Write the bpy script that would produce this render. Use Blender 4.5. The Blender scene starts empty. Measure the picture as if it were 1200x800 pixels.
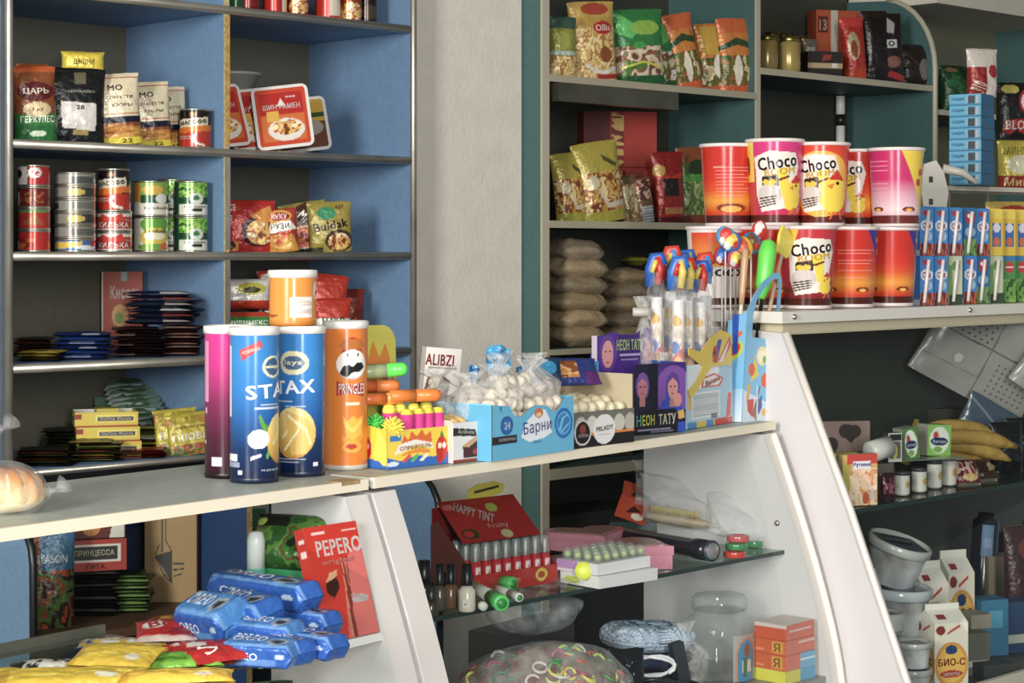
import bpy, math, random
import numpy as np
from mathutils import Vector
from mathutils.geometry import delaunay_2d_cdt
random.seed(4); NR = np.random.RandomState(5)
sc = bpy.context.scene; COL = sc.collection
F = 2300.; HZ = 297.; EYE = 1.5            # focal length in pixels of a 1200 px frame, horizon row, eye height
# ---------------------------------------------------------------- camera, world, lights, exposure
cd = bpy.data.cameras.new('camera'); cam = bpy.data.objects.new('camera', cd); COL.objects.link(cam)
cam.location = (0, 0, EYE); cam.rotation_euler = (math.pi/2, 0, 0)
cd.sensor_width = 36; cd.lens = 36*F/1200; cd.shift_y = -(400-HZ)/1200; cd.clip_end = 60
sc.camera = cam
w = bpy.data.worlds.new('world'); sc.world = w; w.use_nodes = True
w.node_tree.nodes['Background'].inputs[0].default_value = (.80, .88, 1, 1)
w.node_tree.nodes['Background'].inputs[1].default_value = .21
def area(name, loc, aim, sx, sy, power, colr):
    l = bpy.data.lights.new(name, 'AREA'); l.shape = 'RECTANGLE'; l.size = sx; l.size_y = sy; l.energy = power; l.color = colr
    o = bpy.data.objects.new(name, l); COL.objects.link(o); o.location = loc
    o.rotation_euler = (Vector(aim)-Vector(loc)).to_track_quat('-Z', 'Y').to_euler()
area('daylight_window', (-2.3, -1.4, 2.35), (.1, 4.4, 1.35), 1.0, 1.8, 160, (1, .965, .91))
area('daylight_door', (.75, -1.7, 2.15), (.3, 4.4, 1.3), .42, 1.9, 120, (1, .975, .94))
sc.view_settings.view_transform = 'Standard'; sc.view_settings.look = 'None'
sc.view_settings.gamma = 1; sc.view_settings.use_curve_mapping = False; sc.view_settings.exposure = 0.80
# ---------------------------------------------------------------- materials (node based, colour from the printed 'Col' attribute)
def lin(h):
    if not isinstance(h, str): return np.array(h, float)
    c = np.array([int(h[i:i+2], 16) for i in (0, 2, 4)])/255.
    c = np.where(c <= .04045, c/12.92, ((c+.055)/1.055)**2.4); return c*.88+.12*(.2126*c[0]+.7152*c[1]+.0722*c[2])
MATS = {}
def mat(key, rough=.5, metal=0, bump=0, bscale=40, mott=0, mscale=8, coat=0, alpha=None, trans=0, tint=None):
    m = bpy.data.materials.new(key); m.use_nodes = True; N = m.node_tree.nodes; L = m.node_tree.links
    b = N['Principled BSDF']; b.inputs['Roughness'].default_value = rough; b.inputs['Metallic'].default_value = metal
    b.inputs['Coat Weight'].default_value = coat; b.inputs['Coat Roughness'].default_value = .12
    a = N.new('ShaderNodeAttribute'); a.attribute_name = 'Col'; src = a.outputs['Color']
    tc = N.new('ShaderNodeTexCoord')
    if mott:
        n = N.new('ShaderNodeTexNoise'); n.inputs['Scale'].default_value = mscale; n.inputs['Detail'].default_value = 6
        L.new(tc.outputs['Object'], n.inputs['Vector'])
        r = N.new('ShaderNodeMapRange'); r.inputs['From Min'].default_value = .3; r.inputs['From Max'].default_value = .7
        r.inputs['To Min'].default_value = 1-mott; r.inputs['To Max'].default_value = 1+mott
        L.new(n.outputs['Fac'], r.inputs['Value'])
        v = N.new('ShaderNodeVectorMath'); v.operation = 'SCALE'
        L.new(src, v.inputs[0]); L.new(r.outputs[0], v.inputs['Scale']); src = v.outputs[0]
    L.new(src, b.inputs['Base Color'])
    if bump:
        n = N.new('ShaderNodeTexNoise'); n.inputs['Scale'].default_value = bscale; n.inputs['Detail'].default_value = 3
        L.new(tc.outputs['Object'], n.inputs['Vector'])
        u = N.new('ShaderNodeBump'); u.inputs['Strength'].default_value = bump; u.inputs['Distance'].default_value = .01
        L.new(n.outputs['Fac'], u.inputs['Height']); L.new(u.outputs[0], b.inputs['Normal'])
    MATS[key] = m; return m
mat('card', .55, mott=.04); mat('gloss', .2, mott=.03); mat('foil', .34, .15, .5, 45, .06); mat('tin', .24, .25, mott=.04)
mat('metal', .28, .9, mott=.08, mscale=5); mat('alu', .38, .75, mott=.22, mscale=9); mat('plastic', .35); mat('cloth', .9, bump=.5, bscale=120, mott=.1)
mat('laminate', .55, bump=.04, bscale=300, mott=.07, mscale=60); mat('wall', .9, bump=.15, bscale=90, mott=.05, mscale=14)
mat('chipboard', .8, mott=.35, mscale=120, bump=.2, bscale=200); mat('top', .45, mott=.10, mscale=45); mat('white', .4, mott=.03, mscale=3)
mat('sack', .75, bump=.45, bscale=55, mott=.16, mscale=30); mat('food', .5, bump=.3, bscale=60, mott=.15, mscale=20); mat('floor', .7, mott=.2)
def glassy(key, tint, refl, milk=0, mcol=(.9, .92, .92), bump=0, bscale=40, ior=1.45):
    m = bpy.data.materials.new(key); m.use_nodes = True; N = m.node_tree.nodes; L = m.node_tree.links
    N.remove(N['Principled BSDF']); out = N['Material Output']
    t = N.new('ShaderNodeBsdfTransparent'); t.inputs[0].default_value = (*tint, 1)
    g = N.new('ShaderNodeBsdfGlossy'); g.inputs['Roughness'].default_value = refl
    fr = N.new('ShaderNodeLayerWeight'); pw = N.new('ShaderNodeMath'); pw.operation = 'POWER'; pw.inputs[1].default_value = 4.5
    ma = N.new('ShaderNodeMath'); ma.operation = 'MULTIPLY_ADD'; ma.inputs[1].default_value = .7; ma.inputs[2].default_value = ((ior-1)/(ior+1))**2*.6
    L.new(fr.outputs['Facing'], pw.inputs[0]); L.new(pw.outputs[0], ma.inputs[0])
    mx = N.new('ShaderNodeMixShader'); L.new(ma.outputs[0], mx.inputs[0]); L.new(t.outputs[0], mx.inputs[1]); L.new(g.outputs[0], mx.inputs[2])
    last = mx
    if milk:
        d = N.new('ShaderNodeBsdfDiffuse'); d.inputs[0].default_value = (*mcol, 1)
        n = N.new('ShaderNodeTexNoise'); n.inputs['Scale'].default_value = bscale; n.inputs['Detail'].default_value = 5
        tc = N.new('ShaderNodeTexCoord'); L.new(tc.outputs['Object'], n.inputs['Vector'])
        r = N.new('ShaderNodeMapRange'); r.inputs['From Min'].default_value = .35; r.inputs['From Max'].default_value = .75
        r.inputs['To Min'].default_value = milk*.25; r.inputs['To Max'].default_value = min(1, milk*1.9); L.new(n.outputs['Fac'], r.inputs['Value'])
        m2 = N.new('ShaderNodeMixShader'); L.new(r.outputs[0], m2.inputs[0]); L.new(mx.outputs[0], m2.inputs[1]); L.new(d.outputs[0], m2.inputs[2]); last = m2
        if bump:
            u = N.new('ShaderNodeBump'); u.inputs['Strength'].default_value = bump; u.inputs['Distance'].default_value = .02
            L.new(n.outputs['Fac'], u.inputs['Height']); L.new(u.outputs[0], g.inputs['Normal']); L.new(u.outputs[0], fr.inputs['Normal'])
    L.new(last.outputs[0], out.inputs[0]); MATS[key] = m
glassy('glass', (.93, .96, .95), .02); glassy('shelfglass', (.80, .88, .85), .04, ior=1.6); glassy('glassedge', (.25, .42, .38), .1, .3, (.1, .22, .2))
glassy('film', (.98, .98, .98), .14, .12, bump=.9, bscale=38); glassy('filmw', (.97, .97, .97), .12, .24, (.86, .84, .8), bump=1, bscale=60); glassy('jar', (.9, .92, .91), .06, .12, bscale=14); glassy('tub', (.75, .78, .78), .12, .45, (.75, .78, .78), bscale=10)
# ---------------------------------------------------------------- painting: an art is a list of shapes in (u,v) of the face, last item the ink
def vn(x, y, seed=0):
    xi = np.floor(x).astype(int); yi = np.floor(y).astype(int); fx = x-xi; fy = y-yi
    fx = fx*fx*(3-2*fx); fy = fy*fy*(3-2*fy)
    def h(a, b):
        n = np.sin(a*127.1+b*311.7+seed*74.7)*43758.5453
        return n-np.floor(n)
    return (h(xi, yi)*(1-fx)+h(xi+1, yi)*fx)*(1-fy)+(h(xi, yi+1)*(1-fx)+h(xi+1, yi+1)*fx)*fy
def paint(ops, U, V):
    C = np.zeros((len(U), 3))
    for k, op in enumerate(ops):
        t = op[0]
        if t == 't': continue
        x0, y0, x1, y1 = 0, 0, 1, 1
        if t == 'b': M = np.ones(len(U), bool)
        elif t == 'r': x0, y0, x1, y1 = op[1:5]; M = (U >= x0) & (U <= x1) & (V >= y0) & (V <= y1)
        elif t == 'e':
            cx, cy, rx, ry = op[1:5]; x0, y0, x1, y1 = cx-rx, cy-ry, cx+rx, cy+ry; M = ((U-cx)/rx)**2+((V-cy)/ry)**2 <= 1
        elif t == 'p':
            P = op[1]; M = np.zeros(len(U), bool); n = len(P)
            x0 = min(p[0] for p in P); x1 = max(p[0] for p in P); y0 = min(p[1] for p in P); y1 = max(p[1] for p in P)
            for i in range(n):
                ax, ay = P[i]; bx, by = P[i-1]
                if ay == by: continue
                M ^= ((ay > V) != (by > V)) & (U < (bx-ax)*(V-ay)/(by-ay)+ax)
        elif t == 'l':
            P = op[1]; wd = op[2]; M = np.zeros(len(U), bool)
            for (ax, ay), (bx, by) in zip(P, P[1:]):
                L2 = (bx-ax)**2+(by-ay)**2+1e-9; q = np.clip(((U-ax)*(bx-ax)+(V-ay)*(by-ay))/L2, 0, 1)
                M |= (U-ax-q*(bx-ax))**2+(V-ay-q*(by-ay))**2 < wd*wd
        f = op[-1]
        if isinstance(f, str): C[M] = lin(f)
        elif f[0] == 'g':
            q = np.clip((V[M]-y0)/(y1-y0), 0, 1)[:, None]; cs = [lin(c) for c in f[1:]]; q = q*(len(cs)-1)
            out = np.zeros((M.sum(), 3))
            for i in range(len(cs)-1):
                s = ((q >= i) & (q <= i+1))[:, 0]; out[s] = cs[i]*(1-(q[s]-i))+cs[i+1]*(q[s]-i)
            C[M] = out
        elif f[0] == 'n':
            n = .65*vn(U[M]*f[1], V[M]*f[2], k+len(ops))+.35*vn(U[M]*f[1]*2.1, V[M]*f[2]*2.1, k+9)
            cs = np.array([lin(c) for c in f[3]]); i = np.clip(((n-.22)/.56*len(cs)).astype(int), 0, len(cs)-1); C[M] = cs[i]
        elif f[0] == 's':          # stripes: ('s', axis, count, colour)
            q = (V if f[1] else U); lo, hi = (y0, y1) if f[1] else (x0, x1)
            s = (((q-lo)/(hi-lo)*f[2]) % 1 < .5) & M; C[s] = lin(f[3])
    return C
TXT = {}
def text_mesh(s, bold):
    k = (s, bold)
    if k not in TXT:
        c = bpy.data.curves.new('t', 'FONT'); c.body = s; c.resolution_u = 2; c.fill_mode = 'NONE'; c.space_character = 1.08; c.offset = .034 if bold else .008
        o = bpy.data.objects.new('t', c); COL.objects.link(o)
        me = bpy.data.meshes.new_from_object(o)
        V = np.array([v.co[:2] for v in me.vertices]).reshape(-1, 2); E = [tuple(e.vertices) for e in me.edges]; Fs = []
        if E:                                               # own filling: triangulate the outlines, keep triangles inside by the even-odd rule
            r = delaunay_2d_cdt([Vector(v) for v in V], E, [], 0, 1e-5); V2 = np.array([v[:] for v in r[0]]); T3 = np.array([f for f in r[2] if len(f) == 3])
            Cn = V2[T3].mean(1); ins = np.zeros(len(T3), bool)
            for i, j in E:
                (ax, ay), (bx, by) = V[i], V[j]
                if ay != by: ins ^= ((ay > Cn[:, 1]) != (by > Cn[:, 1])) & (Cn[:, 0] < (bx-ax)*(Cn[:, 1]-ay)/(by-ay)+ax)
            V = V2; T3 = T3[ins]; n2 = len(V)
            if bold:                                       # heavier strokes: four slightly shifted copies of the glyphs
                V = np.concatenate([V+np.array(q) for q in ((-.024, -.014), (.024, -.014), (-.024, .014), (.024, .014))]); T3 = np.concatenate([T3+n2*k for k in range(4)])
            Fs = [tuple(map(int, t)) for t in T3]
        bpy.data.objects.remove(o); bpy.data.curves.remove(c); bpy.data.meshes.remove(me)
        if len(V): V = (V-V.min(0))/np.maximum(V.max(0)-V.min(0), 1e-6)-.5
        TXT[k] = (V, Fs)
    return TXT[k]
CELL = .0022
class G:
    def __init__(s): s.v = []; s.f = []; s.c = []; s.mi = []; s.sm = []; s.n = 0; s.mats = []
    def add(s, V, Fs, C, m='card', smooth=False):
        V = np.asarray(V, float).reshape(-1, 3); C = lin(C); C = np.tile(C, (len(V), 1)) if C.ndim == 1 else C
        if m not in s.mats: s.mats.append(m)
        i = s.mats.index(m); s.v.append(V); s.c.append(C)
        s.f += [tuple(q+s.n for q in f) for f in Fs]; s.mi += [i]*len(Fs); s.sm += [smooth]*len(Fs); s.n += len(V); return s
    def grid(s, fn, nu, nv, ops, m='card', smooth=True, u0=0, u1=1, eps=.0012):
        if isinstance(ops, str): ops = [('b', ops)]
        U, V = np.meshgrid(np.linspace(u0, u1, nu+1), np.linspace(0, 1, nv+1)); U = U.ravel(); V = V.ravel()
        k = nu+1; Fs = [(j*k+i, j*k+i+1, j*k+k+i+1, j*k+k+i) for j in range(nv) for i in range(nu)]
        s.add(fn(U, V), Fs, paint(ops, U, V), m, smooth)
        for op in ops:
            if op[0] != 't': continue
            _, st, cx, cy, w_, h_, c = op[:7]; rot = math.radians(op[7]) if len(op) > 7 else 0
            tv, tf = text_mesh(st, len(op) < 9)
            if not len(tv): continue
            a = fn(np.array([cx-.01, cx+.01, cx, cx]), np.array([cy, cy, cy-.01, cy+.01]))
            W = max(np.linalg.norm(a[1]-a[0])/.02, 1e-6); H = max(np.linalg.norm(a[3]-a[2])/.02, 1e-6)
            X = tv[:, 0]*w_*W; Y = tv[:, 1]*h_*H; tf = [f for f in tf]
            for _ in range(3):                               # split long glyph triangles so that letters follow curved packs
                T_ = np.array([f for f in tf if len(f) == 3])
                if not len(T_) or len(T_) != len(tf): break
                q = np.stack([X, Y], 1); L3 = max(np.linalg.norm(q[T_[:, i]]-q[T_[:, (i+1) % 3]], axis=1).max() for i in range(3))
                if L3 < .009 or len(T_) > 4000: break
                n0 = len(X); m3 = [(q[T_[:, i]]+q[T_[:, (i+1) % 3]])/2 for i in range(3)]; k3 = len(T_)
                X = np.concatenate([X]+[m[:, 0] for m in m3]); Y = np.concatenate([Y]+[m[:, 1] for m in m3]); ii = np.arange(k3)
                a, b, c_ = n0+ii, n0+k3+ii, n0+2*k3+ii
                tf = [tuple(r) for r in np.concatenate([np.stack(t, 1) for t in ((T_[:, 0], a, c_), (a, T_[:, 1], b), (c_, b, T_[:, 2]), (a, b, c_))]).tolist()]
            u = cx+(X*math.cos(rot)-Y*math.sin(rot))/W; v = cy+(X*math.sin(rot)+Y*math.cos(rot))/H
            v = np.clip(v, .002, .998); e = 1e-3; p = fn(u, v); n = np.cross(fn(u+e, v)-p, fn(u, v-e*0+e)-p)
            n /= np.maximum(np.linalg.norm(n, axis=1), 1e-12)[:, None]
            s.add(p+n*eps, tf, c, m, False)
        return s
    def box(s, x0, x1, y0, y1, z0, z1, c='ffffff', m='card', cell=None, **A):
        cell = cell or CELL
        def face(o, a, b, ops, fine):
            o, a, b = map(np.array, (o, a, b)); la, lb = np.linalg.norm(a), np.linalg.norm(b)
            nu, nv = (max(1, int(la/cell)), max(1, int(lb/cell))) if fine else (1, 1)
            s.grid(lambda U, V: o+U[:, None]*a+V[:, None]*b, min(nu, 140), min(nv, 140), ops, m, False)
        X, Y, Z = x1-x0, y1-y0, z1-z0
        for k, o, a, b in (('f', (x0, y0, z0), (X, 0, 0), (0, 0, Z)), ('k', (x1, y1, z0), (-X, 0, 0), (0, 0, Z)), ('l', (x0, y1, z0), (0, -Y, 0), (0, 0, Z)),
                           ('r', (x1, y0, z0), (0, Y, 0), (0, 0, Z)), ('t', (x0, y0, z1), (X, 0, 0), (0, Y, 0)), ('d', (x0, y1, z0), (X, 0, 0), (0, -Y, 0))):
            q = A.get(k); face(o, a, b, q if q else c, bool(q) and not isinstance(q, str))
        return s
    def lathe(s, prof, c='ffffff', m='plastic', seg=36, ctr=(0, 0), smooth=True):
        n = len(prof); V = []; Fs = []
        for r, z in prof:
            for i in range(seg):
                a = 2*math.pi*i/seg; V.append((ctr[0]+r*math.cos(a), ctr[1]+r*math.sin(a), z))
        for j in range(n-1):
            for i in range(seg): k = (i+1) % seg; Fs.append((j*seg+i, j*seg+k, j*seg+seg+k, j*seg+seg+i))
        Fs.append(tuple(range(seg))[::-1]); Fs.append(tuple(range((n-1)*seg, n*seg)))
        return s.add(V, Fs, c, m, smooth)
    def tube(s, P, r, c='ffffff', m='plastic', seg=8):
        P = [np.array(p, float) for p in P]; V = []; Fs = []; n = len(P); rr = r if hasattr(r, '__len__') else [r]*n; prev = None
        for i, p in enumerate(P):
            t = P[min(i+1, n-1)]-P[max(i-1, 0)]; t /= np.linalg.norm(t)+1e-9
            a = prev if prev is not None else np.cross(t, (0, 0, 1) if abs(t[2]) < .9 else (1, 0, 0)); a = a-t*a.dot(t); a /= np.linalg.norm(a)+1e-9; b = np.cross(t, a); prev = a
            for k in range(seg): q = 2*math.pi*k/seg; V.append(p+rr[i]*(a*math.cos(q)+b*math.sin(q)))
        for i in range(n-1):
            for k in range(seg): j = (k+1) % seg; Fs.append((i*seg+k, i*seg+j, i*seg+seg+j, i*seg+seg+k))
        Fs.append(tuple(range(seg))[::-1]); Fs.append(tuple(range((n-1)*seg, n*seg)))
        return s.add(V, Fs, c, m, True)
    def prism(s, P, a0, a1, c='ffffff', m='white', ax='x', edge=None, em=None):
        mk = {'x': lambda p, a: (a, p[0], p[1]), 'y': lambda p, a: (p[0], a, p[1]), 'z': lambda p, a: (p[0], p[1], a)}[ax]; n = len(P)
        V = [mk(p, a0) for p in P]+[mk(p, a1) for p in P]
        s.add(V, [tuple(range(n))[::-1], tuple(range(n, 2*n))], c, m)
        return s.add(V, [(i, (i+1) % n, n+(i+1) % n, n+i) for i in range(n)], edge or c, em or m)
    def ball(s, ctr, r, c, m='food', nu=14, nv=9, wob=0):
        r = r if hasattr(r, '__len__') else (r, r, r); sd = NR.rand()*50
        def fn(U, V):
            a = U*2*math.pi; b = (V-.5)*math.pi; x, y, z = np.cos(a)*np.cos(b), np.sin(a)*np.cos(b), np.sin(b)
            k = 1+wob*(vn(x*2+sd+9, y*2+z*2+sd+9)-.5); return np.stack([ctr[0]+r[0]*x*k, ctr[1]+r[1]*y*k, ctr[2]+r[2]*z*k], 1)
        return s.grid(fn, nu, nv, c, m)
    def build(s, name, parent=None):
        me = bpy.data.meshes.new(name); V = np.concatenate(s.v); me.from_pydata(V.tolist(), [], s.f)
        for k in s.mats: me.materials.append(MATS[k])
        me.polygons.foreach_set('material_index', s.mi); me.polygons.foreach_set('use_smooth', s.sm)
        a = me.color_attributes.new('Col', 'FLOAT_COLOR', 'POINT')
        a.data.foreach_set('color', np.concatenate([np.concatenate(s.c), np.ones((len(V), 1))], 1).ravel())
        o = bpy.data.objects.new(name, me); COL.objects.link(o)
        if parent: o.parent = parent
        return o
def tag(o, label, cat, group=None, kind=None):
    if label: o['label'] = label
    if cat: o['category'] = cat
    if group: o['group'] = group
    if kind: o['kind'] = kind
    return o
def empty(name, label, cat, group=None):
    o = bpy.data.objects.new(name, None); o.empty_display_size = .02; COL.objects.link(o); return tag(o, label, cat, group)
def put(o, P, rz=0, rx=0, ry=0):
    o.location = P; o.rotation_euler = (math.radians(rx), math.radians(ry), math.radians(rz)); return o
def copy_tree(o, parent=None):
    c = o.copy(); COL.objects.link(c)
    if parent: c.parent = parent
    for ch in list(o.children): copy_tree(ch, c)
    return c
ORD = ['first', 'second', 'third', 'fourth', 'fifth', 'sixth', 'seventh', 'eighth', 'ninth', 'tenth', 'eleventh', 'twelfth', 'thirteenth', 'fourteenth']
# ---------------------------------------------------------------- the lines along which the furniture stands (origin, direction)
class Line:
    def __init__(s, ox, oy, dx, dy): n = math.hypot(dx, dy); s.o = (ox, oy); s.d = (dx/n, dy/n); s.n = (-dy/n, dx/n); s.ang = math.degrees(math.atan2(dy, dx))
    def at(s, t, y, z): return (s.o[0]+s.d[0]*t+s.n[0]*y, s.o[1]+s.d[1]*t+s.n[1]*y, z)
    def t(s, px, y=0):
        k = (px-600)/F; X = s.o[0]+s.n[0]*y; Y = s.o[1]+s.n[1]*y; return (k*Y-X)/(s.d[0]-k*s.d[1])
    def px(s, px, y, z): return s.at(s.t(px, y), y, z)       # the spot y behind the front edge seen in column px
LS = Line(-1.0935, 4.3, .715, .699); LA = Line(-.222, 3.006, .61, .7925); LB = Line(-.215, 3.017, .5967, .8027); LC = Line(.556, 4.05, .699, .715)
def PP(px, py, z): Y = (EYE-z)*F/(py-HZ); return ((px-600)/F*Y, Y, z)
def mp(P, n): return n*P[1]/F                               # n pixels at that spot, in metres
# ---------------------------------------------------------------- packaging builders
def bagmesh(w_, h, d, ops, m='foil', stand=True, back='b0a890', seed=None, cell=None, wr=.0016, pinch=.06):
    cell = cell or CELL; g = G(); sd = NR.rand()*90 if seed is None else seed; nu = max(8, int(w_/cell)); nv = max(8, int(h/cell))
    def mk(sign, mir):
        def fn(U, V):
            u = 1-U if mir else U; x = (u-.5)*2
            tu = np.clip(1-np.abs(x)**3.2, 0, 1)**.6; V_ = np.clip(V, 0, 1)
            tv = (np.clip(1-V_**3, 0, 1)**.75*(.62+.38*np.clip(V_*4, 0, 1))) if stand else np.clip(1-np.abs(2*V_-1)**3.5, 0, 1)**.65
            W = 1-pinch*tv+.04*np.clip(V_-.9, 0, 1)*10*(vn(u*0+sd+3, V_*5)-.4)
            n = (vn(u*5+sd+20, V_*7+sd, 1)-.5)*2*.6+(vn(u*13+sd+20, V_*11, 2)-.5)*.9
            cr = np.where((V_ > .93) | ((V_ < .05) & (not stand)), np.sin(V_*h/.0032*2*math.pi)*.0004, 0)
            y = sign*(d/2*tu*tv+.0012)+n*wr*np.minimum(1, (tu*tv)*2+.25)-cr
            zz = V_*h-(np.abs(x)**4)*h*.012*((V_ > .8)*1.)+n*wr*.6*(V_ > .5)
            return np.stack([x*w_/2*W, y, zz], 1)
        return fn
    g.grid(mk(-1, False), nu, nv, ops, m); g.grid(mk(1, True), max(6, nu//4), max(6, nv//4), back, m)
    if stand:
        g.add([(-w_*.47, -d*.28, .001), (w_*.47, -d*.28, .001), (w_*.47, d*.28, .001), (-w_*.47, d*.28, .001)], [(3, 2, 1, 0)], back, m)
    return g
def bag(name, label, cat, P, w_, h, d, ops, rz=0, rx=0, ry=0, m='foil', group=None, **k):
    return put(tag(bagmesh(w_, h, d, ops, m, **k).build(name), label, cat, group), P, rz, rx, ry)
def carton(name, label, cat, P, w_, d, h, c, rz=0, rx=0, ry=0, m='card', group=None, flap=None, **A):
    g = G().box(-w_/2, w_/2, 0, d, 0, h, c, m, **A)
    return put(tag(g.build(name), label, cat, group), P, rz, rx, ry)
def cyl(g, r, z0, z1, ops, m='gloss', r2=None, nv=None, nu=None):
    r2 = r if r2 is None else r2
    def fn(U, V):
        a = (U-.5)*math.pi; R = r+(r2-r)*V; return np.stack([R*np.sin(a), -R*np.cos(a), z0+(z1-z0)*V], 1)
    nu = nu or max(36, min(200, int(2*math.pi*r/CELL))); nv = nv or max(2, min(160, int((z1-z0)/CELL)))
    return g.grid(fn, nu, nv, ops, m, u0=-.5, u1=1.5)
def tin(label, P, r, h, ops, rz=0, group=None, name='food_tin', cat='tin', rim='c8c4b4', ridge=True):
    e = empty(name, label, cat, group); g = G(); cyl(g, r, .003, h-.003, ops, 'tin'); g.build('tin_body', e)
    g = G(); pr = [(r*.9, 0), (r*1.02, 0), (r*1.03, .002), (r*1.0, .0045)]; g.lathe(pr, rim, 'metal'); g.build('bottom_rim', e); g = G()
    pr = [(r*1.0, h-.0045), (r*1.03, h-.002), (r*1.02, h), (r*.95, h), (r*.93, h-.003), (r*.6, h-.003), (r*.58, h-.0022), (.001, h-.0022)]; g.lathe(pr, rim, 'metal'); g.build('tin_lid', e)
    return put(e, P, rz)
# ================================================================ STRUCTURE
BLUE = '6a8cb0'; OLV = '5d5b4c'; CREAM = 'e3dcc6'; TEAL = '3f6462'; WHT = 'eeeae4'
def struct(g, name, line=None):
    o = g.build(name); o['kind'] = 'structure'
    if line: o.location = (line.o[0], line.o[1], 0); o.rotation_euler = (0, 0, math.radians(line.ang))
    return o
struct(G().box(-3.2, 7, .47, .6, 0, 3.0, '8c8878', 'wall'), 'wall_back', LS)
struct(G().box(1.205, 1.64, .075, .468, 0, 3.0, 'dcd5c8', 'wall'), 'wall_center', LS)
struct(G().box(-7, 8, -4, 11, -.1, -.001, '6b6358', 'floor'), 'floor')
struct(G().box(-7, 8, 1.2, 11, 3.0, 3.1, 'b9b4a6', 'wall'), 'ceiling')
def unit(name, label, cat, line, group=None):
    e = empty(name, label, cat, group); e.location = (line.o[0], line.o[1], 0); e.rotation_euler = (0, 0, math.radians(line.ang)); return e
# ---- left shelving unit (local x along the wall, y towards the wall)
u = unit('shelving_unit', 'blue laminate wall shelves with aluminium edges left of the bare wall', 'shelves', LS)
D = .42
def sidepan(x0, x1, c=BLUE, edge='9fa09a', lower=True):
    P = [(D, 2.95), (0, 2.95), (0, .93)]
    P += [(-.1+.1*math.cos(a)**1.2, .83+.1*(1-math.sin(a))) if False else (-.1*math.sin(a), .93-.1*(1-math.cos(a))*1.0) for a in (.3, .6, .9, 1.2, 1.5)] if lower else []
    P += [(-.1, .82), (-.1, 0), (D, 0)] if lower else [(0, 0), (D, 0)]
    return G().prism(P, x0, x1, c, 'laminate')
sidepan(-.018, 0).build('side_panel', u); sidepan(1.157, 1.175).build('side_panel', u)
G().box(.566, .582, .004, D, 1.03, 2.95, BLUE, 'laminate').build('divider', u)
G().prism([(D, 1.0), (-.09, 1.0), (-.09, 0), (D, 0)], .566, .582, '2c4a78', 'laminate', edge='a8894c', em='chipboard').build('divider', u)  # same blue laminate, darkened: the cabinet's shade is put into the colour
G().box(-.018, 1.175, D, D+.012, 0, 2.95, OLV, 'laminate').build('back_panel', u)
for z in (2.45, 2.093, 1.751, 1.504, 1.257, 1.022):
    G().box(.001, .5655, .006, D-.001, z-.018, z, BLUE, 'laminate').build('shelf', u)
    G().box(.5825, 1.156, .006, D-.001, z-.018, z, BLUE, 'laminate').build('shelf', u)
    low = z < 1.1; g = G().tube([(-.004, -.001, z-(.006 if low else .010)), (1.150, -.001, z-(.006 if low else .010))], .006 if low else .0105, 'b5afa2', 'alu', 10); g.build('edge_trim', u)
G().box(0, 1.156, -.02, -.005, .955, 1.0105, '0c0d0f', 'plastic').build('kick_strip', u)
for x in (-.012, 1.166): G().tube([(x, -.004, .94), (x, -.004, 2.95)], .009, 'b8b2a4', 'alu', 10).build('edge_trim', u)
G().box(-.06, -.03, .0, D, 0, 2.95, '2a4560', 'laminate').build('side_panel', u)
G().box(-.062, -.036, -.012, 0, .94, 2.95, 'a8a496', 'alu').build('edge_trim', u)
P = [(-.012, -.006, .93)]+[(-.012, -.103*math.sin(a), .93-.1*(1-math.cos(a))) for a in (.4, .8, 1.2, 1.57)]+[(-.012, -.106, .4)]
G().box(-.018, 0, -.1015, -.1, .02, .80, 'a8894c', 'chipboard').build('edge_trim', u)
for x in (-.012, 1.166):
    G().tube([(x, q[1]-.002, q[2]) for q in P], .009, '14171a', 'plastic', 8).build('edge_band', u)
G().box(.568, .580, -.002, .004, 1.03, 2.95, 'b0a272', 'chipboard').build('edge_trim', u)
G().box(.568, .580, -.006, -.002, 1.51, 1.73, 'c9c6b8', 'alu').build('shelf_rail', u)
G().box(.568, .580, -.006, -.002, 1.03, 1.49, 'bdbab0', 'alu').build('shelf_rail', u)
G().box(.568, .580, -.0045, -.002, 1.76, 2.07, 'b58e3c', 'chipboard').build('edge_trim', u)
for z in (.66, .3):
    G().box(.001, .5655, -.08, D-.001, z-.02, z, '5a3f28', 'laminate').build('shelf', u); G().box(.5825, 1.156, -.08, D-.001, z-.02, z, '5a3f28', 'laminate').build('shelf', u)
G().lathe([(.0035, 0), (.0035, .003)], 'd8d8d0', 'metal', 10).build('screw', u).location = (.25, D-.004, 1.13)
u.children[-1].rotation_euler = (math.pi/2, 0, 0)
# ---- right shelving unit
u = unit('shelving_unit', 'teal laminate wall shelves with cream edges behind the red snack tubs', 'shelves', LS)
D = .36
for x0, x1 in ((1.645, 1.673), (2.592, 2.612)):
    G().box(x0, x1, .005, D, 0, 2.95, TEAL, 'laminate').build('side_panel', u); G().box(x0, x1, -.002, .005, 0, 2.95, 'b7ae98', 'plastic').build('edge_trim', u)
arc = [(.22*(1-math.cos(a)), 2.14+.22*math.sin(a)*1.15) for a in np.linspace(0, 1.45, 9)]
G().prism([(D, 0), (D, arc[-1][1]+.01)]+arc[::-1]+[(0, 0)], 3.565, 3.583, TEAL, 'laminate').build('side_panel', u)
G().tube([(3.574, -.003, .9)]+[(3.574, a-.003, b) for a, b in arc], .0105, 'b0ac96', 'plastic', 8).build('edge_trim', u)
G().box(1.645, 3.565, D, D+.012, 0, 2.95, '3c3f33', 'laminate').build('back_panel', u)
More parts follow.
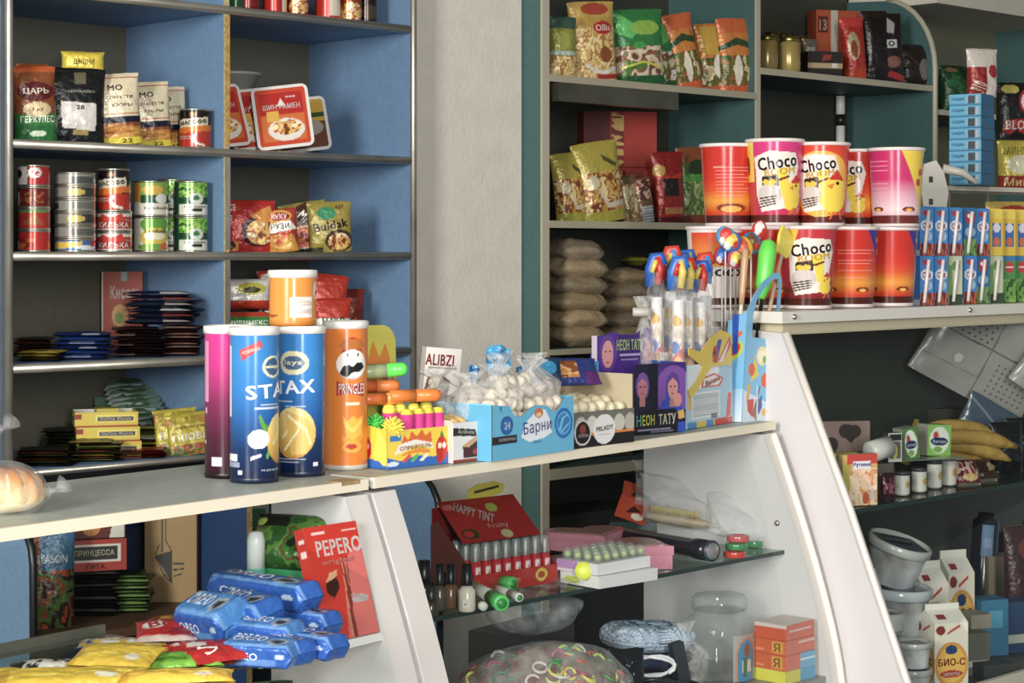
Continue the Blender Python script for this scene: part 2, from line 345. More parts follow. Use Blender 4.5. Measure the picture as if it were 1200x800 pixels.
for z, th in ((2.5, .02), (2.0, .02), (1.592, .02), (1.232, .016), (.898, .03)):
    G().box(1.674, 2.591, .006, D-.001, z-th, z, '405a5a', 'laminate').build('shelf', u); G().box(1.674, 2.591, -.003, .006, z-th, z, 'aaa288', 'plastic').build('edge_trim', u)
for z in (2.08, 1.62, 1.25, .9):
    G().box(2.613, 3.564, .006, D-.001, z-.02, z, '405a5a', 'laminate').build('shelf', u); G().box(2.613, 3.564, -.003, .006, z-.02, z, 'b4ac92', 'plastic').build('edge_trim', u)
G().box(1.70, 2.21, -.012, .02, 1.926, 1.978, '6d6a58', 'alu').build('light_bar', u)
u = tag(G().tube([(0, 0, 1.7), (0, 0, 1.95)], .016, 'dcdcd4', 'plastic', 12).tube([(0, 0, 1.95), (0, 0, 1.99)], .0163, '17181a', 'plastic', 12).tube([(0, 0, 1.99), (0, 0, 2.055)], .016, 'dcdcd4', 'plastic', 12).build('tube'), 'white vertical tube with a black band at the back of the teal shelves', 'tube')
put(u, LS.px(985, .30, -.08)); u.location.z = 0
# ---- third unit at the right border
u = unit('shelving_unit', 'shelves with a cream top in the upper right corner', 'shelves', LS)
G().box(3.59, 4.55, D, D+.012, 0, 2.37, '7b7a62', 'laminate').build('back_panel', u)
G().box(3.59, 4.57, .0, D+.012, 2.37, 2.95, 'd0cab8', 'wall').build('top_panel', u)
G().box(4.55, 4.57, .0, D, 0, 2.37, TEAL, 'laminate').build('side_panel', u)
for z in (2.0, 1.6, 1.2, .8):
    G().box(3.59, 4.549, .006, D-.001, z-.018, z, '5f6e62', 'laminate').build('shelf', u); G().box(3.59, 4.549, -.003, .006, z-.018, z, 'c2baa2', 'plastic').build('edge_trim', u)
# ---- the three show cases
_pk = [(.0, 1.132), (.045, 1.02), (.105, .85), (.150, .68), (.17, .50)]; PROF = []
for i in range(4):                                         # smooth curve through the measured points
    p0, p1, p2, p3 = _pk[max(i-1, 0)], _pk[i], _pk[i+1], _pk[min(i+2, 4)]
    for q in (0, .2, .4, .6, .8): PROF.append(tuple(.5*((2*p1[k])+(-p0[k]+p2[k])*q+(2*p0[k]-5*p1[k]+4*p2[k]-p3[k])*q*q+(-p0[k]+3*p1[k]-3*p2[k]+p3[k])*q**3) for k in (0, 1)))
PROF += [(.17, .5), (.172, .4), (.172, .1)]
def pan(x0, x1, back, prof, top): return G().prism([(back, .1), (back, top)]+[(-a, b) for a, b in prof], x0, x1, 'cfcbca', 'white', edge='d6d1ca')
def frontglass(g, x0, x1, prof, off=.004):
    V = []; Fs = []
    for a, b in prof: V += [(x0, -a-off, b), (x1, -a-off, b)]
    for i in range(len(prof)-1): Fs.append((2*i, 2*i+1, 2*i+3, 2*i+2))
    return g.add(V, Fs, 'ffffff', 'glass', True)
def ctop(x0, x1, y1, extra=()):
    g = G().box(x0, x1, .004, y1, 1.141, 1.155, 'a6b0a6', 'top'); g.box(x0, x1, -.004, .004, 1.139, 1.1555, 'ece1c6', 'white'); return g
def prong(x0, x1, prof, w_=.012):
    return G().tube([(x0, -a-.004, b) for a, b in prof], w_, 'e6dfd2', 'white', 8)
u = unit('display_case', 'white curved glass show case at the left with stained grey worktop', 'display case', LA)
ctop(-1.5, -.001, .35).box(-.062, -.02, -.0043, .03, 1.150, 1.1558, 'a88a5a', 'chipboard').build('countertop', u)
pan(-.05, -.0005, .155, PROF, 1.138).build('side_panel', u); pan(-1.5, -1.45, .3, PROF, 1.138).build('side_panel', u)

frontglass(G(), -1.449, -.051, PROF).build('front_glass', u)
G().box(-.305, -.051, -.076, .145, .925, .937, WHT, 'white').build('shelf', u)
G().box(-1.449, -.306, -.076, .25, .930, .937, 'ffffff', 'shelfglass').box(-1.449, -.306, .246, .252, .93, .95, '9a9484', 'alu').build('glass_shelf', u)
G().box(-1.5, -.002, -.17, .3, .001, .1, 'c8c2b4', 'white').build('plinth', u)
G().box(-1.449, -.051, -.165, .25, .60, .615, 'b9b09a', 'white').build('shelf', u)
u = unit('display_case', 'white curved glass show case in the middle under the sweets boxes', 'display case', LB)
ctop(.001, 1.262, .33).build('countertop', u)
pan(.0005, .055, .155, PROF, 1.138).build('side_panel', u); pan(1.212, 1.262, .285, PROF, 1.138).build('side_panel', u)
prong(1.252, 0, PROF, .007).build('edge_trim', u)
frontglass(G(), .051, 1.211, PROF).build('front_glass', u)
q = [(.052, .075), (1.21, -.052), (1.21, .27), (.052, .31)]
G().prism(q, .895, .902, 'ffffff', 'shelfglass', 'z').build('glass_shelf', u)
G().prism([(.052, .0745), (1.21, -.0525), (1.21, -.0515), (.052, .0755)], .8945, .9025, '20352f', 'plastic', 'z').build('glass_edge', u)
G().box(.051, 1.211, -.145, .285, .645, .66, '8f8d84', 'white').build('shelf', u)
G().box(.002, 1.262, -.17, .33, .001, .1, 'c8c2b4', 'white').build('plinth', u)
G().box(.051, 1.211, .27, .285, .1, .645, 'b9b4a6', 'white').build('back_panel', u)
for q in ((1.214, -.035, .955),): G().ball(q, .007, 'bdb8ac', 'metal').build('knob', u)
# case C
PC = [(0, 1.336), (.16, .983), (.293, .659), (.36, .48), (.36, .1)]
u = unit('display_case', 'tall white show case with sloping glass at the right', 'display case', LC)
G().box(-.005, 1.9, -.006, .36, 1.356, 1.38, 'dedace', 'white').box(.02, 1.9, .012, .35, 1.331, 1.356, 'c5ba98', 'white').build('countertop', u)
pan(-.002, .03, .33, PC, 1.355).build('side_panel', u); pan(1.87, 1.9, .33, PC, 1.336).build('side_panel', u)
G().tube([(.014, -a-.002, b) for a, b in PC], .007, 'dcd6cc', 'white', 8).build('edge_trim', u)
for i, (px, dy) in enumerate(((927, 0), (1133, 0))):
    G().ball((LC.t(px), -.008, 1.369), .006, 'c9c5b8', 'metal').build('screw', u)
frontglass(G(), .031, 1.869, PC).build('front_glass', u)
G().box(.031, 1.869, -.155, .30, .975, .983, 'ffffff', 'shelfglass').box(.031, 1.869, -.157, -.155, .974, .984, '20352f', 'plastic').build('glass_shelf', u)
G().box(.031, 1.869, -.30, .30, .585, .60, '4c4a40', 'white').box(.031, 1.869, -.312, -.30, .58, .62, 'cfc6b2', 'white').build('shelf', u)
G().box(.031, 1.869, .30, .312, .1, 1.33, '3a4037', 'laminate').box(.30, .34, .285, .299, .1, 1.33, '23302c', 'laminate').build('back_panel', u)
G().box(-.002, 1.9, -.36, .33, .001, .1, 'c8c2b4', 'white').build('plinth', u)
for i, (a, b) in enumerate(((.05, 1.28), (.19, .98))): pass
# ================================================================ LEFT SHELVES
CELL = .0024
Z1, Z2, Z3, Z4, Z5 = 2.093, 1.751, 1.504, 1.257, 1.022
FOOD = ('n', 9, 9, ['7a3a12', 'd09a3c', 'e8c878', 'b8501c', 'efe0b0'])
GRN = ('n', 9, 9, ['1d4a1c', '3f8a2c', '8cc040', '2c6a24', 'd8e07a'])
def ls(px, s, z): return LS.px(px, s, z)
A1 = LS.ang
# top row, only the feet show
g1 = 'jars and tins on the topmost shelf'
for i, (px, r, b) in enumerate(((276, .020, 'tin'), (291, .026, 'tin'), (322, .030, 'jar'), (347, .031, 'jar'), (384, .033, 'tin'), (410, .031, 'jar'), (430, .026, 'jar'))):
    P = ls(px, .06, Z1)
    ops = [[('b', '2f5a34')], [('b', '4a1614'), ('r', .2, .05, .8, .5, '7a2018')], [('b', 'b42018'), ('r', .62, 0, .8, 1, 'e8dcc4')], [('b', '7a2412'), ('e', .5, .2, .3, .2, FOOD)],
           [('b', 'c02a18'), ('r', .45, .05, .8, .9, 'e6d8c0')], [('b', '8a3818'), ('e', .45, .2, .35, .25, FOOD)], [('b', '201614'), ('e', .5, .25, .3, .18, '4a3a2a')]][i]
    lab = ['small green tin leftmost on the topmost shelf', 'dark maroon tin second from left on topmost shelf', 'red jar with a white strip on the topmost shelf', 'red jar with a noodle picture on the topmost shelf',
           'bright red tin with white panel on topmost shelf', 'brown jar with food picture on the topmost shelf', 'black jar rightmost on the topmost shelf'][i]
    tin(lab, P, r, .11, ops, A1-20, g1, 'food_jar' if b == 'jar' else 'food_tin', b)
# second shelf: cereals and pasta
bag('cereal_bag', 'brown and green oat flakes bag at the left end of the pasta shelf', 'cereal bag', ls(43, .05, Z2), .098, .168, .05,
    [('b', '8a4a22'), ('r', 0, 0, 1, .36, '1f6a30'), ('r', 0, .2, 1, .36, '2c7a34'), ('e', .5, .42, .34, .1, 'd8c090'), ('r', 0, .92, 1, 1, 'c0561c'), ('e', .5, .66, .45, .13, '5a1a18'), ('t', 'ЦАРЬ', .5, .66, .6, .09, 'e8dcc8'), ('t', 'ГЕРКУЛЕС', .5, .29, .8, .09, 'e8ecd8'), ('t', '3 кг', .5, .42, .3, .05, '4a2a18'), ('e', .5, .1, .2, .04, 'd0e0c0')], A1-18, ry=-3)
bag('cereal_bag', 'orange topped bag peeping out behind the oat flakes bag', 'cereal bag', ls(37, .2, Z2), .07, .19, .04, [('b', 'a85420')], A1-20)
bag('grain_bag', 'black grain bag with a blank white price label', 'grain bag', ls(84, .06, Z2), .155, .172, .06,
    [('b', '141518'), ('p', [(.32, .2), (.84, .16), (.86, .52), (.3, .55)], 'd8d0c8'), ('t', '28', .6, .47, .12, .06, '3a3438'), ('t', 'ЗЕРНЫШКО', .62, .68, .42, .035, 'a8a498'), ('r', .52, .78, .7, .94, '6a6448'), ('t', 'КРУПА', .12, .9, .2, .04, 'b8b4a8'), ('r', .5, .1, .72, .17, '9a8448'), ('r', .1, .14, .24, .24, 'c8c4bc')], A1-22)
bag('yellow_packet', 'yellow packet lying on top of the black grain bag', 'packet', tuple(np.array(ls(97, .08, Z2+.163))), .10, .05, .03, [('b', 'd8c01c'), ('t', 'ДЖОНИ', .5, .5, .5, .3, '6a6018')], A1-25, stand=False)
for i, (px, hh, s, ry) in enumerate(((137, .165, .05, -5), (173, .156, .10, -5), (193, .152, .15, -5))):
    bag('pasta_bag', ('cream pasta bag with red lines, ' + ['leftmost of three beside the black bag', 'middle one of the three', 'rightmost beside the black and red tin'][i]), 'pasta bag', ls(px, s, Z2), .124, hh, .05,
        [('b', 'ddd0ac'), ('r', 0, 0, 1, .3, ('n', 3, 22, ['8a4a1a', 'b87828', 'd09a40'])), ('r', 0, .30, 1, .39, '16182e'), ('r', 0, 0, 1, .1, 'd8c41c'), ('r', 0, .42, 1, .44, 'b03a28'), ('r', 0, .93, 1, .95, 'b03a28'), ('l', [(.05, .95), (.16, .45)], .012, 'b03a28'),
         ('t', 'MO', .55, .8, .28, .08, '3a3230'), ('t', 'СПАГЕТТИ', .62, .66, .5, .045, '3a3230'), ('t', 'УЗОРЫ', .65, .55, .4, .045, '4a3a30'), ('t', '22', .7, .05, .2, .05, '4a4010')], A1-30+i*4, ry=ry, group='cream pasta bags')
MAC = [('b', '1c1414'), ('r', 0, 0, 1, .42, 'b8301c'), ('p', [(0, .35), (0, .5), (1, .62), (1, .45)], 'd87018'), ('p', [(.18, .52), (.16, .74), (.82, .82), (.84, .6)], 'd8ccb0'), ('t', 'МАСОФФ', .5, .67, .56, .12, '201818', 6), ('l', [(.55, .34), (.5, .22), (.56, .1), (.72, .05)], .03, 'e0d4c0'),
       ('t', 'говядина', .32, .28, .3, .05, 'e0d0c0'), ('t', 'тушеная', .32, .22, .28, .05, 'e0d0c0'), ('e', .5, .88, .08, .06, '8a5a30')]
P = ls(229, .06, Z2); tin('black and red stewed meat tin on the pasta shelf by the divider', P, .0385, .094, MAC, A1-44)
# noodle trays and bowl
RAM = [('b', 'c8401e'), ('r', .08, .08, .92, .55, 'cf6a2a'), ('r', .08, .55, .92, .93, 'b4201c'), ('e', .55, .27, .36, .2, 'e0d8cc'), ('e', .55, .31, .30, .13, FOOD), ('r', .2, .42, .42, .6, 'd8a838'), ('p', [(.42, .7), (.5, .82), (.58, .7)], 'e8e0d8'),
       ('t', 'ШИН РАМЕН', .5, .68, .74, .09, 'e8e4dc'), ('t', '***', .7, .84, .2, .04, 'e8e4dc')]
def tray(label, px, s, ops, tilt, yaw, h=.160, w_=.142):
    e = empty('noodle_tray', label, 'noodle tray', 'instant noodle trays'); R = .016
    def rr(a, b, z, r=R):
        out = []
        for cx, cy, a0 in ((a-r, b-r, 0), (-a+r, b-r, 90), (-a+r, -b+r, 180), (a-r, -b+r, 270)):
            for k in range(5): q = math.radians(a0+k*22.5); out.append((cx+r*math.cos(q), z, cy+r*math.sin(q)))
        return out
    g = G(); V = []; n = 20
    for a, b, z in ((w_/2, h/2, 0), (w_/2, h/2, .004), (w_/2-.006, h/2-.006, .006), (w_/2-.016, h/2-.016, .045)): V += rr(a, b, z)
    Fs = [tuple(range(n)), tuple(range(3*n, 4*n))[::-1]]+[(j*n+i, j*n+n+i, j*n+n+(i+1) % n, j*n+(i+1) % n) for j in range(3) for i in range(n)]
    V = [(x, y, z+h/2) for x, y, z in V]; g.add(V, Fs, 'dedad4', 'gloss'); g.build('tray', e)
    g = G(); a, b = w_/2-.008, h/2-.008
    g.grid(lambda U, V: np.stack([(U*2-1)*a*np.where(np.abs(V-.5) > .47, .96, 1), U*0-.0012, (V*2-1)*b+h/2], 1), 50, 60, ops, 'gloss'); g.build('lid', e)
    return put(e, ls(px, s, Z2+.012), yaw, tilt, -7)
tray('orange noodle tray cut off by the divider, leftmost of four', 266, .12, RAM, -14, A1-8)
tray('red noodle tray behind the front one, second from left', 306, .14, RAM, -14, A1-16)
tray('white rimmed noodle tray with red label, frontmost of four', 336, .05, RAM, -14, A1-36, .164)
tray('brown and yellow noodle tray behind the frontmost one', 358, .15, [('b', '6a3a28'), ('r', 0, .55, 1, 1, 'c8a02c'), ('r', 0, .62, 1, .72, '2c4a20'), ('e', .5, .42, .45, .2, '9a948c')], -14, A1-30, .145)
g = G().lathe([(.035, 0), (.062, .055), (.067, .055), (.067, .062), (.06, .062), (.034, .004), (.001, .004)], 'a8a69a', 'plastic', 40)
put(tag(g.build('bowl'), 'grey plastic bowl standing behind the noodle trays', 'bowl'), ls(276, .33, Z2+.158))
g = G().box(-.06, .06, -.05, .05, 0, .157, '57503f')
put(tag(g.build('food_box'), 'dark box under the grey bowl behind the noodle trays', 'box'), ls(273, .335, Z2), A1)
# third shelf: tins
def stack(px, s, z, items, grp, yaw):
    for k, (lab, r, h, ops) in enumerate(items): P = ls(px, s, z); tin(lab, P, r, h, ops, yaw, grp); z += h+.0006
R4 = [[('b', 'b8241c'), ('r', .2, .1, .6, .6, ('n', 6, 4, ['8a2a18', 'c85a28'])), ('r', .05, .1, .2, .5, 'e0d0b8')], [('b', 'b02a1c'), ('p', [(.3, .2), (.6, .8), (.8, .2)], '9a5a38'), ('r', 0, .86, 1, 1, '5a8a3a')],
      [('b', '6a2018'), ('r', .2, .2, .8, .8, ('n', 9, 5, ['5a1a14', '9a5a30', '7a2018'])), ('r', .04, .1, .22, .8, 'd8c8b8')], [('b', 'a82020'), ('r', 0, 0, .45, 1, 'ddd4c8'), ('e', .22, .6, .1, .25, '302020'), ('e', .6, .65, .14, .28, 'd8ccc0'), ('e', .6, .65, .08, .16, 'b02a20'), ('t', '37G', .5, .6, .4, .4, 'f0e8e0')]]
w4 = ['lowest', 'second lowest', 'third lowest', 'topmost']
stack(40, .06, Z3, [('%s red fish tin in the leftmost tin stack' % w4[i], .0355, .0480, R4[i]) for i in range(4)], 'tins in the leftmost stack', A1-46)
SV = [('b', '8a887c'), ('r', .55, .1, .95, .9, '3a3c38'), ('e', .6, .5, .14, .34, 'c8b04c'), ('s', 1, 5, '6a685e')]
w6 = ['second lowest', 'third lowest', 'fourth lowest', 'fifth lowest', 'topmost']
S2 = [[('b', '8c8a80'), ('r', .5, .15, .95, .8, '5a5a54'), ('r', .1, .1, .22, .8, 'c0c0b8')], SV[:3], [('b', '8e8c82'), ('r', .5, .2, .95, .85, '6a6a62'), ('r', .15, .2, .3, .7, '3a3a38')], SV[:3], [('b', '8a8a82'), ('r', .5, .1, .9, .7, '4a4e4a')]]
stack(88, .06, Z3, [('lowest flat fish tin with yellow and blue print', .046, .0295, [('b', '3a6aa8'), ('p', [(.05, .1), (.05, .75), (.7, .9), (.7, .3)], 'd8b83c'), ('e', .8, .3, .2, .25, 'd8e0e0'), ('r', .85, .4, 1, 1, 'b03024')])]+[('%s silver flat fish tin in the second stack' % w6[i], .046, .0295, S2[i]) for i in range(5)], 'flat silver tins', A1-46)
KIL = [('b', 'b42a20'), ('r', 0, .78, 1, 1, 'd8d0c4'), ('p', [(.2, .5), (.35, .95), (.5, .7), (.7, 1), (.8, .55)], 'c83a2c'), ('t', 'КИЛЬКА', .55, .32, .6, .3, 'e4dcd0'), ('r', 0, 0, 1, .08, 'd0c8bc'), ('l', [(.8, .6), (.98, .55)], .04, '8a8a80')]
stack(134, .06, Z3, [('lowest red sprat tin under the stewed meat tin', .0405, .046, KIL), ('upper red sprat tin under the stewed meat tin', .0405, .046, KIL), ('tall black and red stewed meat tin on sprat tins', .0375, .0985, MAC)], 'tins in the third stack', A1-46)
VEG = [('b', 'd8d4c0'), ('r', 0, .4, .35, 1, 'd08a2c'), ('r', .35, .6, 1, 1, '7aa83a'), ('e', .6, .76, .22, .14, 'd8a83c'), ('r', .35, .36, 1, .6, '1e4a30'), ('e', .78, .5, .13, .15, 'd8dcd0'), ('t', 'Bonduelle', .7, .22, .5, .1, '8a6a3a')]
CRN = [('b', 'd8d8c4'), ('e', .65, .8, .3, .25, '5a9a2c'), ('e', .65, .4, .3, .3, 'd0b43c'), ('e', .65, .45, .22, .12, 'e4dcb8'), ('t', 'Bonduelle', .68, .6, .45, .12, '2a5a2c'), ('e', .6, .1, .3, .12, '6a9a34'), ('e', .85, .12, .12, .12, 'c86a2c')]
stack(177, .07, Z3, [('lower sweetcorn tin with yellow corn picture', .0405, .0825, CRN), ('upper vegetable tin with green and orange print', .0405, .0835, VEG)], 'vegetable tins', A1-46)
PEA = [('b', '2a6a34'), ('r', 0, 0, .3, 1, '1c4a34'), ('r', .3, .55, 1, 1, ('n', 8, 10, ['3a7a20', '6ab030', '9ad04a', '2c5a1c'])), ('r', .3, .36, 1, .56, '18402c'), ('e', .68, .5, .14, .17, 'd4dcd0'), ('e', .66, .52, .07, .08, '3a7a40'), ('r', .3, 0, 1, .33, 'dcdccc'), ('t', 'горошек', .65, .24, .45, .08, '6a6a60'), ('r', .55, .1, .8, .2, '2a2c28'), ('t', 'Bonduelle', .15, .5, .5, .1, 'd8e0d0', 90)]
stack(224, .06, Z3, [('lower tin of green peas in front, by the divider', .0395, .084, PEA), ('upper tin of green peas in front, by the divider', .0395, .084, PEA)], 'pea tins', A1-46)
stack(203, .17, Z3, [('lower dark green tin behind the pea tins', .038, .088, PEA), ('upper dark green tin behind the pea tins', .038, .088, PEA)], 'pea tins', A1-60)
# third shelf right: snacks
def nood(base, txt, tc, extra=()): return [('b', base), ('e', .62, .32, .36, .24, '5a1a10'), ('e', .62, .34, .30, .19, FOOD)]+list(extra)+[('t', txt, .45, .84, .6, .1, tc)]
bag('noodle_bag', 'red noodle bag with a bowl picture beside the divider', 'snack bag', ls(291, .10, Z3), .135, .128, .045,
    [('b', 'b4241c'), ('e', .68, .4, .34, .3, '3a1410'), ('e', .72, .38, .28, .24, FOOD), ('p', [(.5, .7), (.9, .9), (1, .6), (.8, .55)], 'd8903c'), ('t', 'RICE', .12, .86, .28, .12, 'e0d8c8'), ('t', 'NO', .1, .66, .16, .12, 'e0d8c8'), ('r', .05, .02, .3, .2, 'd8902c'), ('e', .16, .12, .08, .08, '5a2a10')], A1-30)
bag('snack_bag', 'small white and orange crisps bag between the noodle bags', 'snack bag', ls(333, .05, Z3), .08, .108, .03,
    [('b', 'a8321e'), ('e', .45, .82, .4, .15, 'd8a83c'), ('e', .45, .82, .34, .1, 'a8241c'), ('t', 'КУКУ', .45, .82, .5, .12, 'e8e0d0'), ('p', [(0, .45), (0, .66), (.8, .72), (1, .5)], 'e0dcd0'), ('t', 'РУЗИ', .45, .6, .6, .13, '4a3a30'), ('p', [(0, 0), (.1, .4), (.8, .42), (1, .1), (1, 0)], 'c8882c'), ('l', [(.3, .2), (.7, .45)], .05, 'c84a28'), ('e', .6, .15, .2, .1, 'e0b04c')], A1-34, ry=-6)
bag('noodle_bag', 'olive noodle bag with a red bowl, leaning behind the black one', 'snack bag', ls(362, .10, Z3), .12, .128, .035,
    [('b', '8a7a2c'), ('p', [(0, .8), (.6, 1), (1, .3), (.8, .2)], '4a2a1c'), ('e', .45, .3, .4, .24, 'c8a878'), ('e', .45, .3, .35, .2, ('n', 8, 8, ['8a2a10', 'c86a28', 'b03a18'])), ('t', 'MI', .5, .72, .2, .2, 'd8d4c8', -50), ('t', 'e', .62, .55, .1, .1, 'd8d4c8'), ('r', .2, 0, 1, .08, '14141a'), ('l', [(.7, .1), (.85, .02)], .02, 'd8d8d0')], A1-34, ry=-9)
bag('noodle_bag', 'olive noodle bag with dark lettering and a green dot, rightmost', 'snack bag', ls(388, .05, Z3), .115, .128, .04,
    [('b', '9a8a30'), ('e', .42, .77, .22, .13, '2a8a5a'), ('t', 'Buldak', .5, .53, .8, .17, '201820', 8), ('t', 'хот', .72, .88, .2, .07, '3a3420'), ('e', .68, .22, .33, .22, '3a2a1c'), ('e', .68, .2, .27, .17, FOOD), ('r', 0, 0, .3, .1, '3a3018'), ('l', [(.05, .6), (.2, .4)], .03, 'c8b870')], A1-30, ry=-3)
# fourth shelf left: box and sachet piles
carton('jelly_powder_box', 'small red jelly powder box standing behind the blue sachets', 'box', ls(143, .33, Z4), .1, .04, .198, '6a2a18', A1-36,
       f=[('b', 'a03a1e'), ('r', 0, 0, .04, 1, 'd0b898'), ('e', .45, .45, .2, .14, 'c8984c'), ('e', .42, .42, .1, .07, '6a8a2c'), ('r', .48, .88, .62, 1, '8a9a9a'), ('e', .8, .55, .12, .08, 'c86a30'), ('t', 'Кисель', .58, .74, .74, .16, 'e8dcc8')], l='b89a74')
def sachet(name, label, cat, P, w_, d, h, ops, rz, group=None, rx=0, ry=0, m='foil', seed=None):
    g = bagmesh(w_, d, h, ops, m, False, ops[0][1] if isinstance(ops[0][1], str) else 'a09a90', cell=.004, wr=.0012, seed=seed)
    o = g.build(name); return put(tag(o, label, cat, group), P, rz, rx-90, ry)
def pile(name, fmt, cat, P, n, w_, d, h, arts, rz, group, jit=.006, sag=0, step=None):
    cache = {}
    for i in range(n):
        k = i % len(arts); q = (P[0]+random.uniform(-jit, jit), P[1]+random.uniform(-jit, jit), P[2]+h/2+i*(step or h*1.02)+.001)
        lab = fmt % ('lowest' if i == 0 else 'topmost' if i == n-1 else ORD[i]+' from the bottom'); r = rz+random.uniform(-7, 7)
        if k not in cache: cache[k] = sachet(name, lab, cat, q, w_, d, h, arts[k], r, group)
        else: c = cache[k].copy(); COL.objects.link(c); c['label'] = lab; put(c, q, r, -90+random.uniform(-1, 1)*sag)
DK = ['1c2440', '20182a', '2a1c20', '23305c']
g2 = 'foil sachets on the fourth shelf'
pile('sachet', 'dark brown foil sachet in the right pile, %s', 'sachet', ls(212, .03, Z4), 9, .085, .12, .0075, [[('b', '4a241e'), ('r', 0, 0, 1, .2, 'a87a6a')], [('b', '3a1a18')], [('b', '5a2a24'), ('r', 0, 0, 1, .1, 'b09080')]], A1-38, g2)
pile('sachet', 'dark brown foil sachet in the middle pile, %s', 'sachet', ls(160, .05, Z4), 9, .115, .12, .0075, [[('b', '2a1818'), ('r', 0, 0, .4, .15, 'a08878')], [('b', '241414')], [('b', '341c1c')]], A1-38, g2)
pile('sachet', 'blue foil sachet in the front left pile, %s', 'sachet', ls(94, .04, Z4), 6, .135, .12, .0100, [[('b', '1f3f86'), ('r', .3, 0, .7, .1, '9aa8c8')], [('b', '24488e')], [('b', '1a2f6a'), ('r', .5, 0, .8, .1, 'a8b4d0')]], A1-40, g2)
pile('sachet', 'yellow topped sachet at the far left, %s', 'sachet', ls(42, .05, Z4), 3, .095, .1, .0075, [[('b', '3a2a14')], [('b', '8a7a1c')], [('b', 'c0b024'), ('e', .5, .3, .2, .2, '5a4a1c')]], A1-40, g2)
pile('sachet', 'dim orange sachet behind the yellow ones, %s', 'sachet', ls(38, .25, Z4), 5, .09, .1, .0085, [[('b', '2a1c18')], [('b', '5a2a18')]], A1-40, g2)
pile('drink_pouch', 'navy drink powder pouch in the upper heap, %s', 'pouch', ls(186, .05, Z4+.074), 6, .165, .14, .0130, [[('b', '232e48'), ('r', .0, 0, .5, .5, '2a3a50'), ('r', .6, 0, 1, .12, 'c8c0bc'), ('t', 'X', .1, .3, .1, .2, 'd0d0d8')], [('b', '2a2440'), ('r', .55, 0, 1, .15, '9a4a44')], [('b', '1f2a4a'), ('r', .55, 0, 1, .12, 'd0ccc8')]], A1-44, g2, .008, 2)
# fourth shelf right: noodle bags (behind the orange tub)
g3 = 'noodle bags on the fourth shelf'
def wn(c1): return [('b', 'd8d8c8'), ('r', 0, .62, 1, .9, '2f7a34'), ('t', 'МИВИМЕКС', .5, .74, .8, .12, 'e4ecd8'), ('e', .5, .3, .4, .2, c1), ('p', [(0, .1), (.5, .5), (1, .1)], '7ab03c'), ('r', 0, .9, 1, 1, 'b83a20')]
bag('noodle_bag', 'green and white noodle bag lying low beside the divider', 'snack bag', ls(290, .06, Z4), .125, .1, .05, wn('d0b070'), A1-34, group=g3)
bag('noodle_bag', 'white noodle bag with yellow swirl, resting on the green one', 'snack bag', tuple(np.array(ls(288, .08, Z4+.105))), .125, .075, .045, [('b', 'd8d4c8'), ('r', 0, 0, 1, .3, 'b8341c'), ('e', .6, .7, .3, .2, 'b8b02c'), ('e', .6, .65, .2, .1, '3a3a18')], A1-30, stand=False, group=g3)
bag('noodle_bag', 'red noodle bag with white upright lettering left of orange tub', 'snack bag', ls(322, .09, Z4), .09, .2, .05, [('b', '9a2a1c'), ('r', 0, .4, 1, .6, 'd8d4c8'), ('t', 'НУДЛ', .3, .4, .5, .2, '2a2420', 80), ('e', .5, .9, .4, .08, 'b8b4a8')], A1-30, group=g3)
bag('noodle_bag', 'plain red noodle bag rising behind the orange tub', 'snack bag', ls(378, .12, Z4), .1, .19, .05, [('b', 'b8301c'), ('r', 0, 0, 1, .35, 'd8e0c8'), ('p', [(0, .3), (.5, .5), (1, .3)], '4a9a3c')], A1-30, ry=6, group=g3)
bag('noodle_bag', 'white and green noodle bag right of the orange tub', 'snack bag', ls(389, .05, Z4), .1, .13, .05, [('b', 'b8301c'), ('r', 0, 0, 1, .6, 'd0d8c4'), ('t', 'МАКС', .5, .55, .6, .16, '2a5a24'), ('p', [(0, .1), (.5, .5), (1, .1)], '4a9a3c')], A1-30, group=g3)
bag('snack_bag', 'dark red bag with gold curly lettering by the blue side panel', 'snack bag', ls(405, .15, Z4), .1, .15, .05, [('b', '7a2414'), ('t', 'Gold', .4, .62, .5, .22, 'b87a4c', 30), ('t', 'Day', .6, .4, .45, .2, 'b87a4c', 30)], A1-30, group=g3)
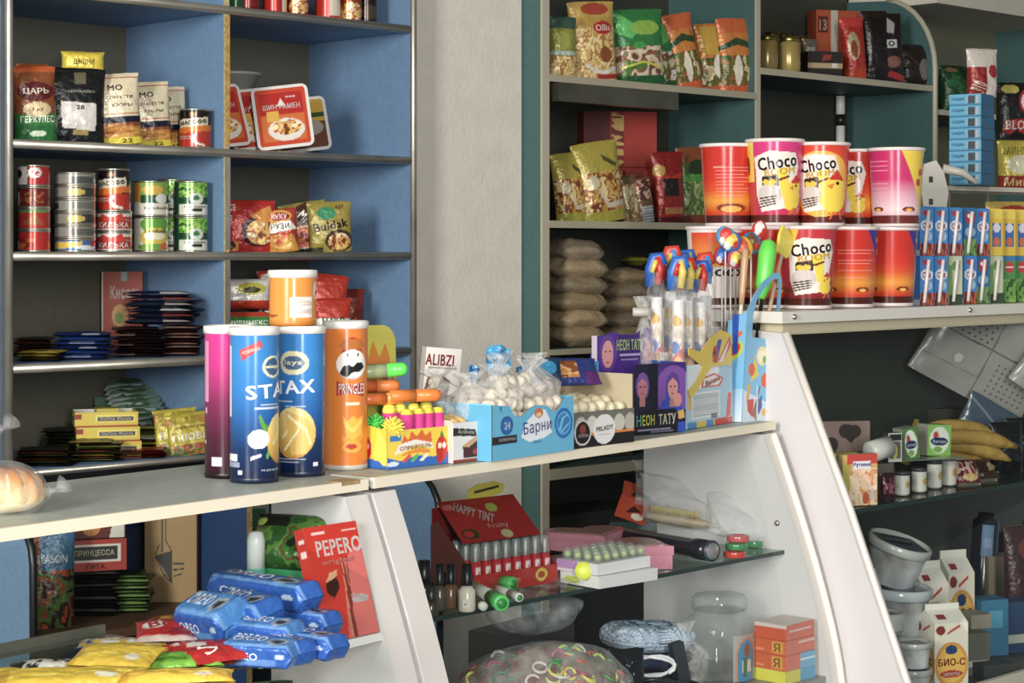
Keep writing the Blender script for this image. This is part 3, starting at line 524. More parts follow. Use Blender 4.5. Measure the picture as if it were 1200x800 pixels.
# fifth shelf
g4 = 'sachets on the lowest blue shelf'
for i in range(11):
    P = ls(150+i*1.6, .34-i*.022, Z5+.135-i*.010)
    sachet('seasoning_sachet', 'pale green seasoning sachet in the slanting row, ' + ('rearmost' if i == 0 else 'foremost' if i == 10 else ORD[i]+' from the back'), 'sachet', P, .125, .07, .014,
           [('b', '7a9a88'), ('r', 0, 0, 1, .3, 'b8ccbe'), ('e', .5, .6, .3, .2, '4a6a44')], A1-40, g4, rx=22)
g = G().box(-.07, .07, 0, .26, 0, .004, '2c5a3a').box(-.07, -.067, 0, .26, 0, .1, '2c5a3a').box(.067, .07, 0, .26, 0, .1, '2c5a3a').box(-.07, .07, .257, .26, 0, .12, '2c5a3a')
put(tag(g.build('display_box'), 'dark green open box holding the slanting row of sachets', 'display box'), ls(160, .12, Z5), A1-26)
def maggi(label, P, rz, h=.048, full=True):
    g = G(); w_, d = .145, .11; f = [('b', 'c8b020'), ('r', .0, .55, .1, .9, '8a2018'), ('r', .32, .35, .95, .8, 'd8c850'), ('r', .36, .42, .92, .7, '3a3448'), ('t', 'Gallina Blanca', .64, .56, .5, .2, 'd0ccb0'), ('r', 0, 0, 1, .1, 'a03020')]
    g.box(-w_/2, w_/2, 0, .003, 0, h, 'c4ae22', f=f).box(-w_/2, -w_/2+.003, 0.003, d, 0, h, 'b8a020', l=f).box(w_/2-.003, w_/2, .003, d, 0, h, 'b8a020').box(-w_/2, w_/2, d-.003, d, 0, h, 'c8c4b0').box(-w_/2, w_/2, 0.003, d-.003, 0, .006, 'c8c4b0')
    e = empty('seasoning_box', label, 'seasoning box', 'yellow seasoning boxes'); g.build('tray', e)
    if full: G().box(-.02, .03, .03, .09, .006, h+.006, 'b0a024').box(-w_/2+.006, -.022, .02, .1, .006, h-.01, '8a7a40').build('stock_cubes', e)
    else: G().box(-w_/2+.004, w_/2-.004, .004, d-.004, .006, h-.001, 'b8a028').build('carton_lid', e)
    return put(e, P, rz)
Pm = LS.px(129, .08, Z5); Pm2 = tuple(Pm)
maggi('lowest yellow seasoning box behind the loose sachets', Pm, 18, .04, False)
maggi('middle yellow seasoning box with the red oval badge', (Pm[0]-.004, Pm[1], Pm[2]+.0405), 16, .034, False)
maggi('topmost yellow seasoning box, open with stock cubes', (Pm[0]-.008, Pm[1], Pm[2]+.075), 17, .034, True)
pile('seasoning_sachet', 'dark olive sachet on the left of the lowest shelf, %s', 'sachet', ls(78, .16, Z5), 8, .11, .1, .008, [[('b', '1c2416')], [('b', '2a3420')]], A1-40, g4)
pile('seasoning_sachet', 'green and brown sachet at the front of the lowest shelf, %s', 'sachet', ls(112, .04, Z5), 9, .1, .1, .0052, [[('b', '2a3a1c'), ('r', 0, 0, 1, .1, '8a9a3a')], [('b', '3a2418'), ('r', 0, 0, .6, .1, '7a3a24')], [('b', '35401c'), ('r', 0, .0, 1, .12, '9a8a30')]], A1-38, g4, .012)
pile('seasoning_sachet', 'reddish brown sachet in the left front corner, %s', 'sachet', ls(50, .04, Z5), 7, .115, .1, .0052, [[('b', '1a1c14')], [('b', '3a4420')], [('b', '6a3018'), ('e', .5, .5, .3, .2, '9a6a3a')]], A1-40, g4, .008)
pile('seasoning_sachet', 'red and green sachet before the yellow boxes, %s', 'sachet', ls(166, .03, Z5), 4, .12, .08, .005, [[('b', '6a1c18'), ('r', 0, .3, .5, .6, 'a8a040')], [('b', '8a2018'), ('e', .5, .5, .2, .2, 'c0b8a0')]], A1-34, g4, .008)
pile('seasoning_sachet', 'yellow seasoning sachet beside the green box, %s', 'sachet', ls(176, .10, Z5), 7, .085, .1, .009, [[('b', '8a8020'), ('r', 0, 0, 1, .2, 'b8ac30')], [('b', '4a4818')]], A1-38, g4, .006)
PLV = [('b', 'b8a820'), ('r', 0, .72, 1, .92, ('n', 7, 3, ['c0b020', '9a8a1c', 'c87a2c'])), ('r', .05, .02, .95, .26, ('n', 8, 5, ['6a3a14', 'b87828', '4a6a1c', 'a03a18'])), ('t', 'ПЛОВА', .52, .42, .84, .17, 'ece4d0', 2), ('t', 'ПРИПРАВА ДЛЯ', .5, .64, .7, .07, '7a2a18')]
bag('seasoning_sachet', 'yellow pilaf seasoning sachet standing behind its twin', 'sachet', ls(209, .05, Z5+.001), .105, .112, .014, PLV, 12, -18, -5, stand=False, group='yellow pilaf sachets')
bag('seasoning_sachet', 'front yellow pilaf seasoning sachet with white lettering', 'sachet', ls(226, .02, Z5+.001), .108, .102, .014, PLV, 15, -16, -7, stand=False, group='yellow pilaf sachets')
# lower cabinet, seen below the worktop
ZL = .66
bag('frozen_food_bag', 'dark bag with vegetable picture in the lower cabinet', 'food bag', ls(58, .05, ZL), .115, .235, .06, [('b', '20242a'), ('r', 0, 0, 1, .55, ('n', 5, 7, ['3a1c14', '8a4a24', '4a6a24', '2a1a14', 'a8441c'])), ('r', .3, .55, 1, .95, '3a6a8a'), ('t', 'SEASON', .55, .66, .6, .08, 'c8ccc8'), ('r', 0, .55, .3, .9, '8a4a2c')], A1-30)
TEA = [('b', 'a02c1c'), ('r', .06, .3, .9, .84, 'd0c8b8'), ('r', .1, .36, .86, .78, '24221e'), ('t', 'ПРИНЦЕССА', .48, .57, .64, .22, 'c8c0a8'), ('t', 'ГИТА', .5, .14, .3, .16, '6a1c14')]
pile('sachet', 'black sachet under the red tea boxes, %s', 'sachet', ls(105, .08, ZL), 11, .125, .12, .0092, [[('b', '14161a')], [('b', '1c2022'), ('r', 0, 0, 1, .1, '4a4c48')], [('b', '101214')]], A1-38, 'sachets in the lower cabinet', .007)
carton('tea_box', 'red tea box with black banner on the black sachets', 'tea box', ls(112, .07, ZL+.108), .142, .07, .072, '8a2818', 20, l='6a1c14', f=TEA)
carton('tea_box', 'upper tea box with kettle picture under the worktop', 'tea box', ls(110, .08, ZL+.182), .142, .07, .1, '7a2018', 20, f=[('b', '5a1a14'), ('p', [(0, 0), (0, .5), (.16, .35), (.16, 0)], 'c8c4b8'), ('p', [(.75, 0), (.8, .35), (1, .5), (1, 0)], 'c8c4b8'), ('e', .46, .22, .14, .16, 'b8782c'), ('t', 'Чайный', .5, .62, .6, .2, 'd0c8b8')])
pile('sachet', 'green edged sachet in the lower cabinet pile, %s', 'sachet', ls(150, .06, ZL), 10, .095, .11, .0085, [[('b', '2a3a20'), ('r', 0, 0, 1, .15, '8ab05a')], [('b', '1c2818'), ('r', 0, 0, 1, .1, '5a8a3c')]], A1-38, 'sachets in the lower cabinet')
P = ls(200, .12, ZL)
carton('cardboard_box', 'brown cardboard box printed with an arrow in the lower cabinet', 'box', P, .125, .12, .31, 'a8844c', 0, l='8a6a3c', f=[('b', 'ab8750'), ('l', [(.28, .99), (.28, .45), (.2, .36), (.36, .22), (.52, .15), (.52, .4), (.4, .48), (.4, .99)], .008, '2a2620'), ('p', [(.2, .36), (.52, .15), (.52, .4)], '35302a'),
       ('l', [(.34, .99), (.34, .4)], .018, '4a4236'), ('l', [(.55, .3), (.75, .3)], .006, '2a2620'), ('l', [(.55, .25), (.75, .26)], .006, '2a2620'), ('l', [(.55, .2), (.72, .22)], .006, '2a2620'), ('t', 'НЕ КАНТОВАТЬ', .62, .82, .4, .10, '3a342a', 90), ('t', 'ЮМР 2М', .74, .84, .3, .05, '3a342a', 90)])
e = G(); e.box(-.04, .04, 0, .07, 0, .16, 'a8aca8', f=[('b', 'b8bcb4'), ('r', .1, .2, .9, .7, '3a8a54')]); put(tag(e.build('bottle_carton'), 'white and green carton behind the biscuits in the lower cabinet', 'carton'), ls(296, .06, ZL+.1), 10)
carton('food_box', 'dim cardboard box under the white and green carton', 'box', ls(292, .03, ZL), .12, .12, .098, '4a4232', 10)
bagmesh(.12, .2, .06, [('b', '343a38')], 'foil').build('packet')
o = bpy.data.objects['packet']; put(tag(o, 'dark crinkled packet hanging behind the green snack bag', 'packet'), ls(273, .2, ZL), A1-20)
# ================================================================ ON THE WORKTOPS
CELL = .0015
ZT = 1.156
def T(P, rz):                                             # local frame of a display on the worktop
    c, s = math.cos(math.radians(rz)), math.sin(math.radians(rz))
    return lambda x, y, z=0: (P[0]+c*x-s*y, P[1]+s*x+c*y, P[2]+z)
def crisps(name, label, P, r, h, ops, rz=0, lid='e4e0da', base='15203a', grp=None):
    e = empty(name, label, 'crisps can', grp); g = G(); cyl(g, r, .006, h-.006, ops, 'gloss'); g.build('tube', e)
    G().lathe([(r*.9, 0), (r*1.01, 0), (r*1.01, .007), (r*.99, .008)], base, 'plastic').build('foot', e)
    G().lathe([(r*1.0, h-.012), (r*1.05, h-.0115), (r*1.06, h-.002), (r*1.03, h), (r*.98, h), (r*.96, h-.003), (.001, h-.003)], lid, 'plastic', 48).build('lid', e)
    return put(e, P, rz)
R = .0368
FLAKE = lambda cx, cy, rx, ry: [('e', cx, cy, rx, ry, ('g', 'b8862a', 'e0b84c', 'ecd488')), ('l', [(cx-rx*.5, cy-ry*.2), (cx+rx*.3, cy+ry*.7)], .012, 'f0e0a8'), ('l', [(cx-rx*.3, cy-ry*.7), (cx+rx*.6, cy+ry*.2)], .008, 'c8962c')]
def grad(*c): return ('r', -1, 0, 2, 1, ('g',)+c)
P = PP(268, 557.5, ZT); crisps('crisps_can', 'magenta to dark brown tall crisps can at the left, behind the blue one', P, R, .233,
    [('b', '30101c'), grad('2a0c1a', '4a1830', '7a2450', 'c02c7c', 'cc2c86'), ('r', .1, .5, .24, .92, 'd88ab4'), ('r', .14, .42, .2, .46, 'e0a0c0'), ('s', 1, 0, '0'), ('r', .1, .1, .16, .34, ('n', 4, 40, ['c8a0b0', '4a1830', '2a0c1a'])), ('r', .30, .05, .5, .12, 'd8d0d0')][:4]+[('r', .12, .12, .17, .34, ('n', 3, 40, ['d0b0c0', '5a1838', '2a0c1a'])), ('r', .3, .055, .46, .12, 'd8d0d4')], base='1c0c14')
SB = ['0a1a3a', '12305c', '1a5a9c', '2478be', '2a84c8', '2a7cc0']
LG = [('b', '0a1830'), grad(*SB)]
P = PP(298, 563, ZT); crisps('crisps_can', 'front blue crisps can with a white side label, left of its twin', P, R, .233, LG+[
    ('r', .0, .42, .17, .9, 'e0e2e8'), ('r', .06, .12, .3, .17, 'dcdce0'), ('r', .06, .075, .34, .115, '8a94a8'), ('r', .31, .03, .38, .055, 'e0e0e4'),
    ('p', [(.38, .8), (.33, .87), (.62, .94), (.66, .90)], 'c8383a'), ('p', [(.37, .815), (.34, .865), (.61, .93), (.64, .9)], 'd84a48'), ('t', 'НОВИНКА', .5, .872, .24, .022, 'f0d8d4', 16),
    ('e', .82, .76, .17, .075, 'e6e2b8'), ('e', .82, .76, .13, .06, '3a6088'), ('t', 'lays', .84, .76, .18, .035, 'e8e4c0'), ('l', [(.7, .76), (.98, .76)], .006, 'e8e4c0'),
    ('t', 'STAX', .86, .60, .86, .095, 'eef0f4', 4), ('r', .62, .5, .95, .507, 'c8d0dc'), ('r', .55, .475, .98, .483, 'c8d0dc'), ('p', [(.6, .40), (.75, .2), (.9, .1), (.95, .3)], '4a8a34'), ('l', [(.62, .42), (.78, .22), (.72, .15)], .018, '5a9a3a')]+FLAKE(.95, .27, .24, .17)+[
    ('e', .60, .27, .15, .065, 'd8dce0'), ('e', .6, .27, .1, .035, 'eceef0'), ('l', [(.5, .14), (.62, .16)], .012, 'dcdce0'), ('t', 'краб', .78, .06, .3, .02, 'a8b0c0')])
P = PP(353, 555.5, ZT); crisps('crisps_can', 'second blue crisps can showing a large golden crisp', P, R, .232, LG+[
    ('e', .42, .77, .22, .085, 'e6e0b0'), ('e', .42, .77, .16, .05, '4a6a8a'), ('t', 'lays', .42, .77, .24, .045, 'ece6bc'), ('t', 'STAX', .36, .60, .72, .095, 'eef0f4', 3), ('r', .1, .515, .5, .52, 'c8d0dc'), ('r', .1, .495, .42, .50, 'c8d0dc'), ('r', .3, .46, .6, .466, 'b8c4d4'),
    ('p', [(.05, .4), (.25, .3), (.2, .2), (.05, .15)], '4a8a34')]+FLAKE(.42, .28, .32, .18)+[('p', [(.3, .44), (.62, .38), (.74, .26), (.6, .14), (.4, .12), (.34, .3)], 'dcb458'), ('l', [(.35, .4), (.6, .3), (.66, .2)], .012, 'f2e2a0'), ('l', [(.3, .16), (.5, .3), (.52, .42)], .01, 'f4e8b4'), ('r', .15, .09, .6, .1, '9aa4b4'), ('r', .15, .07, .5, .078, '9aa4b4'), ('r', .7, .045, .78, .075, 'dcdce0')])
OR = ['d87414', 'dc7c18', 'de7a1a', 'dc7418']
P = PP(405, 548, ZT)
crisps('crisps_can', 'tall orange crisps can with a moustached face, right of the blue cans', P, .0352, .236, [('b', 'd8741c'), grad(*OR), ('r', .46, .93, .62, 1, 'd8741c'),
    ('e', 0.630, .82, 0.162, .095, 'a83028'), ('e', 0.630, .72, 0.245, .105, 'b8aca4'), ('e', 0.630, .725, 0.238, .1, 'eee8e0'), ('p', [(0.428, .85), (0.486, .9), (0.788, .9), (0.832, .85), (0.774, .83), (0.486, .83)], 'b86820'), ('e', 0.630, .73, 0.223, .098, 'eee8e0'),
    ('p', [(0.443, .665), (0.486, .71), (0.572, .72), (0.637, .705), (0.702, .735), (0.788, .735), (0.839, .70), (0.774, .68), (0.716, .665), (0.644, .67), (0.558, .635), (0.472, .64)], '1c1a1c'), ('e', 0.558, .79, 0.016, .013, '1c1a1c'), ('e', 0.716, .79, 0.016, .013, '1c1a1c'),
    ('p', [(0.385, .50), (0.385, .61), (0.486, .585), (0.630, .575), (0.832, .6), (0.832, .49), (0.630, .515), (0.486, .51)], 'b02c28'), ('t', 'PRINGLES', .63, .55, .41, .075, 'efe6dc'),
    ('r', .53, .435, .74, .45, 'f0dcb8'), ('p', [(0.486, .36), (0.544, .32), (0.630, .36), (0.702, .33), (0.810, .36), (0.774, .2), (0.558, .18)], 'ecac28'), ('l', [(0.522, .3), (0.630, .25), (0.774, .32)], .014, 'f0c448'), ('l', [(0.486, .2), (0.644, .16), (0.810, .22)], .02, 'e89018'), ('e', 0.630, .14, 0.144, .045, 'e8a028'), ('e', 0.616, .14, 0.086, .02, 'b83a1c')], base='b8b0a4')
P = PP(353, 555.5, ZT)
crisps('crisps_tub', 'small orange crisps tub standing on top of the blue can', (P[0]-.013, P[1]-.002, ZT+.2325), .0365, .086, [('b', 'e08a24'), ('r', .5, .1, .82, .5, 'e4dcd4'), ('s', 0, 0, '0')][:2]+[('r', .52, .12, .84, .52, ('n', 2, 60, ['e8e4de', 'e0d8d0', 'c8b8ac'])), ('e', 1.0, .66, .13, .22, 'ece6de'), ('e', 1.02, .6, .09, .08, '1c1a1c'), ('l', [(.1, .12), (.3, .14), (.2, .1)], .02, '9a4a14')], base='c87a1c')
# bread
def loaf(label, P, rr, rz):
    e = empty('bread_loaf', label, 'bread', 'bagged bread'); g = G(); ops = [('b', 'e0c088'), ('r', 0, 0, 1, .5, ('g', 'd8c090', 'e8d4a0')), ('r', 0, .42, 1, 1, ('g', 'dcb070', 'c88838', '9a5a20'))]
    for k in range(13): ops.append(('p', [(k/13., .38), (k/13.+.018, .85), (k/13.+.036, .38)], 'e8cc90'))
    def fn(U, V):
        a = U*2*math.pi; b = (V-.5)*math.pi; x, y, z = np.cos(a)*np.cos(b)**.7, np.sin(a)*np.cos(b)**.7, np.sin(b); k = 1+.035*np.cos(13*a+.6)*(V > .4)
        return np.stack([rr[0]*x*k, rr[1]*y*k, rr[2]*(1+np.where(z < 0, z*.6, z)*1.0)-rr[2]*.4], 1)
    g.grid(fn, 90, 40, ops, 'food'); g.build('crumb', e); g = G()
    g.ball((0, 0, rr[2]*.72), (rr[0]*1.08, rr[1]*1.1, rr[2]*1.1), 'ffffff', 'film', 40, 24, .08); g.build('plastic_bag', e)
    g = G().tube([(rr[0]*1.0, 0, rr[2]*.7), (rr[0]*1.2, -.005, rr[2]*.75), (rr[0]*1.32, -.008, rr[2]*.8), (rr[0]*1.5, -.01, rr[2]*1.0)], [.012, .004, .006, .014], 'ffffff', 'film', 9); g.build('bag_knot', e)
    return put(e, P, rz)
loaf('round golden bread bun in a clear bag on the left worktop', (PP(3, 600, ZT)[0], PP(3, 600, ZT)[1], ZT), (.055, .05, .038), 8)
loaf('second bagged bun cut by the left border, stacked on the first', (PP(3, 600, ZT)[0]-.062, PP(3, 600, ZT)[1]+.01, ZT+.078), (.05, .045, .045), 0)
# ---- flame box with sprays
P = PP(454, 550, ZT); rz = 45.7; L_ = T(P, rz); H = .061; Wd = .144
e = empty('display_box', 'yellow and blue display box with flames and red peppers', 'display box'); put(e, P, rz)
PEP = lambda cx: [('e', cx, .42, .09, .34, 'c8301c'), ('e', cx-.03, .22, .05, .2, 'b8281a'), ('p', [(cx-.03, .74), (cx, .92), (cx+.04, .74)], '3a8a2c'), ('e', cx-.03, .5, .03, .08, 'ecdcd0'), ('e', cx+.04, .5, .03, .08, 'ecdcd0')]
FL = [('b', 'e8c820'), ('p', [(0, 0), (0, .3), (.2, .18), (.45, .3), (.7, .22), (1, .36), (1, 0)], '2a64b4'), ('p', [(.2, .6), (.25, .85), (.32, .72), (.36, .95), (.45, .8), (.52, .98), (.58, .8), (.66, .92), (.68, .6)], 'd8641c'),
      ('p', [(.1, .36), (.18, .62), (.42, .72), (.68, .6), (.7, .44), (.44, .56), (.2, .4)], 'e8e0d0'), ('t', 'СПРЕЙТЕЛЬ', .42, .54, .48, .13, 'a86a4c', 2), ('p', [(.18, .3), (.3, .42), (.5, .48), (.64, .42), (.66, .34), (.4, .36)], 'e08820'),
      ('l', [(.25, .16), (.33, .3)], .03, 'd8483a'), ('l', [(.38, .16), (.45, .3)], .03, '5ab04a'), ('l', [(.52, .16), (.6, .3)], .03, 'e8e0d0'), ('r', .04, .72, .2, .86, '3a78b8'), ('e', .08, .12, .09, .06, 'd0dce8')]+PEP(.83)
e_ = G(); e_.box(0, Wd, 0, .002, 0, H, 'e0c020', 'gloss', f=FL); e_.build('front_panel', e)
g = G()
g.grid(lambda U, V: np.stack([U*0, .11*(1-U), V*(H+.016*(1-U))], 1), 50, 40, [('b', 'e4c41c'), ('p', [(0, 0), (0, .3), (1, .16), (1, 0)], '2a64b4'), ('e', .5, .45, .16, .3, 'c8301c'), ('p', [(.7, .3), (.8, 1), (1, .6), (1, .1), (.9, .1)], 'ecd440'), ('e', .45, .5, .04, .08, 'ecdcd0'), ('e', .56, .5, .04, .08, 'ecdcd0')], 'gloss', False)
g.add([(.0015, .11, 0), (.0015, .0, 0), (.0015, 0, H), (.0015, .11, H+.016)], [(0, 1, 2, 3)], 'd0b830'); g.build('side_panel', e)
G().box(Wd-.002, Wd, .002, .11, 0, H, 'd8b820').build('side_panel', e); G().box(.002, Wd-.002, .002, .11, 0, .003, 'c8b890').box(.002, Wd-.002, .108, .11, .0, H+.016, 'd0b840').build('tray', e)
cdp = [(0, .05), (0, .2)]+[(.03-.03*math.cos(a), .198+.03*math.sin(a)) for a in (.4, .8, 1.2)]+[(.09+.03*math.sin(a), .19+.035*math.cos(a)) for a in (.1, .5, .9, 1.3)]+[(.124, .05)]
g = G().prism(cdp, .1115, .113, 'c0b83c', 'card', 'y'); U_ = [('b', 'c4bc38'), ('p', [(.3, .6), (.35, .95), (.45, .78), (.55, 1), (.68, .8), (.8, .97), (.9, .76), (.9, .6)], 'd07a20'), ('p', [(.2, .62), (.2, .74), (.6, .72), (.95, .56), (.95, .45), (.6, .6)], '4a3820'), ('p', [(.22, .64), (.22, .72), (.6, .70), (.93, .55), (.93, .47), (.6, .62)], 'dcd4bc'), ('t', 'ИТЕЛЬ', .68, .6, .36, .07, '5a3a20', -18), ('e', .75, .2, .16, .08, '9ab02c')]
g.grid(lambda U, V: np.stack([.006+U*.112, U*0+.111, .06+V*.14], 1), 60, 70, U_, 'card'); g.build('header_card', e)
def capsule(name, label, cat, P, r, ln, c1, c2, rz=0, rx=0, ry=0, f=.55, grp=None, m='plastic'):
    e = empty(name, label, cat, grp)
    G().lathe([(.001, 0), (r*.8, 0), (r, .002), (r, ln*f)], c1, m, 20).build('body', e)
    G().lathe([(r*.98, ln*f), (r*.98, ln*.9), (r*.75, ln*.985), (.001, ln)], c2, m, 20).build('cap', e)
    return put(e, P, rz, rx, ry)
gs = 'candy sprays in the flame box'
PK, YL, OG, GR_ = 'd83a8c', 'e8dc28', 'e87a1c', '3ad03c'
for i, (x, y) in enumerate(((.060, .020), (.085, .020), (.106, .02), (.128, .018))):
    capsule('candy_spray', 'pink candy spray with yellow cap, %s in the front row' % (ORD[i]+' from the left'), 'candy', L_(x, y, .004), .0105, .088, PK, YL, rz, 0, 0, .9, gs)
for i, (x, y) in enumerate(((.045, .046), (.07, .048), (.098, .046), (.126, .045))):
    capsule('candy_spray', 'pink candy spray with yellow cap, %s in the rear row' % (ORD[i]+' from the left'), 'candy', L_(x, y, .004), .0115, .095, PK, YL, rz, 0, 0, .85, gs)
lay = (('orange candy tube lying on the sprays, front right', (.045, .045, .112), .0105, .088, 'e07820', OG, 47), ('orange candy tube lying on the sprays, left', (.004, .06, .108), .010, .075, 'd86820', 'e0902c', 42),
       ('clear candy tube with orange filling at the back', (.0, .085, .128), .0105, .08, 'c85a20', 'd8782c', 40))
for lab, q, r, ln, c1, c2, az in lay: capsule('candy_tube', lab, 'candy', L_(*q), r, ln, c1, c2, az+4, 90, 90, .5, 'candy tubes lying on top')
for o in bpy.data.objects:
    if o.name.startswith('candy_tube'): o.rotation_euler = (0, math.radians(90), math.radians(30 if '001' in o.name else 22))
o = capsule('candy_tube', 'candy tube with bright green cap lying topmost', 'candy', L_(.0, .075, .151), .0115, .083, '9aa878', '4ae03c', 0, 0, 0, .6, 'candy tubes lying on top'); o.rotation_euler = (0, math.radians(86), math.radians(8))
def spiky(label, P, r, c):
    g = G().ball((0, 0, 0), r*.62, c, 'plastic', 12, 8)
    for k in range(46):
        z = 1-2*(k+.5)/46; q = k*2.4; d = np.array([math.cos(q)*math.sqrt(1-z*z), math.sin(q)*math.sqrt(1-z*z), z]); g.tube([d*r*.5, d*r*1.05], [r*.16, r*.06], c, 'plastic', 5)
    return put(tag(g.build('spiky_toy'), label, 'toy', 'spiky rubber toys'), P)
spiky('green spiky rubber toy at the left of the flame box', L_(.017, .048, H+.008), .017, '3ac83c')
spiky('yellow spiky rubber toy in the front left of the flame box', L_(.023, .012, H+.003), .019, 'ecd82c')
# ---- white card box behind
P = PP(497, 515, ZT); 
carton('candy_box', 'white box with red lettering behind the candy sprays', 'box', (P[0]+.02, P[1]+.1, ZT), .07, .03, .165, 'd8d0c8', 18, ry=5, f=[('b', 'e4ded6'), ('t', 'ALIBZI', .4, .86, .8, .13, 'a83028', 0), ('r', .1, .76, .9, .775, '8a8078'), ('p', [(0, .45), (.1, .66), (.5, .7), (.75, .62), (.7, .45)], '7a4a30'), ('e', .3, .6, .16, .07, 'd8c8a8'), ('e', .55, .55, .14, .08, '2a1c18')], r='c8c0b8')
# ---- chocolate box
P = PP(531, 543, ZT); rz = 49; L_ = T(P, rz); e = empty('display_box', 'low white display box with a chocolate cake picture', 'display box'); put(e, P, rz)
G().box(0, .118, 0, .002, 0, .066, 'd8d4d0', f=[('b', 'd8d6d4'), ('r', 0, 0, 1, .08, '8a3a20'), ('p', [(.0, .68), (.0, .88), (.46, .8), (.5, .62)], '2a2422'), ('t', 'Алёнка', .26, .76, .34, .1, 'd8c8b0', -5), ('p', [(.22, .1), (.2, .4), (.6, .6), (.78, .34), (.7, .1)], '4a2018'), ('p', [(.18, .4), (.5, .66), (.6, .6), (.32, .36)], 'c89a68'), ('e', .5, .24, .1, .08, 'a03a1c'), ('p', [(.72, .5), (.8, .8), (1, .95), (1, .4)], 'b8ccdc')]).build('front_panel', e)
G().box(0, .002, .002, .1, 0, .07, 'c8beb0').box(.116, .118, .002, .1, 0, .07, 'c8beb0').box(.002, .116, .098, .1, 0, .10, '3a2c26').box(.002, .116, .002, .098, 0, .003, 'b8a890').build('tray', e)
for i in range(6):
    g = bagmesh(.018, .07, .08, [('b', 'd8963c'), ('r', 0, .7, 1, 1, 'e0b868')], 'foil', False, 'c8862c', cell=.004)
    put(tag(g.build('chocolate_bar'), 'orange wrapped bar in the low white box, %s from the left' % ORD[i], 'chocolate bar', 'orange wrapped bars'), L_(.011+i*.019, .05, .006), rz)
G_ = G().box(0, .11, 0, .035, 0, .003, '2a1c18', 'gloss', t=[('b', '2c1e1a'), ('t', 'Gold', .4, .5, .3, .5, 'a8845c')]); put(tag(G_.build('chocolate_bar'), 'dark brown flat chocolate bar leaning on the orange bars', 'chocolate bar'), L_(-.004, .072, .08), rz, 35)
# ---- light blue box
P = PP(577, 541, ZT); rz = 54.6; L_ = T(P, rz); LB_ = '5cb4d8'; e = empty('display_box', 'light blue display box filled with bagged white sweets', 'display box'); put(e, P, rz)
H = .093; W_ = .243; wave = [(0, 1), (.20, .96), (.25, .8), (.30, .74), (.36, .76), (.42, .86), (.5, .91), (.6, .91), (.68, .86), (.74, .78), (.78, .77), (.82, .86), (.86, .98), (1, 1.02)]
xs = np.array([p[0] for p in wave]); hs = np.array([p[1] for p in wave])
ops = [('b', LB_), ('p', [(.34, .36), (.4, .62), (.52, .78), (.56, .84), (.64, .8), (.7, .6), (.72, .38), (.62, .3), (.44, .26)], 'e6eaf0'), ('t', 'Барни', .535, .5, .34, .27, '16307a', 3, 1), ('e', .555, .76, .055, .09, 'c87838'), ('e', .555, .73, .03, .04, 'e8c898'),
       ('e', .17, .60, .075, .17, '1f5aa0'), ('e', .17, .6, .055, .125, '2a6ab0'), ('t', '24', .17, .6, .07, .13, 'd8ecf4'), ('r', .0, .28, .29, .42, '2c2a34'), ('r', .03, .30, .29, .42, '26242c'), ('t', 'ШОКОЛАД', .17, .355, .2, .06, 'd8d0c8'),
       ('e', .87, .52, .115, .28, '1f6cb0'), ('e', .87, .52, .09, .22, '4aa4d8'), ('e', .87, .52, .075, .17, '2a78b8'), ('l', [(.82, .4), (.86, .62), (.92, .66)], .014, '6ac0e0'), ('l', [(.84, .36), (.93, .5)], .012, '6ac0e0'), ('e', .535, .24, .06, .02, '4a8ab0'), ('p', [(.08, .9), (.12, .82), (.1, .98)], '3a7a9a')]
g = G(); g.grid(lambda U, V: np.stack([U*W_, U*0, np.minimum(V*1.02, np.interp(U, xs, hs))*H], 1), 170, 70, ops, 'card', False)
g.grid(lambda U, V: np.stack([W_-U*W_, U*0+.002, V*H*np.interp(1-U, xs, hs)], 1), 60, 2, 'a8a090', 'card', False); g.build('front_panel', e)
G().box(0, .002, .002, .115, 0, H*1.02, 'a8a49a', l=[('b', '4fa6cc'), ('r', 0, .97, 1, 1, '7ac4e0')]).build('side_panel', e)
G().box(W_-.002, W_, .002, .115, 0, H*1.02, '4fa6cc').build('side_panel', e); G().box(.002, W_-.002, .113, .115, 0, H*1.02, '8ab8cc').box(.002, W_-.002, .002, .113, 0, .003, 'b0a890').build('tray', e)
gs = 'white sweets in the light blue box'; n = 0
proto = G().ball((0, 0, 0), (.0145, .013, .0125), 'd8ccb8', 'food', 16, 10, .2).build('sweet'); tag(proto, 'cream sweet in the light blue box, hidden lowest', 'sweet', gs); put(proto, L_(.02, .02, .017))
rows = (('bottom', .042, 7, 3), ('lower', .066, 8, 3), ('middle', .086, 8, 3), ('upper', .106, 6, 2), ('top', .124, 4, 1))
for nm, z, nx, ny in rows:
    for j in range(ny):
        for i in range(nx):
            c = proto.copy(); COL.objects.link(c); c['label'] = 'cream sweet, light blue box, %s layer, %s row from front, %s from left' % (nm, ORD[j], ORD[i])
            ins = {'upper': .035, 'top': .07}.get(nm, .008)
            c.location = L_(.012+ins+(W_-.03-2*ins)*i/(nx-1)+random.uniform(-.003, .003), .02+.032*j+(.02 if ny < 3 else 0)+random.uniform(-.003, .003), z+random.uniform(-.003, .003)); c.rotation_euler = (random.random()*3, random.random(), random.random()*6)
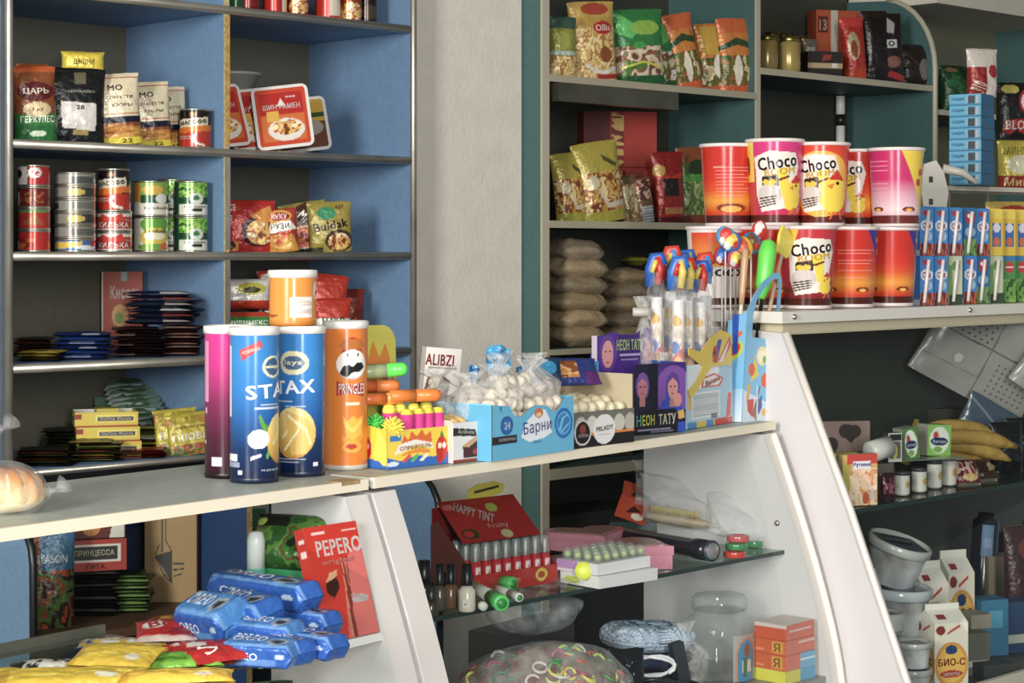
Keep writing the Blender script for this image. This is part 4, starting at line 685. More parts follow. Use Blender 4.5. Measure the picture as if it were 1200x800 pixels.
def filmbag(label, P, rx, ry, h, tz=0, grp='clear plastic bags', m='filmw', ntop=.5):
    sd = random.random()*30
    def fn(U, V):
        a = U*2*math.pi; k = np.where(V < .6, np.sqrt(np.clip(1-(1-V/.6)**2, 0, 1))*.98+.02, 1-.85*np.clip((V-.6)/.22, 0, 1)+.95*ntop*np.clip((V-.8)/.2, 0, 1))
        k = k*(1+.25*(vn(np.cos(a)*2+5+sd, np.sin(a)*2+V*4+5)-.5)+.12*np.sin(a*7+sd+V*4)*np.clip(V*1.6, 0, 1))
        return np.stack([rx*k*np.cos(a), ry*k*np.sin(a), V*h], 1)
    g = G().grid(fn, 44, 26, 'ffffff', m); return put(tag(g.build('plastic_bag'), label, 'plastic bag', grp), P, random.uniform(0, 90), tz, tz*.5)
for i, (x, z, rx, h, t) in enumerate(((.03, .045, .046, .10, -8), (.075, .055, .046, .10, 6), (.12, .05, .048, .125, -6), (.165, .055, .046, .11, 8), (.208, .045, .04, .125, -3))):
    filmbag('clear knotted bag of sweets in the light blue box, %s from left' % ORD[i], L_(x, .055, z), rx, .036, h, t)
filmbag('clear empty bag sticking out to the left of the blue box', L_(-.01, .09, .062), .032, .03, .09, -14, ntop=.9)
def wrap(label, P, r, c, rz=0, c2='d8e4ec'):
    e = empty('candy_wrapper', label, 'wrapper', 'blue wrappers in the sweets box'); g = G(); sd = random.random()*20
    g.grid(lambda U, V: np.stack([(U-.5)*r*2.2, .3*r*np.sin(U*9+sd)+.35*r*(vn(U*6+sd, V*6)-.5), (V-.5)*r*2+.5*r*np.sin(U*3.4)+.3*r*vn(U*5, V*4+sd)], 1), 16, 14, [('b', c), ('r', .2, .3, .7, .45, c2), ('e', .6, .7, .2, .15, '2c6a9a')], 'foil')
    g.grid(lambda U, V: np.stack([(U-.5)*r*1.4, .5*r*np.sin(V*7+sd)+r*.3, (V-.5)*r*2.3], 1), 12, 12, [('b', c), ('e', .5, .5, .3, .2, '1c3a5a')], 'foil'); g.build('foil', e); return put(e, P, rz)
wrap('blue crumpled wrapper standing highest in the sweets box', L_(.135, .085, .155), .020, '3a9ac8', 10); wrap('small blue wrapper at the left of the sweets box', L_(.075, .095, .135), .011, '2c78a8', 30)
wrap('blue wrapper at the right end of the sweets box', L_(.226, .09, .12), .017, '2a8ac0', -20)
G_ = G().lathe([(.001, 0), (.03, .003), (.034, .009), (.034, .011), (.03, .006), (.001, .003)], 'a8acac', 'plastic', 30); put(tag(G_.build('clear_lid'), 'round grey plastic lid lying behind the egg box', 'lid'), (PP(663, 470, ZT)[0]+.05, 3.98, 1.262), 0, -6)
g = G().box(-.05, .05, -.04, .04, 0, .104, '2c2622'); put(tag(g.build('candy_box'), 'dark box under the grey lid behind the egg box', 'box'), (PP(663, 470, ZT)[0]+.05, 3.98, ZT), 50)
# ---- box of chocolate balls
P = PP(672, 525.5, ZT); rz = 48; L_ = T(P, rz); W_ = .172; Dp = .165; e = empty('display_box', 'black and tan display box holding pale balls', 'display box'); put(e, P, rz)
EL = [('e', x, .62, .09, .26, c) for x, c in ((.12, 'b8b4a8'), (.3, 'c8c4b8'), (.55, 'a8a898'), (.75, 'c0bcae'), (.93, 'b0ac9c'))]
G().box(0, W_, 0, .002, 0, .062, '1c1a1a', f=[('b', '1a1818'), ('r', 0, .42, 1, 1, '6a6a5e')]+EL+[('r', 0, .30, 1, .4, 'c8742c'), ('p', [(0, 0), (0, .42), (.35, .3), (1, .34), (1, 0)], '181616'), ('r', .3, .34, 1, .4, 'd0803a'),
    ('e', .15, .42, .135, .37, 'd0ccc4'), ('e', .15, .42, .115, .32, '201c1c'), ('e', .15, .52, .05, .14, '8a3a2a'), ('t', 'OHPOA', .15, .34, .16, .1, 'c8c0b8'), ('e', .5, .47, .18, .43, 'd8d8d4'), ('t', 'MILADY', .5, .5, .28, .14, '7a7878', 3), ('r', .4, .3, .6, .34, 'a8a8a4')]).build('front_panel', e)
G().box(W_-.003, W_, .002, Dp, 0, .124, 'b8a888', f='7a6c58').build('side_panel', e); G().box(0, .003, .002, Dp, 0, .075, '3a3430').build('side_panel', e)
G().box(.003, W_-.003, Dp-.003, Dp, 0, .11, 'b8a888').box(.003, W_-.003, .002, Dp-.003, 0, .003, 'a89878').build('tray', e)
pr = G().ball((0, 0, 0), (.013, .0125, .012), 'd8cca8', 'food', 16, 10).build('chocolate_ball'); tag(pr, 'pale ball hidden at the bottom of the black box', 'sweet', 'pale balls in the black box'); put(pr, L_(.03, .03, .017))
for z, nm in ((.042, 'lower'), (.066, 'upper')):
    for j in range(4):
        for i in range(6):
            if z > .05 and (i < 2 and j > 1): continue
            c = pr.copy(); COL.objects.link(c); c['label'] = 'pale ball, black box, %s layer, %s row from front, %s from left' % (nm, ORD[j], ORD[i])
            c.location = L_(.018+i*.0268+random.uniform(-.002, .002), .02+j*.034+random.uniform(-.003, .003), z+random.uniform(-.004, .004)+.004*j)
bag('candy_pack', 'blue and gold candy pack lying on the pale balls', 'candy pack', L_(.075, .06, .105), .11, .06, .02, [('b', '2a3878'), ('r', .1, .2, .6, .8, ('n', 6, 5, ['c8843c', 'd8a868', '8a4a24'])), ('r', .7, 0, 1, .4, '5a2a6a')], 20, -40, stand=False)
bag('candy_pack', 'teal blue candy pack beside the sweets box', 'candy pack', L_(.02, .08, .112), .06, .05, .02, [('b', '1c3a5a'), ('e', .5, .5, .35, .3, '2a8ab8')], 10, -30, stand=False)
# ---- neon tattoo display
P = PP(744.5, 510, ZT); rz = 41; L_ = T(P, rz); W_ = .137; e = empty('display_box', 'purple tattoo display box with two faces and neon lettering', 'display box'); put(e, P, rz)
def girl(cx, cy, s, hair='5a3a86', skin='c88a84', jac='2c4ab0'):
    return [('e', cx, cy+.02*s, .13*s, .2*s, hair), ('p', [(cx-.25*s, cy-.42*s), (cx-.22*s, cy-.18*s), (cx-.08*s, cy-.12*s), (cx+.12*s, cy-.15*s), (cx+.24*s, cy-.42*s)], jac), ('p', [(cx-.06*s, cy-.26*s), (cx-.05*s, cy-.05*s), (cx+.06*s, cy-.05*s), (cx+.05*s, cy-.26*s)], 'b0706c'), ('e', cx, cy, .095*s, .15*s, skin), ('p', [(cx-.1*s, cy+.06*s), (cx, cy+.14*s), (cx+.1*s, cy+.06*s), (cx+.06*s, cy+.2*s), (cx-.06*s, cy+.2*s)], hair),
            ('e', cx-.04*s, cy+.02*s, .02*s, .012*s, '2c1c34'), ('e', cx+.04*s, cy+.02*s, .02*s, .012*s, '2c1c34'), ('e', cx, cy-.08*s, .028*s, .014*s, 'a83a50'), ('l', [(cx, cy), (cx+.008*s, cy-.04*s)], .006*s, 'a8686a')]
NF = [('b', '1c1430'), ('r', .42, .32, 1, 1, ('g', '4a2478', '6a3a9a', '35206a')), ('e', .75, .6, .35, .36, '7a4aa0'), ('r', .26, .35, .44, 1, '14101e')]+girl(.14, .66, 1.0, '6a4a98', 'b87078', '1a1830')+girl(.74, .64, 1.05)+[('e', .84, .46, .08, .1, 'c88a80'), ('l', [(.6, .3), (.62, .6)], .02, '2a48a8'), ('p', [(0, 0), (0, .3), (.2, .34), (.8, .34), (.84, .25), (.84, .0)], '16121c'),
    ('r', .84, 0, 1, .14, '2a50b8'), ('p', [(.84, .3), (.96, .32), (.98, .2), (.86, .18)], 'd8a83c'), ('t', 'Н', .06, .2, .09, .15, '6ac8b0'), ('t', 'ЕОН', .25, .2, .24, .15, 'e4e450'), ('t', 'ТАТУ', .62, .2, .34, .15, 'ecebd8'), ('r', .05, .055, .7, .075, '8a88a0'), ('r', .3, .02, .75, .035, '6a6880')]
G().box(0, W_, 0, .002, 0, .134, '2a1c48', 'gloss', f=NF).build('front_panel', e)
G().box(0, .002, .002, .1, 0, .105, '241a3c', 'gloss').build('side_panel', e); G().box(W_-.002, W_, .002, .1, 0, .134, '2a4a90', 'gloss').build('side_panel', e); G().box(.002, W_-.002, .002, .098, 0, .003, '3a2a50').build('tray', e)
hd = [(-.012, .0), (-.02, .15), (-.005, .17), (.01, .185), (.04, .192), (.06, .186), (.10, .186), (.125, .197), (.15, .195), (.16, .17), (.165, .0)]
g = G().prism(hd, .1015, .103, '4a2c80', 'gloss', 'y')
g.grid(lambda U, V: np.stack([-.018+U*.178, U*0+.101, .115+V*.0705], 1), 120, 50, [('b', '4a2a80'), ('r', 0, 0, .08, 1, 'd8c8d8'), ('r', 0, 0, .1, .3, '3a8ac0'), ('r', .4, .3, .8, 1, '382066'), ('e', .24, .5, .13, .52, '5a3a8a'), ('e', .24, .48, .085, .38, 'c88a8c'), ('e', .21, .55, .015, .03, '2c1c34'), ('e', .275, .55, .015, .03, '2c1c34'), ('e', .24, .25, .025, .03, 'a84058'),
    ('e', .87, .5, .1, .5, '6a4a90'), ('e', .87, .46, .07, .36, 'b87a88'), ('e', .85, .55, .012, .03, '2c1c34'), ('e', .9, .55, .012, .03, '2c1c34'), ('t', 'НЕОН ТАТУ', .57, .72, .4, .3, 'c8e080'), ('r', .42, .42, .74, .46, 'a890c0'), ('r', .44, .3, .7, .33, '8a78a8')], 'gloss', False); g.build('header_card', e)
for i in range(3):
    put(tag(G().box(0, .1, 0, .012, 0, .09, '6a2a78', 'gloss', t=[('b', 'a84a90'), ('r', .1, 0, .4, 1, 'e0dce0')]).build('tattoo_packet'), 'purple tattoo packet standing in the display, %s from front' % ORD[i], 'packet', 'tattoo packets'), L_(.01, .03+i*.02, .004), rz)
# ---- banana lollipop display
P = PP(805.5, 503, ZT); rz = 57; L_ = T(P, rz); W_ = .195; e = empty('display_box', 'pale blue lollipop display box with banana print', 'display box'); put(e, P, rz)
BN = [('b', '9cc4d8'), ('r', 0, 0, 1, .1, ('n', 6, 1, ['c83a2c', 'd8b83c', '3a8ac0'])), ('e', .1, .9, .6, .3, 'e0ecf0'), ('p', [(.02, .56), (.08, .5), (.1, .3), (.02, .3)], 'd8a82c'), ('r', .1, .14, .72, .56, 'cfd8dc'), ('r', .13, .18, .69, .53, 'c4ccd0'), ('r', .13, .18, .69, .53, ('s', 1, 9, '9aa8b0')), ('r', .52, .12, .66, .2, '5a646c'),
      ('p', [(.85, .1), (.9, .5), (.98, .48), (.96, .12)], 'd0503a'), ('p', [(.3, .62), (.32, .78), (.6, .84), (.8, .74), (.72, .62)], 'c83a30'), ('p', [(.34, .64), (.36, .76), (.6, .81), (.76, .73), (.68, .64)], 'e4dcd4'), ('t', 'Banana', .55, .72, .32, .09, 'b03a30', 10)]
hb = .125; g = G(); g.box(0, W_, 0, .002, 0, hb, '9cc4d8', 'gloss', f=BN); g.build('front_panel', e)
G().box(0, .002, .002, .11, 0, hb*.9, 'c8dce4', 'gloss').build('side_panel', e); G().box(W_-.002, W_, .002, .11, 0, hb, '8cbcd8', 'gloss').build('side_panel', e); G().box(.002, W_-.002, .108, .11, 0, hb, 'a8c8d8').box(.002, W_-.002, .002, .108, 0, .003, 'b8c0c4').build('tray', e)
bn = [(0, .16), (.0, .145), (.06, .12), (.03, .09), (-.002, .075), (.01, .06), (.04, .075), (.07, .10), (.12, .13), (.15, .16), (.19, .165), (.185, .18), (.14, .19), (.09, .175), (.05, .15), (.02, .155)]
G().prism([(x, z) for x, z in bn], -.003, -.0015, 'dcc02c', 'gloss', 'y').build('banana_cutout', e)
g = G(); g.grid(lambda U, V: np.stack([.10+U*.085, U*0-.0035, .118+V*.06], 1), 50, 40, [('b', 'd8bc34'), ('p', [(0, .2), (.3, .9), (.5, .9), (.25, .1)], '2c4a9a'), ('p', [(.3, .2), (.6, .6), (.9, 1), (1, .7), (.6, .2)], 'c8502c'), ('p', [(.35, .15), (.6, .5), (.85, .8), (.8, .6), (.55, .15)], 'dcd4cc'), ('e', .15, .4, .14, .3, 'b8342c'), ('e', .12, .45, .05, .1, '201c24')], 'gloss', False); g.build('mascot_strip', e)
# wrapped twist lollies standing in it
def lolly(label, P, h, c_top, tilt, grp='film wrapped candy sticks'):
    e = empty('candy_stick', label, 'candy stick', grp); r = .0195
    cyl(G(), r*.62, .0, h*.72, [('b', 'e0d8d0'), ('r', -.5, .45, 1.5, 1, ('n', 3, 14, ['e8e4e0', 'd0d4d8', 'e8dcd0', 'c8b8a0'])), ('p', [(0, .44), (1, .54), (1, .66), (0, .52)], 'c83028'), ('e', .3, .62, .3, .05, '3a6ab0'), ('p', [(0, .2), (1, .32), (1, .42), (0, .3)], 'c83028'), ('e', .5, .5, .25, .05, 'e8a828'), ('e', .6, .16, .3, .06, 'e8982c'), ('p', [(0, 0), (1, .1), (1, .16), (0, .06)], '3a6ab0'), ('e', .4, .83, .3, .04, 'd8a83c')], 'gloss', nv=90, nu=60).build('stick', e)
    G().grid(lambda U, V: np.stack([np.cos(U*6.283)*r*(1+.22*(vn(U*9+h*50, V*9)-.5)+.1*np.sin(U*25))*(1-.45*np.clip((V-.86)/.14, 0, 1)), np.sin(U*6.283)*r*(1+.2*np.sin(U*31)*.4), V*h*.86], 1), 40, 24, 'ffffff', 'film').build('film', e)
    g = G(); a0, a1, a2 = c_top
    g.tube([(-.013, 0, h*.78), (-.012, 0, h*.88), (-.004, 0, h*.95), (.008, 0, h*.955), (.015, 0, h*.9)], [.010, .011, .011, .010, .009], a0, 'plastic', 10).tube([(.004, -.006, h*.79), (.008, -.006, h*.88), (.004, -.006, h*.95)], [.0075, .0085, .006], a1, 'plastic', 8).tube([(-.008, -.0085, h*.86), (.0, -.009, h*.93)], .005, a2, 'plastic', 8); g.build('toy_cap', e)
    return put(e, P, random.uniform(-10, 10), tilt[0], tilt[1])
CT = [('2a6ac0', 'd8c03c', 'c83028'), ('c83028', 'd8c03c', '3a7ac8'), ('2458b0', 'c02c28', 'e0c838'), ('c83a2c', '4a8ad0', 'e0c838'), ('2a64b8', 'c83028', 'd8e0e8')]
xx = [.004, .05, .096, .142]
for j, y in enumerate((.03, .075)):
    for i, x in enumerate(xx):
        px_ = x+.012; lolly('striped candy stick in film, %s row, %s from the left' % (('front', 'rear')[j], ORD[i]), L_(px_, y, .005), (.342, .358)[j]+random.uniform(-.008, .012), CT[(i+j*2) % 5], (0, random.uniform(-3, 2)))
filmbag('tall crinkled clear bag at the left of the candy sticks', L_(-.012, .085, .06), .018, .02, .20, -2, ntop=.9)
filmbag('clear bag sagging beside the banana box', L_(-.01, .06, .0), .02, .02, .15, 3, ntop=.8)
put(tag(G().lathe([(.008, 0), (.009, .002), (.009, .03), (.007, .032)], 'b8b4aa', 'plastic', 20).build('plastic_plug'), 'white plug poking out left of the candy sticks', 'plug'), (L_(-.04, .1, .21)[0], L_(-.04, .1)[1], 1.385), 0, 0, 90)
# colourful lollipops behind
for i, (px, py, c1, c2, r) in enumerate(((856, 283, '3a70b8', 'e8c83c', .022), (868, 292, 'e8c030', 'd85a3c', .026), (880, 285, '2a88c0', '6a4a2c', .022), (850, 277, '4aa0cc', 'd83a34', .020), (846, 300, 'c03040', '3a6ac0', .018), (890, 268, 'd83028', 'e8e0dc', .016), (862, 304, 'd84a78', 'e8c83c', .018))):
    Yq = 4.13+.02*(i % 3); Pq = ((px-600)/F*Yq, Yq, EYE-(py-HZ)/F*Yq); g = G().ball((0, 0, 0), (r, r*.55, r*1.1), [('b', c1), ('e', .75, .6, .12, .25, c2), ('e', .68, .35, .06, .14, 'e8e4dc'), ('e', .84, .4, .05, .12, 'c8342c')], 'foil', 40, 24, .15)
    e = empty('lollipop', 'foil wrapped lollipop above the candy sticks, ' + ['leftmost blue one', 'large yellow one in the centre', 'teal and brown one', 'pale blue one at the upper left', 'dark red one low on the left', 'small red one behind the green brush', 'pink one low in the centre'][i], 'lollipop', 'foil wrapped lollipops')
    g.build('wrapper', e); G().tube([(0, 0, -r), (0, 0, -(Pq[2]-ZT-.014))], .002, 'e8e4dc', 'plastic', 6).build('stick', e); put(e, Pq)
# ---- tall light blue holder
P = PP(866, 494, ZT); rz = 50; L_ = T(P, rz); e = empty('display_stand', 'tall light blue cardboard stand with fruit print and window', 'display stand'); put(e, (P[0]+.004, P[1]-.01, P[2]), rz, 0, 5.5); e.scale = (1.12, 1, 1.03); P = (P[0]+.004, P[1]-.01, P[2]); L_ = T(P, rz)
O_ = [(0, 0), (.108, 0), (.109, .1), (.110, .2), (.112, .29), (.104, .307), (.085, .305), (.05, .285), (.02, .255), (0, .22)]
I_ = [(.02, .17), (.096, .17), (.098, .19), (.1, .24), (.103, .285), (.098, .294), (.083, .292), (.055, .272), (.03, .245), (.02, .21)]
g = G()
def blu(ops): return ops
n = len(O_); q = []
for y in (0, .002): q += [(a, y, b) for a, b in O_]+[(a, y, b) for a, b in I_]
Fq = [(i, (i+1) % n, n+(i+1) % n, n+i) for i in range(n)]+[(2*n+i, 3*n+i, 3*n+(i+1) % n, 2*n+(i+1) % n) for i in range(n)]+[((i+1) % n, i, 2*n+i, 2*n+(i+1) % n) for i in range(n)]
g.add(q, Fq, '74b8de', 'gloss')
g.grid(lambda U, V: np.stack([U*.108, U*0-.0006, V*.16], 1), 76, 110, [('b', '74b8de'), ('p', [(0, 0), (0, .4), (1, .22), (1, 0)], 'c8dce8'), ('p', [(.2, .5), (.3, .85), (.45, .6)], 'd8c43c'), ('e', .52, .84, .17, .12, 'e8d89a'), ('e', .5, .84, .12, .07, 'f0e8c8'), ('e', .6, .8, .05, .05, '6aa83c'), ('e', .22, .66, .1, .08, 'd85a34'), ('e', .66, .54, .13, .09, 'd8583c'),
    ('p', [(.12, .5), (.1, .3), (.16, .2), (.22, .45)], 'd8a83c'), ('p', [(.12, .28), (.16, .14), (.32, .06), (.34, .3)], 'c84a3c'), ('p', [(.42, .26), (.5, .1), (.6, .2), (.58, .36)], '3a5ab0'), ('p', [(.3, .1), (.45, .02), (.5, .3), (.4, .3)], 'a8783c'), ('l', [(.36, .1), (.5, .45)], .02, '5a6a80'), ('l', [(.46, .1), (.42, .45)], .02, 'd0d8dc'), ('e', .66, .14, .07, .05, 'e0b04c')], 'gloss', False)
g.build('front_panel', e); g = G(); g.grid(lambda U, V: np.stack([U*0-.0012, .045*(1-U), V*(.2+.02*U)], 1), 30, 120, [('b', '74b8de'), ('r', 0, 0, 1, .3, ('g', 'd8e4ec', '9cc8e0')), ('e', .4, .68, .5, .09, 'b8c83c'), ('e', .42, .69, .32, .06, 'c83a2c'), ('e', .6, .82, .22, .03, 'd8683c'), ('e', .2, .45, .2, .05, '5aa0c8')], 'gloss', False); g.build('side_print', e)
G().box(-.001, .001, .002, .045, 0, .2, '74b8de', 'gloss').build('side_panel', e); G().box(.106, .108, .002, .045, 0, .19, '5aa0c8', 'gloss').build('side_panel', e); G().box(.001, .106, .043, .045, 0, .2, '14181c').box(.001, .106, .002, .043, 0, .003, '8ab0c0').build('tray', e)
def spat(label, cat, x0, z0, x1, z1, y, c1, c2, kind):
    e = empty('spatula' if kind == 's' else 'plastic_brush', label, cat); a = np.array((x0, 0, z0)); b = np.array((x1, 0, z1)); m_ = a+(b-a)*.72
    G().tube([a, m_], .0042, c1, 'plastic', 10).build('handle', e)
    if kind == 's':
        g = G().prism([(-.019, 0), (.017, 0), (.026, .014), (.028, .052), (-.022, .060), (-.026, .036)], -.0035, .0035, c2, 'plastic', 'y'); o = g.build('blade', e); o.location = m_; o.rotation_euler = (0, math.atan2(b[0]-a[0], b[2]-a[2]), 0)
    else: G().tube([m_-(b-a)*.06, m_+(b-a)*.02, m_+(b-a)*.2, b-(b-a)*.02, b], ([.006, .017, .0195, .015, .003] if c2[0] == '5' else [.005, .007, .008, .007, .003]), c2, 'plastic', 14).build('head', e)
    return put(e, L_(0, y, 0), rz, 0, 5)
spat('yellow spatula with pale wooden handle in the blue stand', 'spatula', .05, .01, .205, .49, .025, 'd8c0a0', 'e8d83c', 's')
spat('bright green brush standing in the blue stand', 'brush', .055, .01, .105, .385, .022, '16181a', '5ad83c', 'b')
spat('small white stick with brown tip beside the green brush', 'stick', .012, .01, .03, .36, .03, 'e8dccc', 'c09a70', 'b')
put(tag(G().box(0, .03, 0, .012, 0, .215, '2a50a8', 'gloss', f=[('b', '2a54b0'), ('r', .3, .9, .7, 1, '1c3a90')]).build('packet'), 'dark blue narrow packet inside the blue stand', 'packet'), L_(.012, .018, .004), rz)
# ---- red snack tubs on the right case
ZC = 1.3815
CELL = .0017
def cup(label, P, rz, ops, h=.178, rt=.0635, rb=.052):
    e = empty('snack_tub', label, 'snack tub', 'red snack tubs'); g = G()
    cyl(g, rb, .006, h-.006, ops, 'gloss', rt-.001); g.build('tub', e)
    G().lathe([(rb*.9, .0), (rb*1.01, 0), (rb*1.015, .007), (rb*1.0, .0075)], 'dccfcb', 'plastic', 40).build('foot', e)
    G().lathe([(rt*.99, h-.008), (rt*1.03, h-.007), (rt*1.04, h-.002), (rt*1.02, h), (rt*.95, h), (rt*.94, h-.004), (.001, h-.004)], 'e6d8d4', 'plastic', 48).build('lid', e)
    return put(e, P, rz)
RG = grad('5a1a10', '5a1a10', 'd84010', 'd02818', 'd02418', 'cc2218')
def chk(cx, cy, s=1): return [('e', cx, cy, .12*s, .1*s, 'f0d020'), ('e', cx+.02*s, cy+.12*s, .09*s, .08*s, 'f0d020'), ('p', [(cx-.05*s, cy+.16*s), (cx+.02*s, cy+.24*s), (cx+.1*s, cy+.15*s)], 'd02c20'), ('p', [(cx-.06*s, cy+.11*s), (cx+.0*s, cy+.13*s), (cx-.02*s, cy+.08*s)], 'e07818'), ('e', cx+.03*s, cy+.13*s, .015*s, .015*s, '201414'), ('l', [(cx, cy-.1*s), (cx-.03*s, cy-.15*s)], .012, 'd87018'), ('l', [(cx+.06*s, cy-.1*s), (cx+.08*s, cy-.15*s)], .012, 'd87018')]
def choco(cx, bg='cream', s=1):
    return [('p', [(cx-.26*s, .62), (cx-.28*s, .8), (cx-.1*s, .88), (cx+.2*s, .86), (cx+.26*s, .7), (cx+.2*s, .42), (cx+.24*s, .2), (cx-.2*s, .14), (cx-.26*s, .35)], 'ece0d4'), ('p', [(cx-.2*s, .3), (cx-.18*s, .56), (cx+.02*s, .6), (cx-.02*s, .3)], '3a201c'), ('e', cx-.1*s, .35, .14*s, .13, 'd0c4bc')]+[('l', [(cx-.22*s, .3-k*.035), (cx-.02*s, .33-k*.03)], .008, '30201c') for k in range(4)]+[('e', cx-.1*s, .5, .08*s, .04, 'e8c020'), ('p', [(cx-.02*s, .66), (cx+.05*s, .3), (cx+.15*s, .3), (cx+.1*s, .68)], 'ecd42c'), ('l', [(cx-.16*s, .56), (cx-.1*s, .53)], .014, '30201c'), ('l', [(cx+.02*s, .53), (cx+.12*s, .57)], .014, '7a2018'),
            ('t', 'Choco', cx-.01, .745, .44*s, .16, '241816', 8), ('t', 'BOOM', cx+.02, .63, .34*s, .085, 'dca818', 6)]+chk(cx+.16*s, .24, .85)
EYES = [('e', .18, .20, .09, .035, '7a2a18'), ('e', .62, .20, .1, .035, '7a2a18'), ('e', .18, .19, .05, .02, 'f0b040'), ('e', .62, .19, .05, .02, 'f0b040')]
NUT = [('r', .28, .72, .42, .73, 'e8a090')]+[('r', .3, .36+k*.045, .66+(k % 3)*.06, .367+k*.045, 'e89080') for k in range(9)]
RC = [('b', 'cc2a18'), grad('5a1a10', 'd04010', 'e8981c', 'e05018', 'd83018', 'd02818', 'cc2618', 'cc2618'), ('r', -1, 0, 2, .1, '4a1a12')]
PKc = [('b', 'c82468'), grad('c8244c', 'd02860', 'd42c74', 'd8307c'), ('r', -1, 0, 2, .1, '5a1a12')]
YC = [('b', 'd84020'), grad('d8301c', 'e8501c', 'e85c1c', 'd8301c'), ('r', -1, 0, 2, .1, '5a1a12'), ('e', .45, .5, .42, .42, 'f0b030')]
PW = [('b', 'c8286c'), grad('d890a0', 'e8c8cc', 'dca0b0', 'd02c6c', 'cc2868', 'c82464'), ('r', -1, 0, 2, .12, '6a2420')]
NV = [('p', [(.66, 1), (.98, .35), (1.3, .2), (1.4, 1)], '3a2c88'), ('e', .92, .7, .05, .05, 'd8d03c'), ('e', 1.0, .55, .06, .05, 'e0dcd4'), ('e', .86, .86, .03, .03, 'd8c83c')]
YT = [('p', [(.5, 1), (.68, .55), (.85, .1), (1.3, 0), (1.4, 1)], 'e8c820'), ('e', .9, .85, .05, .06, '8a4a1c'), ('e', .8, .7, .05, .05, 'c84a20'), ('e', .76, .56, .05, .05, 'c8402c'), ('l', [(.95, .7), (1.02, .5)], .02, '201414')]
def cpos(px, s, z): return LC.px(px, s, z)
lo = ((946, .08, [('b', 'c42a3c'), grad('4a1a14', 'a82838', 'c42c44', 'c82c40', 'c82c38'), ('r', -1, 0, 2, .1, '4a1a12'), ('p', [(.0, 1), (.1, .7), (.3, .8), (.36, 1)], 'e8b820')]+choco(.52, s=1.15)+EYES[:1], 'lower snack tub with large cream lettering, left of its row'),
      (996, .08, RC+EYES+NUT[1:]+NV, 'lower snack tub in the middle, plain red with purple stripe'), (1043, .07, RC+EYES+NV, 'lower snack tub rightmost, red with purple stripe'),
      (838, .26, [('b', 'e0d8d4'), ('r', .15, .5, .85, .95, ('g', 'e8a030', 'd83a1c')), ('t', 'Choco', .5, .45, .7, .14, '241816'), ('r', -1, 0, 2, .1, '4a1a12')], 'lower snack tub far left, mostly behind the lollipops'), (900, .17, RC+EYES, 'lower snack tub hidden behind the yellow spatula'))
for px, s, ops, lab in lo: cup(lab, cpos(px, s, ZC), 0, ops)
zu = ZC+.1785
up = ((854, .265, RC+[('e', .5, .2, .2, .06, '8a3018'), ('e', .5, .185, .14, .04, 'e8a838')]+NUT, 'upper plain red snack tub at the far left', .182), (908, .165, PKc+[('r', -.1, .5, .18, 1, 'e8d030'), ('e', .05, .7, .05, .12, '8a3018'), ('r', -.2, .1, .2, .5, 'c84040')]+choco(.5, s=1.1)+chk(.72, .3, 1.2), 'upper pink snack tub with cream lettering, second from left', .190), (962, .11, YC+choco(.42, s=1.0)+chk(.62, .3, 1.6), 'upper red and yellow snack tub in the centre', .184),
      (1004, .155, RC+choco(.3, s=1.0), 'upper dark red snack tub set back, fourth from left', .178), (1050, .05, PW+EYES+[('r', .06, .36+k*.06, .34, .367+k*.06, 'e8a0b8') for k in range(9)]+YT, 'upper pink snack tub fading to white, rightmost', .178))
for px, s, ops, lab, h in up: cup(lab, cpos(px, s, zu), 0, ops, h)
# ---- juice boxes
def juice(label, px, s, z, kind, rz=0):
    P = cpos(px, s, z); e = empty('juice_box', label, 'juice box', 'small juice boxes'); w_, d, h = .040, .055, .112
    c = {'b': '2a78c0', 'g': '4a8a3a', 'y': 'e0bc24', 'k': '2a6aa0', 'w': '9ab08a'}[kind]
    f = {'b': [('b', '3a80c0'), ('r', 0, 0, 1, .26, ('n', 4, 5, ['8a3a24', 'b85a3a', '6a2c28'])), ('e', .5, .62, .45, .12, 'd0d8e0'), ('t', 'Сок', .5, .62, .6, .12, 'b02c34'), ('e', .4, .88, .2, .06, 'a83a44'), ('e', .6, .4, .3, .1, '9ab8d0')],
         'k': [('b', '2a6a9c'), ('r', 0, 0, 1, .34, ('n', 4, 5, ['4a7a3a', '6a9a4a', '3a5a34'])), ('e', .5, .8, .36, .13, 'b02c34'), ('e', .5, .84, .22, .05, 'e0d8d8'), ('e', .5, .5, .4, .1, '8ab0c8')],
         'g': [('b', '4a8a4a'), ('r', 0, 0, 1, .5, ('n', 3, 5, ['2c5a24', '6a9a3a', '8ab050'])), ('e', .5, .76, .36, .12, 'c03a34'), ('r', .2, .75, .8, .78, 'e0d8d8'), ('r', 0, .9, 1, 1, '3a7ab0')],
         'y': [('b', 'dcb820'), ('r', .15, .2, .85, .7, '3a6ab0'), ('e', .5, .6, .3, .1, 'd0d0e0'), ('e', .5, .3, .25, .1, 'c86a3c'), ('r', 0, .8, 1, 1, 'e4c838')],
         'w': [('b', 'b8c0a0'), ('e', .5, .8, .3, .1, '5a8a3a'), ('r', 0, 0, 1, .2, '3a4a2c'), ('r', .0, .2, .3, .8, '6a9a4a')]}[kind]
    G().box(-w_/2, w_/2, 0, d, 0, h, c, 'gloss', f=f, l=[('b', c), ('r', 0, 0, 1, .12, 'a8c0d8'), ('r', .05, .2, .9, .8, c)], r=c).box(-w_/2+.003, w_/2-.003, .002, d-.002, h, h+.0012, c, 'gloss').build('carton', e)
    if kind in 'bwk': G().tube([(-.011, -.0045, .006), (.002, -.005, h*.93)], .0042, 'e2d6d4', 'plastic', 8).build('straw', e)
    return put(e, P, rz)
rzj = 28
